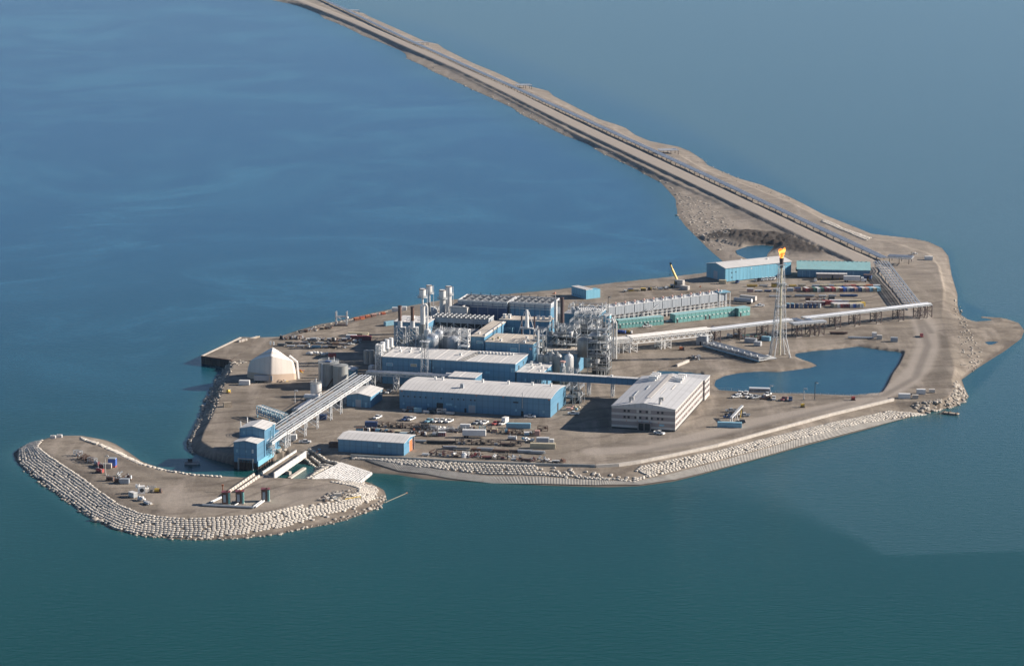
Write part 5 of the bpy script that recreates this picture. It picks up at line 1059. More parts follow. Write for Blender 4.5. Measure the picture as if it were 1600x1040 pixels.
fl = MB(); F_ = [(0, 0, 1.2, 1.3, 2.2, 1), (.35, 0, 3.4, 1.35, 2.6, 2), (-.9, .2, 5.2, 1.5, 2.2, 3), (1.3, -.1, 5.4, 1.35, 2.0, 4), (2.0, 0, 7.2, .8, 1.5, 5), (-1.6, 0, 6.3, 1.0, 1.2, 6), (.4, 0, 5.6, 1.1, 1.6, 8)]
for x, y, z, r, rz, sd_ in F_: blob(fl, x * .8, y, z * .7, r * .6, r * .5, rz * .75, 'flame', sd_, rough=.4)
o = fl.build('flare_flame', None, loc=(fx, fy, 4 + zc_ - .3)); tag(o, 'bright orange and yellow flame burning on top of the flare tower', 'flame')
sm = bpy.data.materials.new('smoke'); sm.use_nodes = True; st = sm.node_tree
for n in list(st.nodes): st.nodes.remove(n)
sv = st.nodes.new('ShaderNodeVolumePrincipled'); sv.inputs['Color'].default_value = (.09, .085, .085, 1); sv.inputs['Density'].default_value = .05
stc = nn(st, 'ShaderNodeTexCoord'); sn = nn(st, 'ShaderNodeTexNoise'); sn.inputs['Scale'].default_value = .18; sn.inputs['Detail'].default_value = 5; sn.inputs['Distortion'].default_value = 1.2
sr = nn(st, 'ShaderNodeMapRange'); sr.inputs[1].default_value = .44; sr.inputs[2].default_value = .72; sr.inputs[3].default_value = 0; sr.inputs[4].default_value = .35
st.links.new(stc.outputs['Object'], sn.inputs[0]); st.links.new(sn.outputs[0], sr.inputs[0]); st.links.new(sr.outputs[0], sv.inputs['Density'])
smo = st.nodes.new('ShaderNodeOutputMaterial'); st.links.new(sv.outputs[0], smo.inputs['Volume']); MT['smoke'] = sm
sb = MB()
for x, y, z, r, rz, sd_ in ((4, 2, 7.5, 2.6, 1.6, 11), (7.5, 4, 9.5, 4, 2.2, 12), (3, 8, 11, 5, 2.4, 13)): blob(sb, x, y, z, r, r, rz, 'smoke', sd_, rough=.3)
o = sb.build('flare_smoke', None, loc=(fx, fy, 4 + zc_)); tag(o, 'thin dark smoke drifting off the flare flame', kind='stuff')
# ---- well row: teal shelters and grey manifold houses
def unit_row(name, cat, group, n, pa, pb, z, h, dep, mk, labf):
    p0 = Vector(P(*pa, z)); p1 = Vector(P(*pb, z)); d = p1 - p0; L_ = d.length; az = math.atan2(d.y, d.x); u = d.normalized()
    for i in range(n):
        q = p0 + u * (L_ * i / n); t = thing(name, labf(i), cat, (q.x, q.y, 4), az, group); mk(t, L_ / n, i, dep, h)
ORD = ['first', 'second', 'third', 'fourth', 'fifth', 'sixth', 'seventh', 'eighth', 'ninth', 'tenth', 'eleventh', 'twelfth', 'thirteenth', 'fourteenth', 'fifteenth', 'sixteenth', 'seventeenth', 'eighteenth', 'nineteenth', 'twentieth']
def ordl(i, n): return 'leftmost' if i == 0 else ('rightmost' if i == n - 1 else ORD[i] + ' from the left')
def wellhouse(t, w_, i, dep, h):
    part(t, 'wall', lambda m: m.box(.09, 0, 0, w_ - .09, dep, h, 'teal')); part(t, 'roof', lambda m: m.box(.02, -.15, h + .003, w_ - .02, dep + .1, h + .2, 'tealroof'))
    part(t, 'vent_light', lambda m: m.box(w_ * .35, -.35, h * .5, w_ * .65, -.01, h * .5 + .45, 'white'))
    if i in (0, 7, 8): part(t, 'door', lambda m: m.box(w_ * .3, -.05, 0, w_ * .75, -.004, 2.1, 'dark'))
unit_row('well_shelter', 'well shelter', 'teal well shelters in the left row', 13, (966, 513.5), (1037, 507), 4, 4.9, 5, wellhouse, lambda i: f'teal well shelter, {ordl(i, 13)} in the left row beside the gravel road')
unit_row('well_shelter', 'well shelter', 'teal well shelters in the long middle row', 15, (1055, 504.5), (1149, 493.5), 4, 4.9, 6, wellhouse, lambda i: f'teal well shelter, {ordl(i, 15)} in the long middle row behind the pipe bridge')
unit_row('well_shelter', 'well shelter', 'teal well shelters at the right end', 3, (1154, 494.5), (1172, 492), 4, 4.9, 6, wellhouse, lambda i: ['leftmost', 'middle', 'rightmost'][i] + ' one of the three teal shelters standing apart at the right end')
def mani(t, w_, i, dep, h):
    part(t, 'wall', lambda m: m.box(.25, 0, 5.2, w_ - .25, dep, h, 'greywall')); 
    part(t, 'roof', lambda m: (m.box(.0, -.2, h + .003, w_, dep, h + .25, 'steel'), [m.cbox(w_ * (.2 + .6 * ((q * 37) % 10) / 10), dep * (.2 + .15 * (q % 5)), h + .253, .9, .9, .7 + (q % 3) * .5, ['white', 'steel', 'pink', 'galv'][q % 4]) for q in range(6)]))
    part(t, 'leg_frame', lambda m: ([m.bar((x, y, 0), (x, y, 5.2), .35, 'steel') for x in (.5, w_ * .5, w_ - .5) for y in (0.2, dep - .2)], m.bar((0, .1, 3.8), (w_, .1, 3.8), .3, 'steel'), m.bar((0, .1, 2.0), (w_, .1, 2.0), .25, 'white')))
    part(t, 'pipework', lambda m: [m.cyl((w_ * (q + .5) / 5, 1.2 + (q % 2), 0), (w_ * (q + .5) / 5, 1.2 + (q % 2), 4.8), .35, ['duct', 'galv', 'white', 'rust', 'steel'][q], 7) for q in range(5)])
unit_row('manifold_house', 'manifold house', 'grey manifold houses along the well row', 13, (946, 507), (1136, 482), 4, 10.2, 8, mani, lambda i: f'grey manifold house on legs behind the teal shelters, {ordl(i, 13)}')
t = thing('canopy_deck', 'blue grey canopy deck on white legs at the right end of the manifold row', 'canopy', P(1124, 484), R(25))
part(t, 'deck', lambda m: m.box(0, 0, 10.6, 8, 7, 11, 'ltblue')); part(t, 'leg_frame', lambda m: [m.bar((x, y, 0), (x, y, 10.6), .35, 'white') for x in (.3, 7.7) for y in (.3, 6.7)])
t = thing('white_outside_stair', 'white outside stair slanting up to the manifold houses', 'stair', P(1014, 500), R(30)); part(t, 'flight', lambda m: (m.bar((0, 0, 5), (7, 0, 9.5), .9, 'white', .3), m.bar((0, 0, 5), (3, 0, 3), .9, 'white', .3))); part(t, 'rail', lambda m: m.bar((0, -.5, 6), (7, -.5, 10.5), .15, 'white'))
# ---- causeway pipeline in lengths between its loops
loops = [(545, 17), (650, 67), (808, 134), (1032, 236), (1386, 402)]
segs = [((400, -50), (545, 16.5)), ((545, 16.5), (650, 66.5)), ((650, 66.5), (808, 137)), ((808, 137), (1032, 238.5)), ((1032, 238.5), (1386, 402.5))]
lab = ['farthest length of the silver causeway pipeline vanishing out over the sea', 'second farthest length of the causeway pipeline between two distant loops', 'middle length of the causeway pipeline, left of the second nearest loop', 'length of the causeway pipeline ending at the nearest offset loop', 'nearest length of the causeway pipeline, ending at the island corner']
for (pa, pb), lb in zip(segs, lab):
    zP = 5.2; p0 = Vector(P(*pa, zP)); p1 = Vector(P(*pb, zP)); d = p1 - p0; L_ = d.length; az = math.atan2(d.y, d.x)
    zg = 3.0
    t = thing('causeway_pipeline', lb, 'pipeline', (p0.x, p0.y, 0), az, 'lengths of the causeway pipeline')
    for k, (y, r) in enumerate(((0, .5), (1.5, .45), (3.0, .5), (4.5, .45))): part(t, 'pipe', lambda m: m.cyl((0, -y, zP), (L_, -y, zP), r, 'duct', 8))
    n = min(100, int(L_ / 15))
    me = None
    for i in range(n):
        x = L_ * (i + .5) / n
        if me is None:
            mb = MB(); mb.bar((0, .6, 1), (0, .6, zP - .9), .4, 'brown'); mb.bar((0, -5, 1), (0, -5, zP - .9), .4, 'brown'); mb.bar((0, .9, zP - .7), (0, -5.3, zP - .7), .4, 'galv')
            o = mb.build('support', t); me = o.data
        else: o = bpy.data.objects.new('support', me); COL.objects.link(o); o.parent = t
        o.location = (x, 0, 0)
for (px, py), lb in zip(loops[:4], ('farthest offset loop of the causeway pipeline', 'second farthest offset loop of the causeway pipeline', 'second nearest offset loop of the causeway pipeline', 'nearest offset loop of the causeway pipeline, beside a gravel bulge')):
    p = P(px, py, 5.5); t = thing('pipeline_loop', lb, 'pipeline loop', (p[0], p[1], 0), math.atan2(4079, -854), 'offset loops of the causeway pipeline')
    for k in range(4):
        q = 17 - k * 1.4; e = k * 1.3
        part(t, 'pipe', lambda m: (m.cyl((e, 0, 5.9), (e, -q, 5.9), .45, 'duct', 8), m.cyl((e, -q, 5.9), (11 - e, -q, 5.9), .45, 'duct', 8), m.cyl((11 - e, -q, 5.9), (11 - e, 0, 5.9), .45, 'duct', 8)))
    for y in (3, 10, 17): part(t, 'support', lambda m: (m.bar((0, -y, 1), (0, -y, 5.3), .4, 'brown'), m.bar((11, -y, 1), (11, -y, 5.3), .4, 'brown'), m.bar((-.3, -y, 5.3), (11.3, -y, 5.3), .35, 'galv')))
# ================================================================ sea defences, walls, dock, bridge
def pillow_mesh(name, m, seed, e=.55):
    mb = MB(); n = 10; k = 6; vs = []
    sg = lambda v: (abs(v) ** e) * (1 if v >= 0 else -1)
    for j in range(k + 1):
        th = math.pi * j / k
        for i in range(n):
            a = 2 * math.pi * i / n; d = Vector((sg(math.cos(a)) * math.sin(th) ** e, sg(math.sin(a)) * math.sin(th) ** e, sg(math.cos(th))))
            s = 1 + .14 * mnoise.noise(d * 1.4 + Vector((seed * 5.1, 0, 0))); vs.append((d.x * .5 * s, d.y * .5 * s, d.z * .5 * s))
    fs = [(j * n + i, (j + 1) * n + i, (j + 1) * n + (i + 1) % n, j * n + (i + 1) % n) for j in range(k) for i in range(n)]
    mb.add(vs, fs, m, True); return mb
PV = [pillow_mesh('gravel_bag', 'bag', s) for s in range(5)]
PME = [m.mesh('gravel_bag') for m in PV]
BAGS = []
def lerp_poly(U, L, s): return [(U[i][0] * s + L[i][0] * (1 - s), U[i][1] * s + L[i][1] * (1 - s)) for i in range(len(U))]
def resample(pl, step, jit=0):
    out = []; acc = random.random() * step
    for i in range(len(pl) - 1):
        (x0, y0), (x1, y1) = pl[i], pl[i + 1]; L = math.hypot(x1 - x0, y1 - y0)
        while acc < L: f = acc / L; out.append((x0 + (x1 - x0) * f, y0 + (y1 - y0) * f, math.atan2(y1 - y0, x1 - x0), i + f)); acc += step * random.uniform(1 - jit, 1 + jit)
        acc -= L
    return out
def bag_field(pairs, zu, zl, rows, s0, s1, step=1.98, skip=lambda i, r: 0, zone=0, sz=(1.85, .9), lift=.25):
    U = [P(*u, zu)[:2] for u, l in pairs]; L = [P(*l, zl)[:2] for u, l in pairs]
    for r in range(rows):
        s = s0 + (s1 - s0) * r / max(1, rows - 1); pl = lerp_poly(U, L, s)
        for x, y, az, i in resample(pl, step, .06):
            if random.random() < skip(i, r): continue
            k = min(int(i), len(U) - 2); wdt = math.hypot(U[k][0] - L[k][0], U[k][1] - L[k][1]) * (s1 - s0) / rows
            BAGS.append([x + random.uniform(-.15, .15), y + random.uniform(-.15, .15), 0, az + random.uniform(-.1, .1), sz[0] * random.uniform(.92, 1.08), min(3.4, max(1.5, wdt * .74)) * random.uniform(.9, 1.05), sz[1] * random.uniform(.8, 1.15), lift, zone, r])
HP = [((66,687),(48,691)), ((58,697),(28,702)), ((78,713),(24,722)), ((106,731),(46,742)), ((131,748),(72,761)), ((156,767),(97,778)), ((186,788),(128,802)), ((218,801),(173,826)), ((243,806),(211,835)), ((280,809),(264,841)), ((320,809),(320,843)), ((386,805),(375,838)), ((429,798),(435,829)), ((471,789),(492,817)), ((514,781),(538,807)), ((541,776),(570,793)), ((560,769),(591,783)), ((561,762),(597,774)), ((542,756),(592,763)), ((516,752),(570,751))]
bag_field(HP, 4.0, 0.3, 10, .13, .98, skip=lambda i, r: (.25 if r == 0 else .03) + (.55 if (i > 13.0 and i < 17.5 and r < 2) else 0) + (.6 if (13 < i < 15.3 and r > 7) else 0))
SW = [((548,715.5),(560,723)), ((600,717),(612,730)), ((660,719.5),(680,738)), ((740,723),(760,746)), ((850,728),(850,749)), ((925,735),(930,752)), ((985,738),(990,753)), ((1000,727),(1040,744)), ((1060,715),(1100,729)), ((1120,703),(1180,707.5)), ((1180,687),(1250,687)), ((1300,657),(1340,664)), ((1390,637),(1405,652)), ((1435,636),(1448,645)), ((1468,637),(1480,639))]
def swskip(i, r):
    if i < 1.0: return 0 if r > 2 else .9
    if i < 2: return .0 if r > 1 else .85
    if r == 0: return .97 if not (10 < i) else .5
    if 3.9 < i < 6.6: return .12 if r in (1, 2) else .8
    return .05
bag_field(SW, 3.9, 0.9, 8, .1, .97, step=2.0, skip=swskip, zone=1, sz=(1.75, .85))
bag_field([((483,704),(470,712)), ((505,712),(492,722)), ((530,720),(505,728))], 3.4, 2.4, 3, .1, .95, skip=lambda i, r: .02, zone=2, sz=(2.3, 1.2), lift=.5)
bag_field([((535,722),(512,727)), ((505,733),(492,737)), ((487,746),(478,747))], 3.0, 1.6, 2, .1, .95, skip=lambda i, r: .02, zone=2, sz=(2.3, 1.1), lift=.5)
bag_field([((1286,341),(1284,344)), ((1325,355),(1322,359)), ((1360,368),(1356,373))], 4.0, 4.0, 4, 0, 1, step=2.6, zone=3, lift=.45)
bag_field([((125,683),(127,686)), ((150,690),(160,697)), ((181,702),(190,710)), ((215,719),(222,725)), ((254,731),(258,735)), ((300,739),(302,742)), ((345,742),(346,745))], 4.0, 4.0, 3, 0, 1, step=2.2, zone=3, skip=lambda i, r: .12 if i < 3 else .45, lift=.4)
bx_ = np.array([b[0] for b in BAGS]); by_ = np.array([b[1] for b in BAGS]); bzv = height(bx_, by_)
for b, z in zip(BAGS, bzv): b[2] = float(z) + b[7] * .6
BAGS.sort(key=lambda b: b[0] ** 2 + b[1] ** 2)
near, rest = BAGS[:300], BAGS[300:]
for i, b in enumerate(near):
    o = bpy.data.objects.new('gravel_bag', PME[i % 5]); COL.objects.link(o)
    o.location = b[:3]; o.rotation_euler = (random.uniform(-.06, .06), random.uniform(-.06, .06), b[3]); o.scale = (b[4], b[5], b[6])
    rw_ = ['lowest', 'second lowest', 'third lowest', 'fourth lowest', 'fifth', 'sixth', 'seventh', 'eighth', 'ninth', 'top'][b[9]]
    tag(o, f'white gravel bag in the {rw_} row on the nearest stretch of the headland slope', 'gravel bag', f'bags of the {rw_} row on the nearest headland slope')
def bulk(items, name, label, meshes=None, kind='stuff'):
    meshes = meshes or PV; V = []; Fc = []; n0 = 0; tv = [np.array(m.v) for m in meshes]; tf = [np.array(m.f) for m in meshes]
    for i, b in enumerate(items):
        v = tv[i % len(tv)] * np.array([b[4], b[5], b[6]]); c, s = math.cos(b[3]), math.sin(b[3])
        V.append(np.stack([v[:, 0] * c - v[:, 1] * s + b[0], v[:, 0] * s + v[:, 1] * c + b[1], v[:, 2] + b[2]], 1)); Fc.append(tf[i % len(tf)] + n0); n0 += len(v)
    V = np.concatenate(V); q = np.concatenate(Fc); me = bpy.data.meshes.new(name)
    me.vertices.add(len(V)); me.vertices.foreach_set('co', V.ravel()); me.loops.add(q.size); me.loops.foreach_set('vertex_index', q.ravel().astype(np.int32))
    me.polygons.add(len(q)); me.polygons.foreach_set('loop_start', np.arange(0, q.size, 4, dtype=np.int32)); me.polygons.foreach_set('use_smooth', np.ones(len(q), bool))
    me.update(calc_edges=True); me.materials.append(MT[meshes[0].ms[0]]); o = bpy.data.objects.new(name, me); COL.objects.link(o); tag(o, label, name.replace('_', ' '), kind=kind); return o
bulk(rest, 'gravel_bags', 'remaining white gravel bags stacked in rows along the sea wall slopes')
# rocks and drift
RV = [pillow_mesh('rock', 'rock', s + 9, .8) for s in range(4)]
for m in RV: m.v = [tuple(c * (1 + .35 * mnoise.noise(Vector(v) * 3.1)) for c in v) for v in m.v]
RK = []
def scatter(poly_px, z, n, smin, smax, flat=.6):
    pp = poly(poly_px, z); x0, y0 = pp.min(0); x1, y1 = pp.max(0); k = 0; tries = 0
    while k < n and tries < n * 40:
        tries += 1; x = random.uniform(x0, x1); y = random.uniform(y0, y1)
        if inside(np.array([x]), np.array([y]), pp)[0]:
            s = random.uniform(smin, smax) * random.choice((1, .6, .8)); RK.append([x, y, 0, random.uniform(0, 3), s * random.uniform(1, 2.0), s, s * flat, .2, 0]); k += 1
def along(pl, z, n, spread, smin, smax, flat=.6):
    pts = [P(*p, z)[:2] for p in pl]; tot = sum(math.dist(pts[i], pts[i + 1]) for i in range(len(pts) - 1))
    for x, y, az, i in resample(pts, tot / n, .5): s = random.uniform(smin, smax); RK.append([x + random.gauss(0, spread), y + random.gauss(0, spread), 0, az + random.uniform(-.5, .5), s * random.uniform(1, 1.9), s, s * flat, .2, 0])
scatter([(1490,596),(1503,598),(1512,622),(1490,636),(1440,640),(1420,636),(1480,628),(1492,612)], 2, 190, .9, 2.6)
scatter([(1470,638),(1500,636),(1510,641),(1490,643)], .3, 26, .8, 2.2)
along([(355,568),(348,580),(336,600),(324,626),(315,650),(305,670)], 1, 130, 1.3, .8, 2.2)
along([(362,570),(345,604),(333,634),(324,655)], 3.4, 90, .8, .8, 1.6)
along([(312,648),(305,668),(299,682),(296,694),(303,706)], 2.6, 90, .6, 1.0, 1.9, .8)
along([(380,566),(366,570)], 3.5, 26, 2.4, .8, 1.8)
scatter([(500,770),(560,762),(568,772),(520,788)], 4, 46, .8, 2.2)
along([(35,715),(60,748),(100,777),(140,804)], .2, 110, 1.8, .7, 1.8)
along([(200,834),(300,843),(420,836),(520,816),(590,793),(602,775)], .2, 130, 1.2, .6, 1.8)
scatter([(1060,300),(1110,320),(1150,345),(1130,395),(1095,370),(1068,340)], 1.2, 260, .7, 2.4, .35)
along([(430,2),(520,35),(640,95),(760,150),(856,196),(952,243),(1036,287),(1052,300),(1062,320),(1064,340),(1080,362),(1110,392)], 1, 360, 4.5, .7, 2.6, .4)
along([(1080,238),(1150,277),(1240,312)], 2, 40, 3, .6, 1.6, .5)
scatter([(1497,500),(1520,530),(1545,560),(1500,575)], 1.5, 60, .5, 1.5, .5)
along([(1497,465),(1500,495),(1520,530),(1520,575)], 2, 70, 1.6, .6, 1.6)
along([(468,516),(520,503),(545,499),(600,485)], 2.0, 50, 1.6, .6, 1.7)
scatter([(466,724),(500,727),(500,731),(470,728)], 1.5, 20, .8, 1.8)
scatter([(415,705),(440,700),(452,705),(425,726),(412,722)], 2.5, 60, .9, 2.4)
rx = np.array([b[0] for b in RK]); ry = np.array([b[1] for b in RK]); rz = height(rx, ry)
RK = [b[:2] + [max(float(z), .05) + .05] + b[3:] for b, z in zip(RK, rz) if z > -.35]
bulk(RK, 'shore_rocks', 'pale boulders, rubble and drift scattered along the shores', RV)
# headland toe boulders in the water, and a gravel pile
for (px, py, s, lb) in ((133, 799, 2.4, 'pale boulder alone in the water off the headland'), (148, 812, 3.0, 'pale flat boulder awash below the headland bags'), (157, 814, 2.6, 'rounder pale boulder beside the flat one awash below the headland')):
    x, y, _ = P(px, py, .3); o = bpy.data.objects.new('boulder', RV[px % 4].mesh('boulder')); COL.objects.link(o); o.location = (x, y, .3); o.scale = (s * 1.3, s, s * .8); tag(o, lb, 'boulder')
# concrete mat below the bags
def strip(U, L, zu, zl, nu, nl, lift, m):
    UU = [P(*u, zu)[:2] for u in U]; LL = [P(*l, zl)[:2] for l in L]; mb = MB(); pts = []
    tot = len(UU) - 1
    for i in range(nu + 1):
        f = i / nu * tot; k = min(int(f), tot - 1); f -= k
        a = [UU[k][c] * (1 - f) + UU[k + 1][c] * f for c in (0, 1)]; b = [LL[k][c] * (1 - f) + LL[k + 1][c] * f for c in (0, 1)]
        for j in range(nl + 1): s = j / nl; pts.append((a[0] * (1 - s) + b[0] * s, a[1] * (1 - s) + b[1] * s))
    hh = height(np.array([p[0] for p in pts]), np.array([p[1] for p in pts]))
    vs = [(p[0], p[1], float(h) + lift + (.12 if (i // (nl + 1)) % 2 else 0)) for i, (p, h) in enumerate(zip(pts, hh))]
    fs = [(i * (nl + 1) + j, i * (nl + 1) + j + 1, (i + 1) * (nl + 1) + j + 1, (i + 1) * (nl + 1) + j) for i in range(nu) for j in range(nl)]
    return mb.add([v for v in vs], [f[::-1] for f in fs], m)
mm = strip([l for u, l in SW[:13]], [(575,730),(622,738.5),(700,748.5),(770,754.5),(850,757),(930,759),(1000,758),(1055,750),(1104,738),(1182,717),(1250,697),(1355,669.5),(1412,654)], .8, .05, 420, 10, .28, 'mat')
tag(mm.build('concrete_mat'), 'pale ribbed concrete mat along the waterline below the white bags', 'concrete mat')
# fabric tubes on the neck of land
for i in range(17):
    f = i / 16; s = (478 + 78 * f, 749.5 + 5.5 * f); e = (533 + 46 * f, 723 + 15 * f); p0 = P(*s, 2.0); p1 = P(*e, 2.9)
    mb = MB(); n = 9; z = [hz(p0[0] + (p1[0] - p0[0]) * k / n, p0[1] + (p1[1] - p0[1]) * k / n) for k in range(n + 1)]
    for k in range(n):
        a = [p0[c] + (p1[c] - p0[c]) * k / n for c in (0, 1)]; b = [p0[c] + (p1[c] - p0[c]) * (k + 1) / n for c in (0, 1)]
        dx = random.uniform(-.2, .2); mb.cyl((a[0] + dx, a[1], 1.0 + 1.5 * k / n), (b[0], b[1], 1.0 + 1.5 * (k + 1) / n), 1.0, 'sheet', 8, .95)
    tag(mb.build('fabric_tube'), f'white fabric tube on the neck by the headland, {ordl(i, 17)} of the bundle', 'fabric tube', 'white fabric tubes on the neck of land')
# low sea walls
def wall_line(name, label, pts, zt_, th, m, z0=3.2, seg=6.0, parts=True):
    p = [Vector(P(*q, zt_)) for q in pts]; t = thing(name, label, 'wall', (p[0].x, p[0].y, 0)); k = 0; mb = MB()
    for i in range(len(p) - 1):
        a, b = p[i] - Vector((p[0].x, p[0].y, 0)), p[i + 1] - Vector((p[0].x, p[0].y, 0)); L_ = (b - a).length; n = max(1, int(L_ / seg))
        for j in range(n):
            q0 = a.lerp(b, j / n + .0006); q1 = a.lerp(b, (j + 1) / n - .0006); mb.bar((q0.x, q0.y, (z0 + zt_) / 2), (q1.x, q1.y, (z0 + zt_) / 2), th, m, zt_ - z0)
    mb.build('panels', t); return t
wall_line('sea_wall', 'low blue grey sea wall behind the white bags on the left and middle shore', [(548,709.5),(645,714.5),(730,719.5),(850,723.5),(930,725.5)], 5.2, 1.0, 'tankgrey')
wall_line('sea_wall', 'low cream concrete sea wall curving up to the right along the front shore', [(931,725.5),(966,723.5),(1000,718.5),(1060,706.5),(1120,693.5),(1180,677),(1300,644.5),(1396,621.5)], 5.3, 1.3, 'concrete')
# white bridge
pL0, pL1 = P(463, 705, 4.5), P(410, 740, 4.3); pR0, pR1 = P(478, 710, 4.5), P(428, 745, 4.3)
t = thing('causeway_bridge', 'gravel topped bridge with white side walls joining the headland to the island', 'bridge', (pL0[0], pL0[1], 0))
o_ = Vector((pL0[0], pL0[1], 0)); q = [Vector(v) - o_ for v in (pL0, pL1, pR1, pR0)]
part(t, 'deck', lambda m: m.prism([(v.x, v.y) for v in q], 3.2, 4.35, 'concrete', MT['gravel']))
def para_(m, a, b, h):
    n = 9
    for i in range(n):
        c = a.lerp(b, i / n + .004); d = a.lerp(b, (i + 1) / n - .004); m.bar((c.x, c.y, 4.0 + h / 2 - .6), (d.x, d.y, 4.0 + h / 2 - .6), .6, 'sheet', h)
part(t, 'side_wall', lambda m: para_(m, q[0], q[1], 2.0), 'left white panel wall of the bridge'); part(t, 'side_wall', lambda m: para_(m, q[3] , q[2], 3.0), 'tall right white panel wall of the bridge')
part(t, 'pier', lambda m: m.bar((q[1].x * .5 + q[0].x * .5, q[0].y * .5 + q[1].y * .5, -.5), (q[2].x * .5 + q[3].x * .5, q[2].y * .5 + q[3].y * .5, -.5), 1.4, 'concrete', 4))
t_ = MB(); a = P(452, 747, .4); b = P(476, 731, .4); t_.bar(a, b, 1.6, 'concrete', .9); tag(t_.build('submerged_sill'), 'pale concrete sill just awash in the little pool beside the bridge', 'sill')
for k, (pa, pb, lb) in enumerate((((399, 741), (349, 775), 'left'), ((405, 745), (368, 770), 'right'))):
    pts = [P(*pa, 4)[:2], P(*pb, 4)[:2]]; rs = resample(pts, 3.3)
    for i, (x, y, az, _) in enumerate(rs):
        mb = MB(); mb.add([(-1.4, -.5, 0), (1.4, -.5, 0), (1.4, .5, 0), (-1.4, .5, 0), (-1.4, -.16, 1.2), (1.4, -.16, 1.2), (1.4, .16, 1.2), (-1.4, .16, 1.2)], [(0, 1, 5, 4), (1, 2, 6, 5), (2, 3, 7, 6), (3, 0, 4, 7), (4, 5, 6, 7)], 'concrete')
        tag(mb.build('concrete_barrier', loc=(x, y, hz(x, y)), rot=az), f'pale concrete barrier in the {lb} row below the bridge, {ORD[min(i, 19)]} from the bridge', 'barrier', 'concrete barriers below the bridge')
# dock
dk_ = [P(*q, 4.3) for q in ((315, 556.5), (376, 527.5), (402, 528.5), (362, 563))]; o_ = Vector((dk_[0][0], dk_[0][1], 0))
t = thing('dock', 'gravel topped dock with dark sheet pile walls at the left corner of the island', 'dock', o_)
pd = [(v[0] - o_.x, v[1] - o_.y) for v in dk_]
def _dk(m):
    n = len(pd)
    for i in (0, 3, 1):
        a = pd[i]; b = pd[(i + 1) % n]; L_ = math.dist(a, b); k = int(L_ / 1.6)
        for j in range(k):
            f0, f1 = j / k, (j + 1) / k; off = .35 if j % 2 else 0; dx, dy = (b[1] - a[1]) / L_ * off, -(b[0] - a[0]) / L_ * off
            m.bar((a[0] + (b[0] - a[0]) * f0 - dx, a[1] + (b[1] - a[1]) * f0 - dy, 1.2), (a[0] + (b[0] - a[0]) * f1 - dx, a[1] + (b[1] - a[1]) * f1 - dy, 1.2), .5, 'pile', 6)
part(t, 'sheet_piles', _dk); part(t, 'deck', lambda m: m.prism(pd[::-1] if False else pd, 1.0, 4.25, 'pile', MT['gravel'])) if 'gravel' in MT else part(t, 'deck', lambda m: m.prism(pd, 1.0, 4.25, 'wood'))
part(t, 'edge_beam', lambda m: (m.bar((*pd[0], 4.4), (*pd[1], 4.4), 1.2, 'concrete', .5), m.bar((*pd[0], 4.4), (*pd[3], 4.4), .6, 'rust', .5)))
# fence and poles by the lagoon
fp = [(1118,609.5),(1176,613.5),(1253,617),(1338,620),(1378,617)]; pts = [P(*q, 4)[:2] for q in fp]; o_ = pts[0]
t = thing('lagoon_fence', 'thin grey post and rail fence along the near edge of the lagoon', 'fence', (o_[0], o_[1], 4)); rs = resample(pts, 4.0)
mb = MB()
for i in range(len(rs) - 1):
    for h_ in (.6, 1.5): mb.bar((rs[i][0] - o_[0], rs[i][1] - o_[1], h_), (rs[i + 1][0] - o_[0], rs[i + 1][1] - o_[1], h_), .07, 'galv')
mb.build('rails', t); me = None
for x, y, az, _ in rs:
    if me is None: p_ = MB().bar((0, 0, 0), (0, 0, 1.7), .14, 'steel').build('post', t); me = p_.data
    else: p_ = bpy.data.objects.new('post', me); COL.objects.link(p_); p_.parent = t
    p_.location = (x - o_[0], y - o_[1], 0)
def pole(px, py, h, lab, lamps=1, m='galv', arm=1.2):
    t = thing('lamp_pole', lab, 'lamp pole', P(px, py)); part(t, 'pole', lambda mb: mb.cyl((0, 0, 0), (0, 0, h), .22, m, 8, .14)); part(t, 'lamp_head', lambda mb: (mb.cbox(arm * .5, 0, h - .1, arm + .4, .4, .3, m), mb.cbox(arm, 0, h - .5, .9, .8, .4, 'white'))); part(t, 'base', lambda mb: mb.cbox(0, 0, 0, .8, .8, .5, 'concrete'))
pole(1273, 624, 9.2, 'dark lamp pole at the lagoon edge beyond the parked trucks', m='dark'); pole(1256, 624, 6, 'shorter pale lamp pole beside the lagoon fence'); pole(1203, 618, 5.5, 'short lamp pole just behind the white bus')
pole(165, 742, 9.5, 'slim pole standing among red machinery on the headland', m='concrete'); pole(960 + 40 * 0, 640 * 0 + 560, 7, 'slim pole at the right edge of the plant scaffolds')
pole(699, 498, 20, 'thin tall mast among the chimneys at the rear of the plant', m='steel'); pole(950, 512, 19, 'thin dark mast rising over the right end of the plant', m='dark')
pole(461, 630, 7, 'slim pole beside the lying white tank', m='steel'); pole(1112, 520, 4, 'short pole where the white bridge meets the brown trestles', m='navy')
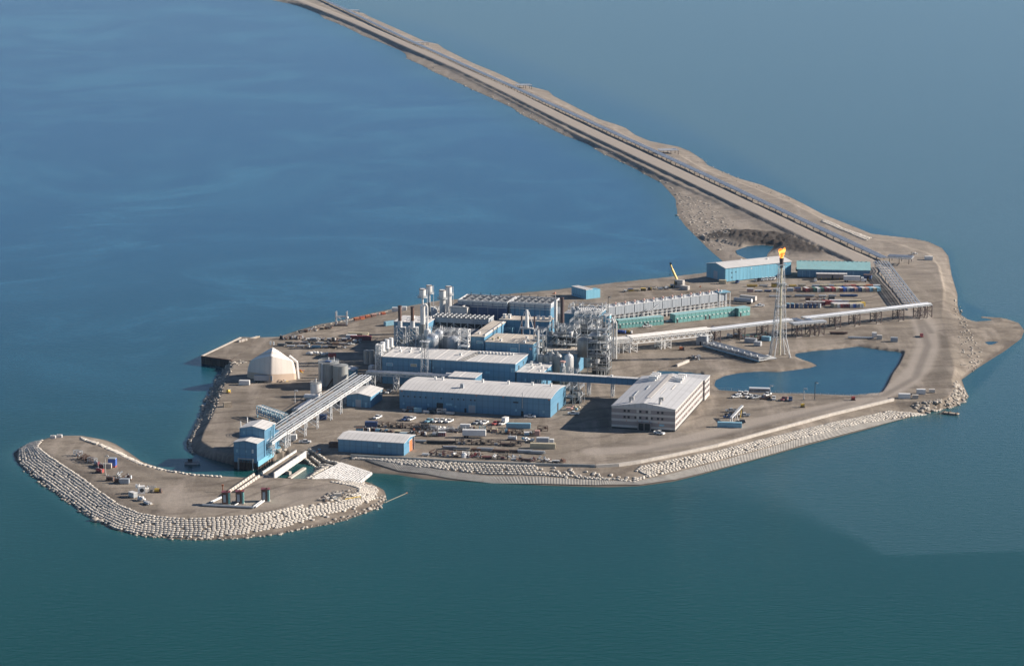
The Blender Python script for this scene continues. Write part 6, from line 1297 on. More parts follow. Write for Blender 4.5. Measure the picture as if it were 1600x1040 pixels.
# ================================================================ vehicles
def pickup_proto(paint, lab, body='pickup'):
    t = thing({'pickup': 'pickup_truck', 'suv': 'parked_car', 'box': 'box_truck'}[body], lab, {'pickup': 'pickup truck', 'suv': 'car', 'box': 'box truck'}[body], (0, 0, 0))
    L_ = 5.9 if body != 'suv' else 4.9
    def bd(m):
        m.box(-L_ / 2, -.98, .45, L_ / 2, .98, 1.0, paint); m.box(L_ / 2 - 1.5, -.95, 1.0, L_ / 2 - .05, .95, 1.22, paint)
        if body == 'pickup':
            m.box(-L_ / 2, -.98, 1.0, -L_ / 2 + 2.1, -.86, 1.35, paint); m.box(-L_ / 2, .86, 1.0, -L_ / 2 + 2.1, .98, 1.35, paint); m.box(-L_ / 2, -.86, 1.0, -L_ / 2 + .1, .86, 1.35, paint); m.box(-L_ / 2 + .12, -.84, 1.003, -L_ / 2 + 2.08, .84, 1.03, 'black')
    part(t, 'body', bd)
    x0, x1 = (-.9, 1.5) if body != 'suv' else (-2.2, 1.0)
    if body == 'box': x0 = -.2
    def cab(m):
        vs = [(x0, -.95, 1.003), (x1, -.95, 1.003), (x1, .95, 1.003), (x0, .95, 1.003), (x0 + .15, -.8, 1.85), (x1 - .75, -.8, 1.85), (x1 - .75, .8, 1.85), (x0 + .15, .8, 1.85)]
        m.add(vs, [(0, 1, 5, 4), (1, 2, 6, 5), (2, 3, 7, 6), (3, 0, 4, 7)], 'glass'); m.add([(x, y, 1.853) for x, y, z in vs[4:]] + [(x, y, 1.93) for x, y, z in vs[4:]], [(0, 1, 5, 4), (1, 2, 6, 5), (2, 3, 7, 6), (3, 0, 4, 7), (4, 5, 6, 7)], paint)
        for x in (x0 + .1, (x0 + x1) / 2 - .1): m.bar((x, -.93, 1.0), (x + .05, -.8, 1.86), .1, paint); m.bar((x, .93, 1.0), (x + .05, .8, 1.86), .1, paint)
    part(t, 'cab', cab)
    for x in (-L_ / 2 + 1.15, L_ / 2 - 1.1):
        for y in (-.9, .9): part(t, 'wheel', lambda m: (m.cyl((x, y - .14, .42), (x, y + .14, .42), .42, 'black', 10), m.cyl((x, y - .15 if y < 0 else y + .145, .42), (x, y - .145 if y < 0 else y + .15, .42), .2, 'galv', 8)))
    for y in (-.7, .7): part(t, 'headlight', lambda m: m.box(L_ / 2 + .003, y - .18, .72, L_ / 2 + .05, y + .18, .95, 'steel'))
    if body == 'box': part(t, 'cargo_box', lambda m: m.box(-L_ / 2 - .8, -1.15, 1.05, -.4, 1.15, 3.5, 'white'))
    return t
protos = {}
def car(px, py, hd, paint, lab, body='pickup', group=None):
    k = (paint, body)
    if k not in protos: protos[k] = o = pickup_proto(paint, lab, body)
    else: o = copy_tree(protos[k])
    x, y, _ = P(px, py); o.location = (x, y, hz(x, y)); o.rotation_euler = (0, 0, R(hd)); o['label'] = lab
    if group: o['group'] = group
    elif 'group' in o: del o['group']
gA = 'trucks parked in front of the warehouse'; gB = 'vehicles parked near the lagoon'; gC = 'vehicles parked along the far warehouse'
CARS = [(590,653.5,242,'carwhite','white pickup parked alone at the left end of the warehouse yard','pickup',gA), (634,656,242,'navy','dark pickup parked against the white one above the steel racks','pickup',gA), (643,656,242,'carwhite','white pickup parked above the right end of the steel racks','pickup',gA),
 (670,659,242,'ltblue','blue pickup at the left of the row of four before the warehouse','pickup',gA), (682,659,242,'carwhite','white pickup just right of the blue pickup','pickup',gA), (691.5,659,242,'carwhite','white pickup, third in the row of four before the warehouse','pickup',gA), (702,659.5,242,'carwhite','white pickup at the right end of the row of four','pickup',gA),
 (746,661.5,242,'greywall','grey pickup left of the white one, near the red truck','pickup',gA), (757,662,242,'carwhite','white pickup between the grey pickup and the red truck','pickup',gA), (774.5,663,242,'red','red pickup parked left of the white box truck','pickup',gA), (786,663,238,'carwhite','white box truck beside the light blue container','box',gA),
 (828,652,-14,'carwhite','white pickup close against the warehouse wall near its right corner','pickup',gA), (896,647.5,176,'carwhite','white pickup at the edge of the accommodation block shadow','pickup',None), (1030,678,-38,'carwhite','white pickup outside the accommodation block entrance','pickup',None), (607,614,250,'carwhite','white pickup between the gable workshop and the warehouse','pickup',None),
 (476.5,692,-4,'carwhite','white pickup driving below the sloping pipe rack','pickup',None), (452,689,176,'carwhite','white box truck parked in the shade below the sloping pipe rack','box',None), (578,581,250,'carwhite','white truck in the deep shade beside the stair tower','box',None),
 (1156,616,250,'carwhite','white pickup nearest the left end of the white bus','pickup',gB), (1165.5,616,258,'carwhite','white pickup just below the front of the white bus','pickup',gB), (1151,621,205,'carwhite','white pickup at the far left of the lagoon parking','pickup',gB), (1172,621,215,'carwhite','white pickup touching the grey pickup','pickup',gB), (1181,622,215,'greywall','grey pickup in the middle of the lagoon parking','pickup',gB),
 (1199,618,235,'carwhite','white pickup behind the rusty flatbed','pickup',gB), (1195,623.5,190,'rust','rusty flatbed pickup in the lagoon parking','pickup',gB), (1209,624,262,'carwhite','white pickup facing the viewer, right of the rusty flatbed','pickup',gB), (1225,625,240,'maroon','maroon pickup near the right end of the lagoon parking','pickup',gB), (1235,626,262,'navy','dark blue car at the right end of the lagoon parking','suv',gB),
 (1142,643,190,'galv','silver pickup under the top of the slanting conveyor arm','pickup',gB), (1139,653,188,'navy','dark blue pickup behind the light blue container','pickup',gB), (1141,649,188,'black','black pickup partly hidden behind the conveyor leg','pickup',gB), (1163,650,176,'carwhite','white pickup with a full bed right of the conveyor arm','pickup',gB), (1157,661,186,'black','black car at the right end of the light blue container','suv',gB),
 (1440,526,262,'red','red pickup driving on the curving gravel road','pickup',None), (1274,438.5,262,'carwhite','white pickup in front of the teal roofed shed','pickup',None), (1187,479,195,'carwhite','white pickup parked by the white tank trailer','pickup',None), (1011,511,200,'carwhite','white pickup in front of the left row of teal shelters','pickup',None), (1048,503,200,'ltblue','light blue pickup in the gap between the teal shelter rows','pickup',None)]
for i, (px, c) in enumerate(((1152,'navy'), (1186,'black'), (1192,'carwhite'), (1198,'carwhite'), (1204,'carwhite'), (1209,'carwhite'), (1181,'greywall'))):
    CARS.append((px, 441.5 - (px - 1150) * .1, 255, c, {0: 'dark pickup at the left end of the far warehouse wall', 1: 'black pickup midway along the far warehouse wall', 2: 'white pickup next right of the black one by the far warehouse', 3: 'white pickup, second right of the black one by the far warehouse', 4: 'white pickup, third right of the black one by the far warehouse', 5: 'white pickup nearest the flare tower by the far warehouse', 6: 'grey pickup left of the black one by the far warehouse'}[i], 'pickup', gC))
for c in CARS: car(*c)
# bus, semi trailer, tanker
def place(name, lab, cat, px, py, hd, group=None, dx=0): 
    x, y, _ = P(px, py); return thing(name, lab, cat, (x, y, hz(x, y)), R(hd), group)
t = place('bus', 'long white bus parked at the edge of the lagoon', 'bus', 1186.5, 609, -8)
part(t, 'body', lambda m: (m.box(-5.6, -1.25, .5, 5.6, 1.25, 1.7, 'greywall'), m.box(-5.6, -1.25, 2.6, 5.6, 1.25, 3.1, 'carwhite'))); part(t, 'window_band', lambda m: m.box(-5.55, -1.22, 1.703, 5.55, 1.22, 2.597, 'glass'))
part(t, 'roof', lambda m: m.box(-5.5, -1.15, 3.103, 5.5, 1.15, 3.3, 'carwhite'))
for x in (-3.6, 3.4):
    for y in (-1.2, 1.2): part(t, 'wheel', lambda m: m.cyl((x, y - .15, .5), (x, y + .15, .5), .5, 'black', 10))
def semi(px, py, hd, lab, tank=False, L_=13, cab=True, m='white'):
    t = place('tank_trailer' if tank else ('semi_trailer_truck' if cab else 'trailer'), lab, 'trailer' if not cab else 'truck', px, py, hd)
    if tank: part(t, 'tank', lambda mb: (mb.cyl((-L_ / 2, 0, 2.2), (L_ / 2, 0, 2.2), 1.35, m, 18), mb.cyl((-L_ / 2 - .02, 0, 2.2), (-L_ / 2 - .3, 0, 2.2), 1.3, 'carwhite', 18, .9)))
    else: part(t, 'cargo_box', lambda mb: mb.box(-L_ / 2, -1.3, 1.1, L_ / 2, 1.3, 4.0, m))
    part(t, 'chassis', lambda mb: mb.box(-L_ / 2, -.5, .7, L_ / 2, .5, 1.08 if not tank else .95, 'dark'))
    if cab:
        part(t, 'cab', lambda mb: (mb.box(L_ / 2 + .6, -1.2, .6, L_ / 2 + 2.4, 1.2, 3.2, 'carwhite'), mb.box(L_ / 2 + 2.4, -1.0, .6, L_ / 2 + 4.2, 1.0, 1.9, 'carwhite'))); part(t, 'windscreen', lambda mb: mb.box(L_ / 2 + 2.403, -1.0, 2.0, L_ / 2 + 2.45, 1.0, 2.9, 'glass'))
    for x in (-L_ / 2 + 1.2, -L_ / 2 + 2.5) + ((L_ / 2 + 3.4,) if cab else ()):
        for y in (-1.1, 1.1): part(t, 'wheel', lambda mb: mb.cyl((x, y - .2, .5), (x, y + .2, .5), .5, 'black', 10))
    return t
semi(1331, 439.5, -6, 'white semi trailer truck facing right before the teal roofed shed', L_=11)
semi(1161, 474, 152, 'grey tank trailer with a white end beyond the teal shelters', tank=True, L_=12, cab=False, m='greywall')
semi(1169, 471, 150, 'cream flat topped trailer right behind the grey tank trailer', L_=11, cab=False, m='accband')
semi(741, 683, -5, 'long white trailer standing among the storage rows', L_=11.6, cab=False, m='white')
semi(412, 597, -4, 'grey trailer parked against the foot of the fabric shelter', L_=10, cab=False, m='greywall')
# crane
t = place('mobile_crane', 'yellow mobile crane with its boom raised near the back shore', 'crane', 1059, 448, 0)
X_, Y_, _z = P(1059, 448)
part(t, 'carrier', lambda m: (m.box(-5, -1.4, .8, 5, 1.4, 1.8, 'galv'), [m.cyl((x, y - .2, .7), (x, y + .2, .7), .7, 'black', 10) for x in (-3.8, -2, 2, 3.8) for y in (-1.3, 1.3)]))
part(t, 'turntable', lambda m: m.box(-2.4, -1.5, 1.803, 3.0, 1.5, 4.2, 'yellow')); part(t, 'cabin', lambda m: m.box(-2.2, -2.6, 1.9, -.4, -1.53, 4.0, 'glass'))
part(t, 'boom', lambda m: (m.bar((0, 0, 3.8), (-3.6, 3, 11.5), 1.1, 'yellow'), m.bar((-3.4, 2.8, 11.2), (-4.6, 3.6, 14.5), .7, 'yellow'))); part(t, 'boom_head', lambda m: (m.cbox(-4.7, 3.6, 14.3, 1.2, .8, 1.4, 'dark'), m.bar((-5.0, 3.6, 14.4), (-5.0, 3.6, 8), .12, 'dark'), m.cbox(-5, 3.6, 7.2, .5, .5, .8, 'dark')))
for x in (-5, 5): part(t, 'outrigger', lambda m: m.box(x - .3, -3, .3, x + .3, 3, .7, 'yellow'))
# ================================================================ containers and boxes
def container(px, py, hd, m, lab, L_=6.06, h=2.6, w_=2.44, z=0, group=None, top=None, name='shipping_container', cat='container'):
    t = place(name, lab, cat, px, py, hd, group); t.location.z += z
    def b(mb):
        mb.box(-L_ / 2, -w_ / 2, .12, L_ / 2, w_ / 2, h, m, top)
        k = int(L_ / .6)
        for i in range(k):
            x = -L_ / 2 + .3 + i * (L_ - .6) / max(1, k - 1)
            for s in (-1, 1): mb.box(x - .1, s * w_ / 2 + (0.002 if s > 0 else -.06), .3, x + .1, s * w_ / 2 + (.06 if s > 0 else -.002), h - .2, m)
    part(t, 'shell', b)
    part(t, 'corner_frame', lambda mb: [mb.bar((x, y, 0), (x, y, h + .04), .16, m) for x in (-L_ / 2, L_ / 2) for y in (-w_ / 2, w_ / 2)])
    for s in (-1, 1): part(t, 'door', lambda mb: (mb.box(L_ / 2 + .004, s * w_ * .25 - w_ * .22, .25, L_ / 2 + .06, s * w_ * .25 + w_ * .22, h - .15, m), mb.bar((L_ / 2 + .1, s * .35, .3), (L_ / 2 + .1, s * .35, h - .3), .05, 'galv')))
    return t
CN = {'red': 'red', 'rust': 'rusty brown', 'green': 'dark green', 'white': 'white', 'maroon': 'maroon', 'tan': 'tan', 'royal': 'bright blue', 'navy': 'navy blue', 'pink': 'faded pink', 'ltblue': 'light blue', 'orange': 'orange', 'accband': 'cream', 'greywall': 'grey', 'yellow': 'yellow', 'teal': 'teal', 'steel': 'pale grey'}
cols = ['red', 'rust', 'green', 'white', 'green', 'maroon', 'maroon', 'red', 'tan', 'maroon', 'royal', 'greywall', 'navy', 'pink', 'navy', 'tan', 'pink', 'ltblue', 'tan', 'ltblue']
for i, c in enumerate(cols):
    container(1259.5 + i * 5.85, 455 - .03 * i, -74, c, f'{CN[c]} container, {ordl(i, 20)} in the far container row', group='containers in the far storage row', top='roof' if i % 3 == 0 else None)
for i, c in enumerate(['greywall', 'tan', 'greywall', 'tan', 'pink', 'red', 'tan', 'orange', 'white']):
    container(1276 + i * 11.5, 450.5, 0, c, f'{CN[c]} container lying crosswise behind the far row, {ordl(i, 9)} of its line', group='containers behind the far storage row')
cols = ['tan', 'white', 'red', 'maroon', 'maroon', 'white', 'royal', 'greywall', 'greywall']
for i, c in enumerate(cols): container(1303.5 + i * 5.0, 479.5, -74, c, f'{CN[c]} container, {ordl(i, 9)} in the near row above the silver rack', group='containers in the near storage row', top='tan' if i > 4 else 'roof')
container(1274, 477, -2, 'maroon', 'long maroon container with a pale roof behind the navy drums', 12.2, top='roof'); container(1292, 475.5, -2, 'red', 'short red container at the end of the long maroon one')
container(1311, 474.5, -2, 'white', 'white container lying behind the near container row', 12.2); container(1330, 474.5, -2, 'tan', 'yellowish tan container lying behind the near container row', 12.2); container(1345, 478, 20, 'yellow', 'yellow container at the right end of the near container row', 5)
for i in range(8):
    px = 1231 + i * 7.0; t = place('round_tank', f'navy blue drum tank, {ordl(i, 8)} of the line before the maroon container', 'tank', px, 481, 0, 'navy drum tanks')
    part(t, 'shell', lambda m: m.cyl((0, 0, .2), (0, 0, 2.8), 1.15, 'navy' if i not in (3, 7) else 'greywall', 14)); part(t, 'lid', lambda m: m.cyl((0, 0, 2.803), (0, 0, 3.0), 1.2, 'ltblue' if i < 2 else 'greyroof', 14)); part(t, 'base', lambda m: m.cbox(0, 0, 0, 2, 2, .197, 'dark'))
for a in ((564,531,-5,'maroon','long maroon container standing above the left storage rows',12.2), (549,529.5,-5,'white','pale container butted to the left end of the maroon one',6), (570,529,-5,'tan','small tan container at the right end of the maroon one',3), (560,526,-5,'tan','long tan container just behind the maroon one',12.2), (580,663.5*0+666,-6,'navy','navy blue container at the left end of the steel racks',6.06),
    (619,484,-4,'white','white container left of the rusty furnace stack, near the back shore',5), (629,483.5,-4,'white','white container right of the rusty furnace stack, near the back shore',5), (609,508,35,'ltblue','light blue container beside the blue furnace hall',7), (382,601,-6,'white','white container with a reddish rim left of the grey trailer',5.6),
    (524,698.5,-6,'rust','rusty orange container in the shadow of the long storage shed',6.06), (810,668.5,-5,'ltblue','light blue open container right of the white box truck',12.2), (727,670,-6,'white','white cabin container among the dark pipe rows',5), (848,700,-5,'tan','long tan container at the right end of the storage rows',12.2), (848,691,-5,'steel','pale grey container behind the long tan one',6.06), (862,693.5,-5,'white','little white box right of the pale grey container',2), (839.5,680,-5,'pink','pink box at the right end of the second storage row',2.4),
    (1140,667,-8,'ltblue','light blue container below the slanting conveyor arm',12.2), (1129,442.5,-10,'tan','tan box module at the corner of the far warehouse',4.6), (1413,622,-6,'white','white cabin at the right end of the cream sea wall',6.2), (1439,615,-6,'white','square white cabin right of the sea wall end',4.6), (1451,403,-8,'white','small white hut at the outer corner of the island',5.6), (1366,526,-6,'white','small white box beside the pipe pile above the lagoon',2.6), (1374,530,-10,'accband','cream flat crate right of the small white box',3),
    (1397,533.5,-8,'greywall','low grey crate alone above the lagoon',4), (1173,535,-22,'greywall','long grey container left of the flare tower foot',6.8), (1184,540,-22,'steel','pale grey container in front of the long grey one',4), (1197,532,-22,'ltblue','bluish grey container behind the flare tower legs',5), (500,624.5,-10,'navy','dark blue box under the sloping pipe rack',0.1), (505,673*0+655,-5,'navy','navy blue cabin beneath the sloping pipe rack',3.2)):
    if a[5] < 1: continue
    container(*a)
for px, py, z, hd, lb in ((1062,449,0,-35,'cream container right of the crane, at the bottom of the stack'), (1062,449,2.7,-35,'cream container on top of the stack right of the crane'), (1070,452,0,-35,'cream container standing nearest the viewer beside the crane'),):
    container(px, py, hd, 'accband', lb, 6, z=z)
# headland teal pods
for px, py, lb in ((353.5, 787, 'left'), (375, 786, 'middle'), (415, 782.5, 'right')):
    t = place('pump_pod', f'{lb} one of the three tall teal and brown pump pods on the headland', 'pump pod', px, py, 2, 'teal pump pods on the headland')
    part(t, 'wall', lambda m: (m.box(-1.8, -1.5, .3, 1.6, 1.6, 5.6, 'rust'), m.box(1.604, -1.5, .3, 1.8, 1.6, 5.6, 'teal'), m.box(1.0, -1.6, .3, 1.6, -1.504, 5.6, 'teal'))); part(t, 'roof', lambda m: m.box(-2, -1.7, 5.603, 2, 1.8, 5.9, 'maroon'))
    part(t, 'hatch', lambda m: (m.box(-1.2, -1.6, 1.2, 0, -1.503, 4.6, 'greywall'))); part(t, 'roof_lamp', lambda m: m.cbox(.6, -.6, 5.9, .8, .8, .5, 'orange' if lb == 'middle' else 'rust')); part(t, 'foundation', lambda m: m.box(-2.1, -1.9, 0, 2.1, 1.9, .297, 'concrete'))
def lyingpipe(pa, pb, r, m, lab, n=1, z=.2, name='pipe_bundle'):
    a = Vector(P(*pa)); b = Vector(P(*pb)); t = thing(name, lab, 'pipes', (a.x, a.y, hz(a.x, a.y))); d = b - a; u = d.normalized(); v = Vector((-u.y, u.x, 0))
    for i in range(n): part(t, 'pipe', lambda mb: mb.cyl(v * i * r * 2.3 + Vector((0, 0, r + z)), d + v * i * r * 2.3 + Vector((0, 0, r + z)), r, m, 8))
    for f in (.15, .5, .85): part(t, 'sleeper', lambda mb: mb.bar(d * f - v * r, d * f + v * (n * r * 2.3), .35, 'wood', max(.12, z)))
lyingpipe((316,790.5),(396,794.5),.4,'galv','long grey pipe lying in front of the teal pump pods',2)
lyingpipe((399,794),(414,783),.45,'steel','pale pipe running from the long grey pipe to the right pump pod',2)
lyingpipe((331,786),(348,778),.35,'steel','short pale pipe left of the left pump pod',2); lyingpipe((366,791),(373,787),.3,'steel','short pale pipe before the middle pump pod',1)
t = place('red_marker', 'orange marker post left of the pump pods', 'post', 348, 768, 0); part(t, 'post', lambda m: m.box(-.2, -.2, 0, .2, .2, 2.8, 'orange')); part(t, 'cap', lambda m: m.box(-.45, -.25, 2.803, .45, .25, 3.5, 'orange'))
# ================================================================ yard goods
def pile(kind, px, py, hd, m, lab, L_=5, seed=0, group=None, m2=None):
    rnd = random.Random(seed + int(px * 7 + py * 13)); m2 = m2 or m
    if kind == 'pipes':
        t = place('pipe_stack', lab, 'pipe stack', px, py, hd, group); r = .22; n = 5
        for k in range(2):
            for i in range(n - k): part(t, 'pipe', lambda mb: mb.cyl((-L_ / 2 + rnd.uniform(-.3, .3), (i + k / 2 - n / 2) * r * 2.1, .4 + r + k * r * 1.8), (L_ / 2 + rnd.uniform(-.3, .3), (i + k / 2 - n / 2) * r * 2.1, .4 + r + k * r * 1.8), r, rnd.choice((m, m2)), 6))
        for x in (-L_ / 3, L_ / 3): part(t, 'sleeper', lambda mb: mb.box(x - .15, -1.9, 0, x + .15, 1.7, .4, 'wood'))
    elif kind == 'beams':
        t = place('beam_stack', lab, 'beams', px, py, hd, group)
        for k in range(3):
            for i in range(4): part(t, 'beam', lambda mb: mb.bar((-L_ / 2 + rnd.uniform(-.5, .5), (i - 1.5) * .55, .5 + k * .4), (L_ / 2 + rnd.uniform(-.5, .5), (i - 1.5) * .55, .5 + k * .4), .38, rnd.choice((m, m2)), .3))
        for x in (-L_ / 3, L_ / 3): part(t, 'sleeper', lambda mb: mb.box(x - .15, -1.4, 0, x + .15, 1.4, .3, 'wood'))
    elif kind == 'rack':
        t = place('steel_rack', lab, 'rack', px, py, hd, group); n = max(1, int(L_ / 2.5))
        part(t, 'frame', lambda mb: lattice(mb, [(-L_ / 2, -1, 0), (L_ / 2, -1, 0), (L_ / 2, 1, 0), (-L_ / 2, 1, 0)], [(-L_ / 2, -1, 2.6), (L_ / 2, -1, 2.6), (L_ / 2, 1, 2.6), (-L_ / 2, 1, 2.6)], 2, m, .2, .14))
        for i in range(n): part(t, 'stored_item', lambda mb: mb.cbox(-L_ / 2 + L_ * (i + .5) / n, rnd.uniform(-.3, .3), 1.35 if i % 2 else .1, rnd.uniform(.9, 1.8), 1.3, rnd.uniform(.6, 1.1), rnd.choice((m2, 'steel', 'rust', 'dark'))))
    elif kind == 'crate':
        t = place('crate', lab, 'crate', px, py, hd, group); h = min(2.2, L_ * .55)
        part(t, 'box', lambda mb: mb.box(-L_ / 2, -1.1, .2, L_ / 2, 1.1, h, m)); part(t, 'lid', lambda mb: mb.box(-L_ / 2 - .1, -1.2, h + .003, L_ / 2 + .1, 1.2, h + .2, m2)); part(t, 'skid', lambda mb: (mb.box(-L_ / 2, -1, 0, L_ / 2, -.7, .197, 'wood'), mb.box(-L_ / 2, .7, 0, L_ / 2, 1, .197, 'wood')))
        part(t, 'batten', lambda mb: [mb.box(-L_ / 2 + L_ * q / 4 - .06, -1.16, .25, -L_ / 2 + L_ * q / 4 + .06, -1.103, h - .05, m2) for q in range(5)])
    elif kind == 'skid':
        t = place('equipment_skid', lab, 'equipment', px, py, hd, group)
        part(t, 'base', lambda mb: mb.box(-L_ / 2, -1.1, .1, L_ / 2, 1.1, .4, 'rust'))
        part(t, 'drum', lambda mb: mb.cyl((-L_ * .4, 0, 1.3), (L_ * .15, 0, 1.3), .85, m, 12)); part(t, 'engine', lambda mb: mb.box(L_ * .18, -.8, .403, L_ * .45, .8, 1.9, m2))
        part(t, 'pipework', lambda mb: (mb.cyl((-L_ * .2, 0, 1.9), (-L_ * .2, 0, 2.9), .2, 'galv', 6), mb.bar((-L_ * .4, -.9, 2.4), (L_ * .4, -.9, 2.4), .15, 'galv'), mb.bar((L_ * .4, -.9, .4), (L_ * .4, -.9, 2.4), .15, 'galv')))
    elif kind == 'sacks':
        t = place('sack_heap', lab, 'sacks', px, py, hd, group)
        for i in range(int(L_ * 2)):
            mb = MB(); blob(mb, rnd.uniform(-L_ / 2, L_ / 2), rnd.uniform(-1.2, 1.2), .7 + (i % 2) * .6, .85, .75, .6, m if rnd.random() < .8 else m2, i, 8, 5, .15); mb.build('sack', t)
    elif kind == 'heap':
        t = place('scrap_heap', lab, 'scrap', px, py, hd, group)
        for i in range(int(L_ * 2.4)):
            x, y = rnd.gauss(0, L_ * .22), rnd.gauss(0, 1.3); a = rnd.uniform(0, 3.1); l = rnd.uniform(.8, 2.4); z = rnd.uniform(.2, 1.5)
            part(t, 'scrap_piece', lambda mb: mb.bar((x, y, z), (x + l * math.cos(a), y + l * math.sin(a), max(.2, z + rnd.uniform(-.5, .9))), rnd.uniform(.25, .8), rnd.choice((m, m2, 'galv', 'rust')), rnd.uniform(.15, .7)))
    return t
KW = {'pipes': 'pipe stack', 'beams': 'beam stack', 'rack': 'steel rack', 'crate': 'crate', 'skid': 'equipment skid', 'sacks': 'heap of sacks', 'heap': 'scrap heap'}
MW = dict(CN, galv='silver', dark='dark', brown='dark brown', concrete='buff', duct='shiny silver', bronze='blackish', tankwhite='off white', wood='timber grey', black='black')
used = {}
def rowgoods(rowname, x0, x1, y0, y1, step, pal, kinds, seed, hd=-5):
    rnd = random.Random(seed); x = x0; items = []
    while x < x1:
        k = rnd.choice(kinds); m, m2 = rnd.choice(pal), rnd.choice(pal); L_ = rnd.uniform(.6, 1.0) * step / 3.0; L_ = max(2.2, L_ if k not in ('crate', 'skid', 'heap', 'sacks') else min(L_, 4))
        items.append((x, k, m, m2, L_)); x += L_ * 3.0 * rnd.uniform(.92, 1.08) + .3
    for i, (x, k, m, m2, L_) in enumerate(items):
        y = y0 + (y1 - y0) * (x - x0) / (x1 - x0) + rnd.uniform(-.6, .6); n = len(items)
        w = f'{ordl(i, n)} in {rowname}' if i < 20 else f'{n - i}th from the right in {rowname}'
        lb_ = f'{MW[m]} {KW[k]}, {w}'
        if len(lb_.split()) > 16: lb_ = ' '.join(q for q in lb_.split() if q != 'the')
        pile(k, x, y, hd + rnd.uniform(-6, 6), m, lb_, L_, seed, 'goods stored in ' + rowname, m2)
G1 = ['galv', 'dark', 'steel', 'rust', 'greywall', 'white']; ALLK = ['pipes', 'beams', 'rack', 'crate', 'skid', 'heap']
rowgoods('the yard row under the parked trucks', 592, 650, 666, 669, 15, ['dark', 'brown', 'galv', 'rust'], ['rack'], 1)
rowgoods('the dark row right of the steel racks', 652, 722, 669, 673, 16, ['galv', 'dark', 'tankwhite', 'greywall'], ['pipes', 'skid', 'crate', 'heap', 'sacks'], 2)
rowgoods('the mixed row past the white cabin', 738, 834, 672, 680, 12, ['white', 'pink', 'ltblue', 'dark', 'rust', 'tan', 'orange'], ['skid', 'crate', 'heap', 'rack'], 3)
rowgoods('the row behind the long storage shed', 562, 700, 674, 682, 12, ['white', 'rust', 'greywall', 'dark', 'ltblue', 'maroon', 'steel', 'tan'], ['skid', 'crate', 'sacks', 'heap', 'pipes'], 4)
rowgoods('the thin row right of the shed door', 656, 700, 691, 694, 20, ['dark', 'black', 'galv'], ['beams', 'pipes'], 5)
rowgoods('the frame row below the white trailer', 704, 822, 692, 697, 16, ['rust', 'brown', 'brown', 'dark'], ['rack', 'rack', 'pipes'], 6)
rowgoods('the flat row of pipe below the frames', 702, 850, 701, 709, 24, ['galv', 'greywall', 'dark', 'rust'], ['pipes', 'beams'], 7)
rowgoods('the row along the blue grey sea wall', 665, 882, 711, 722, 15, ['rust', 'rust', 'galv', 'white', 'maroon', 'dark'], ['heap', 'pipes', 'heap', 'rack'], 8)
rowgoods('the row against the warehouse front', 632, 712, 643, 647, 14, ['maroon', 'dark', 'rust', 'steel', 'ltblue'], ['rack', 'beams', 'crate', 'heap'], 9)
rowgoods('the dark drum row before the maroon container', 440, 566, 530, 534, 9, ['dark', 'greywall', 'steel', 'rust', 'tankwhite'], ['crate', 'heap', 'skid'], 10)
rowgoods('the pipe row behind the fabric shelter', 440, 548, 541, 545, 18, ['galv', 'steel', 'wood', 'greywall', 'dark', 'ltblue'], ['pipes', 'beams', 'heap'], 11)
rowgoods('the tan row under the far warehouse', 1175, 1256, 447, 447.5, 22, ['tan', 'dark', 'rust', 'galv', 'yellow'], ['pipes', 'beams', 'crate'], 12, 0)
rowgoods('the second row under the far warehouse', 1172, 1250, 456, 455, 16, ['tan', 'navy', 'pink', 'greywall', 'dark', 'steel'], ['beams', 'pipes', 'crate', 'heap'], 13, 0)
rowgoods('the silver row between the container rows', 1210, 1305, 463.5, 463.5, 22, ['galv', 'steel', 'greywall', 'dark'], ['pipes', 'beams'], 14, 0)
rowgoods('the tan line at the back of the storage yard', 1290, 1356, 446, 446, 26, ['tan', 'pink', 'accband'], ['beams', 'pipes'], 15, 0)
rowgoods('the small scrap line behind the near containers', 1262, 1305, 469.5, 469.5, 12, ['dark', 'rust', 'galv'], ['heap', 'crate'], 16, 0)
rowgoods('the red line near the back shore', 557, 604, 499, 489, 9, ['red', 'pink', 'orange', 'rust'], ['heap', 'beams', 'crate'], 17, 25)
rowgoods('the line of odds at the warehouse right end', 888, 906, 640, 640, 8, ['white', 'tan', 'ltblue', 'pink'], ['crate', 'sacks'], 18, 0)
rowgoods('the machinery group by the crane', 976, 1048, 456, 451, 11, ['dark', 'navy', 'tan', 'greywall', 'yellow', 'steel'], ['heap', 'skid', 'crate', 'beams'], 19, 10)
rowgoods('the rusty group on the headland', 122, 152, 712, 727, 13, ['rust', 'maroon', 'greywall', 'ltblue', 'steel'], ['heap', 'rack', 'skid', 'crate'], 20, -35)
rowgoods('the grey group on the headland', 172, 206, 751, 757, 14, ['greywall', 'steel', 'galv', 'rust'], ['crate', 'skid', 'rack', 'heap'], 21, -10)
rowgoods('the slanting row on the headland', 208, 240, 776, 791, 15, ['tankwhite', 'galv', 'steel', 'greywall'], ['crate', 'pipes', 'sacks'], 22, -48)
rowgoods('the little group right of the white cube', 226, 254, 768, 769.5, 12, ['tankwhite', 'yellow', 'galv', 'rust'], ['skid', 'crate', 'rack'], 23, -5)
rowgoods('the jumble under the sloping pipe rack', 434, 462, 662, 650, 9, ['galv', 'ltblue', 'greywall', 'steel'], ['skid', 'crate', 'rack'], 24, 30)
rowgoods('the stones by the headland tip', 508, 540, 781, 774, 12, ['concrete', 'galv'], ['crate', 'heap'], 25, 10)
rowgoods('the inner pipe line behind the fabric shelter', 452, 556, 536.5, 538.5, 14, ['galv', 'rust', 'greywall', 'dark', 'wood'], ['pipes', 'heap', 'rack'], 31)
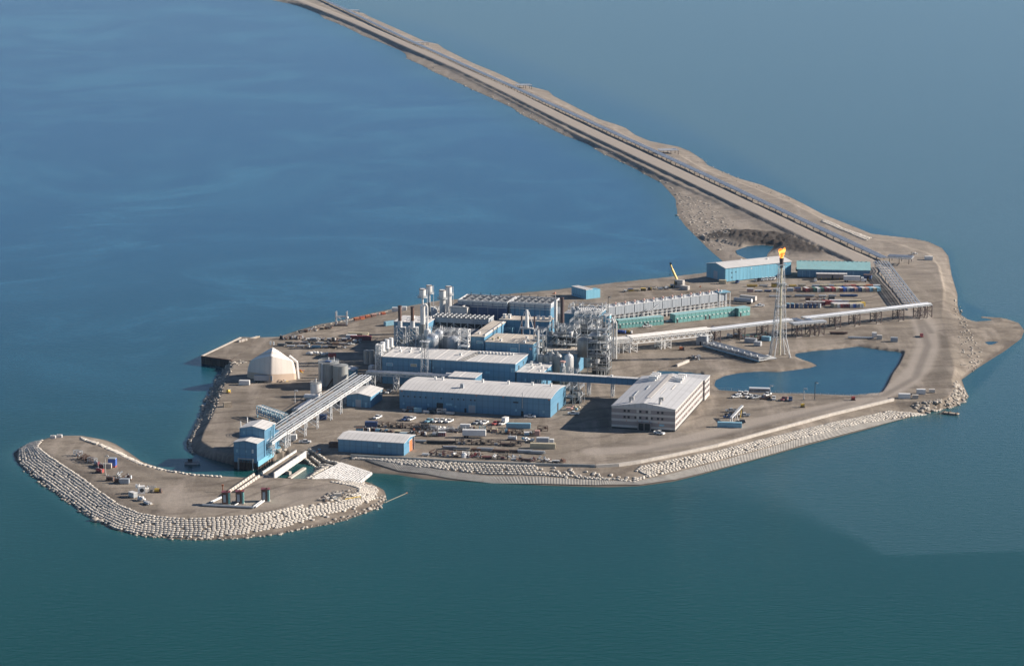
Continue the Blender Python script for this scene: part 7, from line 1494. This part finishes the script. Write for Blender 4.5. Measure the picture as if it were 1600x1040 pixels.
rowgoods('the scrap line at the back shore by the loading frame', 470, 524, 519, 512, 10, ['rust', 'dark', 'greywall', 'wood'], ['heap', 'crate', 'pipes'], 32)
rowgoods('the second group on the headland', 128, 160, 717, 731, 12, ['maroon', 'rust', 'greywall', 'dark'], ['heap', 'skid', 'rack'], 33, -35)
rowgoods('the odds beside the grey headland group', 184, 206, 744, 750, 10, ['steel', 'rust', 'tankwhite', 'green'], ['skid', 'heap', 'heap'], 34, -10)
rowgoods('the odds line by the bent pipe trestles', 1140, 1205, 527, 531, 16, ['green', 'galv', 'tankwhite', 'rust'], ['heap', 'crate', 'skid'], 35, -10)
rowgoods('the second dark line right of the steel racks', 655, 735, 672, 675, 13, ['dark', 'galv', 'rust', 'tankwhite'], ['heap', 'rack', 'pipes'], 36)
for a in (('sacks',488,554,-5,'white','left heap of white sacks in the shadowed yard',7,1), ('sacks',503,555,-5,'white','right heap of white sacks beside the open red box',6,2), ('crate',519,558,20,'red','open red box at the end of the white sacks',4,3), ('pipes',1345,529,-4,'greywall','wide stack of grey pipes on dark beams above the lagoon',15,4), ('beams',1310,522,-3,'rust','rusty beams left of the grey pipe stack above the lagoon',10,5), ('heap',1090,562,0,'galv','heap of silver scrap right of the pipe bridge trestle',6,6,None,'tankwhite'), ('heap',1084,559,0,'steel','smaller heap behind the silver scrap by the pipe bridge',5,7,None,'galv'),
   ('beams',1326,463.5,0,'navy','long navy rack of goods left of the yellow loader',11,8), ('skid',1065,547,0,'orange','rusty orange workbench right of the white trestle',3.4,9,None,'rust'), ('crate',355,634*0+635,20,'wood','timber baulks lying on bare gravel by the left shore',4,10), ('skid',357,614,60,'yellow','small yellow machine alone by the left shore',2.4,11,None,'yellow'), ('heap',471,583,0,'orange','orange bits beside the fabric shelter door flap',3,12,None,'yellow'), ('heap',445,597,0,'yellow','yellow bits at the right foot of the fabric shelter',2.2,13,None,'wood'),
   ('skid',971,521,-20,'royal','blue tarped machine beside the looped white pipes',6,14,None,'royal'), ('skid',983,521,-20,'yellow','yellow and white machine right of the blue tarped one',4,15,None,'steel'), ('skid',1254,636,0,'yellow','yellow lift standing in the open right parking ground',2.4,16,None,'yellow'), ('skid',1333,625,0,'red','red stand on the gravel road near the cream wall',2.4,17,None,'red'), ('skid',709,713,60,'tankwhite','white loader beside the blue grey sea wall',3,18,None,'white'), ('skid',745,713,50,'red','red machine right of the little white dome',3.4,19,None,'red'), ('rack',848,673,-4,'rust','low dark trailer left of the big shadow',5,20,None,'maroon'),
   ('skid',800,687,-8,'tankwhite','tall white pump set in the third storage row',5,21,None,'steel'), ('sacks',824,689,-6,'white','white wrapped sacks left of the pale grey container',6,22,None,'ltblue'), ('skid',156,738,-30,'red','red engine standing beside the slim headland pole',4.5,23,None,'red'), ('crate',168,731,-5,'concrete','pale slab between the red engine and the blue cube',4,24), ('skid',1193,523,0,'green','green tank behind the flare tower',4,25,None,'green'), ('heap',1428,395,0,'concrete','flat pale mats near the white hut',4,26,None,'concrete'), ('crate',1430,622,-10,'concrete','flat pale slab between the two white cabins',3.2,27), ('crate',1456,613,-5,'accband','flat cream slab right of the square white cabin',3,28), ('heap',468,529,0,'rust','dark rusty machine behind the fabric shelter',4,29,None,'brown'), ('crate',530,597.5,20,'greywall','grey crate beside the dull tanks',2.4,30), ('heap',497,690*0+706,0,'ltblue','blue and red odds at the island end of the bridge',3,31,None,'red'), ('beams',1328,440*0+455.5,0,'navy','blue rack half hidden in the far container row',9,32)):
    pile(*a)
# assorted single objects
t = place('blue_cube_tent', 'bright blue covered cube with a red foot on the headland', 'tent', 176, 729, -5); part(t, 'cover', lambda m: m.box(-1.8, -1.6, .8, 1.8, 1.6, 4.0, 'royal')); part(t, 'foot', lambda m: m.box(-1.7, -1.5, 0, 1.7, 1.5, .797, 'red')); part(t, 'top', lambda m: m.box(-1.7, -1.5, 4.003, 1.7, 1.5, 4.4, 'greywall'))
t = place('white_cube_unit', 'white cube unit with a round opening on the headland', 'equipment', 221, 770, 10); part(t, 'shell', lambda m: m.box(-1.6, -1.4, 0, 1.6, 1.4, 3.4, 'tankwhite')); part(t, 'opening', lambda m: m.cyl((.2, -1.41, 1.7), (.2, -1.5, 1.7), .95, 'dark', 16)); part(t, 'top_gear', lambda m: (m.box(-2.6, -.5, 2.6, -1.63, 1, 4.1, 'steel'), m.cyl((-1, 0, 3.4), (-1, 0, 4.4), .25, 'white', 6)))
t = place('white_dome', 'little white dome tank beside the blue grey sea wall', 'tank', 725, 714, 0); part(t, 'shell', lambda m: m.lathe(0, 0, [(1.4, 0), (1.4, 1.1), (1.2, 1.8), (.7, 2.2), (.01, 2.35)], 'carwhite', 18)); part(t, 'base', lambda m: m.cyl((0, 0, -.1), (0, 0, .15), 1.7, 'concrete', 16))
t = place('slanting_conveyor', 'silver conveyor arm slanting up over parked cars near the lagoon', 'conveyor', 1142, 660, 60)
part(t, 'arm', lambda m: m.bar((0, 0, 2.5), (13.5, 0, 6.2), 1.3, 'steel', .7)); part(t, 'leg', lambda m: (m.bar((0, -.6, 0), (0, -.6, 2.4), .4, 'steel'), m.bar((0, .6, 0), (0, .6, 2.4), .4, 'steel'))); part(t, 'far_leg', lambda m: (m.bar((13, -.8, 0), (13, 0, 6), .35, 'dark'), m.bar((13, .8, 0), (13, 0, 6), .35, 'yellow'))); part(t, 'middle_leg', lambda m: (m.bar((6.5, -1, 0), (6.5, 0, 4), .25, 'steel'), m.bar((6.5, 1, 0), (6.5, 0, 4), .25, 'steel')))
t = place('concrete_beam', 'long pale concrete block lying beside the silver scrap heap', 'block', 1066.5, 569, 60); part(t, 'block', lambda m: (m.box(-7.5, -.6, 0, 7.5, .6, 1.5, 'concrete'))); part(t, 'lifting_eye', lambda m: m.box(-.2, -.1, 1.503, .2, .1, 1.8, 'rust'))
t = place('loader_frame', 'pale four posted loading frame standing on the back shore', 'frame', 534, 508, -5)
part(t, 'post', lambda m: [m.bar((x, y, 0), (x, y, 8.6), .6, 'steel') for x in (-3.4, 3.2) for y in (-1.6, 1.6)]); part(t, 'cross_beam', lambda m: (m.bar((-3.4, -1.6, 5.4), (3.2, -1.6, 5.4), .5, 'steel'), m.bar((-3.4, 1.6, 5.4), (3.2, 1.6, 5.4), .5, 'steel'), m.box(2.6, -1.8, 4.4, 4, 1.8, 5.2, 'white'))); part(t, 'chute', lambda m: m.bar((-2.8, 0, 5.2), (2.8, 0, 2.0), 1.0, 'galv', .3)); part(t, 'base', lambda m: m.box(-4.4, -2.2, 0, 4, 2.2, .6, 'brown'))
t = place('work_boat', 'small dark work boat moored off the left corner of the island', 'boat', 300, 712, 0); t.location.z = 0
def hull(m):
    pr = [(-3.6, -1.2), (2.2, -1.2), (3.9, 0), (2.2, 1.2), (-3.6, 1.2)]; m.prism(pr, -.3, .9, 'galv', 'greyroof')
part(t, 'hull', hull); part(t, 'wheelhouse', lambda m: m.box(-2, -.8, .903, 0, .8, 2.4, 'dark')); part(t, 'rail', lambda m: handrail(m, [(-3.4, -1.1, .9), (2.1, -1.1, .9), (3.6, 0, .9), (2.1, 1.1, .9), (-3.4, 1.1, .9)], .7, 'galv', .1))
t = place('dock_ramp', 'pale timber ramp at the outer end of the gravel dock', 'ramp', 393, 528, 62); part(t, 'deck', lambda m: m.box(-7, -1.1, .2, 7, 1.1, .6, 'accband')); part(t, 'kerb', lambda m: m.box(-7, -1.3, .1, 7, -1.103, .9, 'wood'))
for px, lb in ((376, 'left'), (382, 'right')): t = place('dock_block', f'{lb} one of two pale blocks on the edge of the gravel dock', 'block', px, 534.5 - (px - 376) * .3, 40); part(t, 'block', lambda m: m.box(-1.6, -.8, 0, 1.6, .8, 1.5, 'concrete')); part(t, 'strap', lambda m: m.box(-.15, -.83, 0, .15, .83, 1.53, 'rust'))
for px, py, lb in ((83, 683.5, 'left'), (93, 682.5, 'right')): t = place('shore_block', f'{lb} one of two white bulk bags at the far tip of the headland', 'bulk bag', px, py, -5); part(t, 'bag', lambda m: m.box(-1.3, -.8, 0, 1.3, .8, 1.5, 'sheet')); part(t, 'tie', lambda m: m.box(-.2, -.2, 1.503, .2, .2, 1.8, 'wood'))
for px, py, z, lb in ((820 * 0 + 868, 467, 0, 'pink windsock on the ground beyond the brown chimney'), (650 * 0 + 1094, 457, 0, 'red windsock beyond the manifold houses'), (647, 682.5, 0, 'red windsock behind the right end of the long storage shed')):
    t = place('windsock', lb, 'windsock', px, py, 150 if 'pink' in lb else 95); part(t, 'pole', lambda m: m.bar((0, 0, 0), (0, 0, 4.2), .16, 'steel')); part(t, 'sock', lambda m: m.cyl((0, 0, 4), (2.2, 0, 3.2), .55, 'orange', 8, .3)) 
lyingpipe((548,723*0+735),(600,768*0+737),.01,'galv','x') if False else None
t = place('floating_boom', 'thin tan floating boom reaching from the headland tip to open water', 'boom', 600, 772, 0); t.location.z = 0
q = Vector(P(635, 757, 0)) - Vector(P(600, 772, 0)); part(t, 'boom', lambda m: m.bar((0, 0, .1), (q.x, q.y, .05), .35, 'wood', .12)); part(t, 'end_float', lambda m: m.cyl((q.x, q.y, -.2), (q.x, q.y, .3), .35, 'orange', 8))
t = place('yellow_handrail', 'yellow railing at the headland tip', 'railing', 551, 777, 35); part(t, 'rail', lambda m: m.bar((-4, 0, 1.0), (4, 0, 1.0), .3, 'yellow')); part(t, 'post', lambda m: [m.bar((x, 0, 0), (x, 0, 1.0), .2, 'yellow') for x in (-4, 0, 4)])
t = place('jetty_ruin', 'broken timber jetty end at the right corner of the island', 'jetty', 1484, 635, -30); t.location.z = .2
part(t, 'deck', lambda m: m.box(-4, -1.4, .2, 5, 1.2, .7, 'wood')); part(t, 'pile', lambda m: [m.cyl((x, y, -1), (x, y, 1.2), .3, 'rust', 6) for x in (-3, 0, 4) for y in (-1.2, 1.0)])
# ---------------------------------------------------------------- thin air over the sea
hm = bpy.data.materials.new('haze'); hm.use_nodes = True
ht = hm.node_tree
for n in list(ht.nodes): ht.nodes.remove(n)
hv = ht.nodes.new('ShaderNodeVolumePrincipled'); hv.inputs['Color'].default_value = (0.50, 0.74, 1.0, 1)
hv.inputs['Density'].default_value = 0.0000145; hv.inputs['Anisotropy'].default_value = 0.2
hmo = ht.nodes.new('ShaderNodeOutputMaterial'); ht.links.new(hv.outputs[0], hmo.inputs['Volume'])
MT['haze'] = hm
hb = MB().box(-16000, -300, -8, 16000, 16500, 330, 'haze').build('haze')
tag(hb, 'thin blue haze over the sea', kind='stuff')
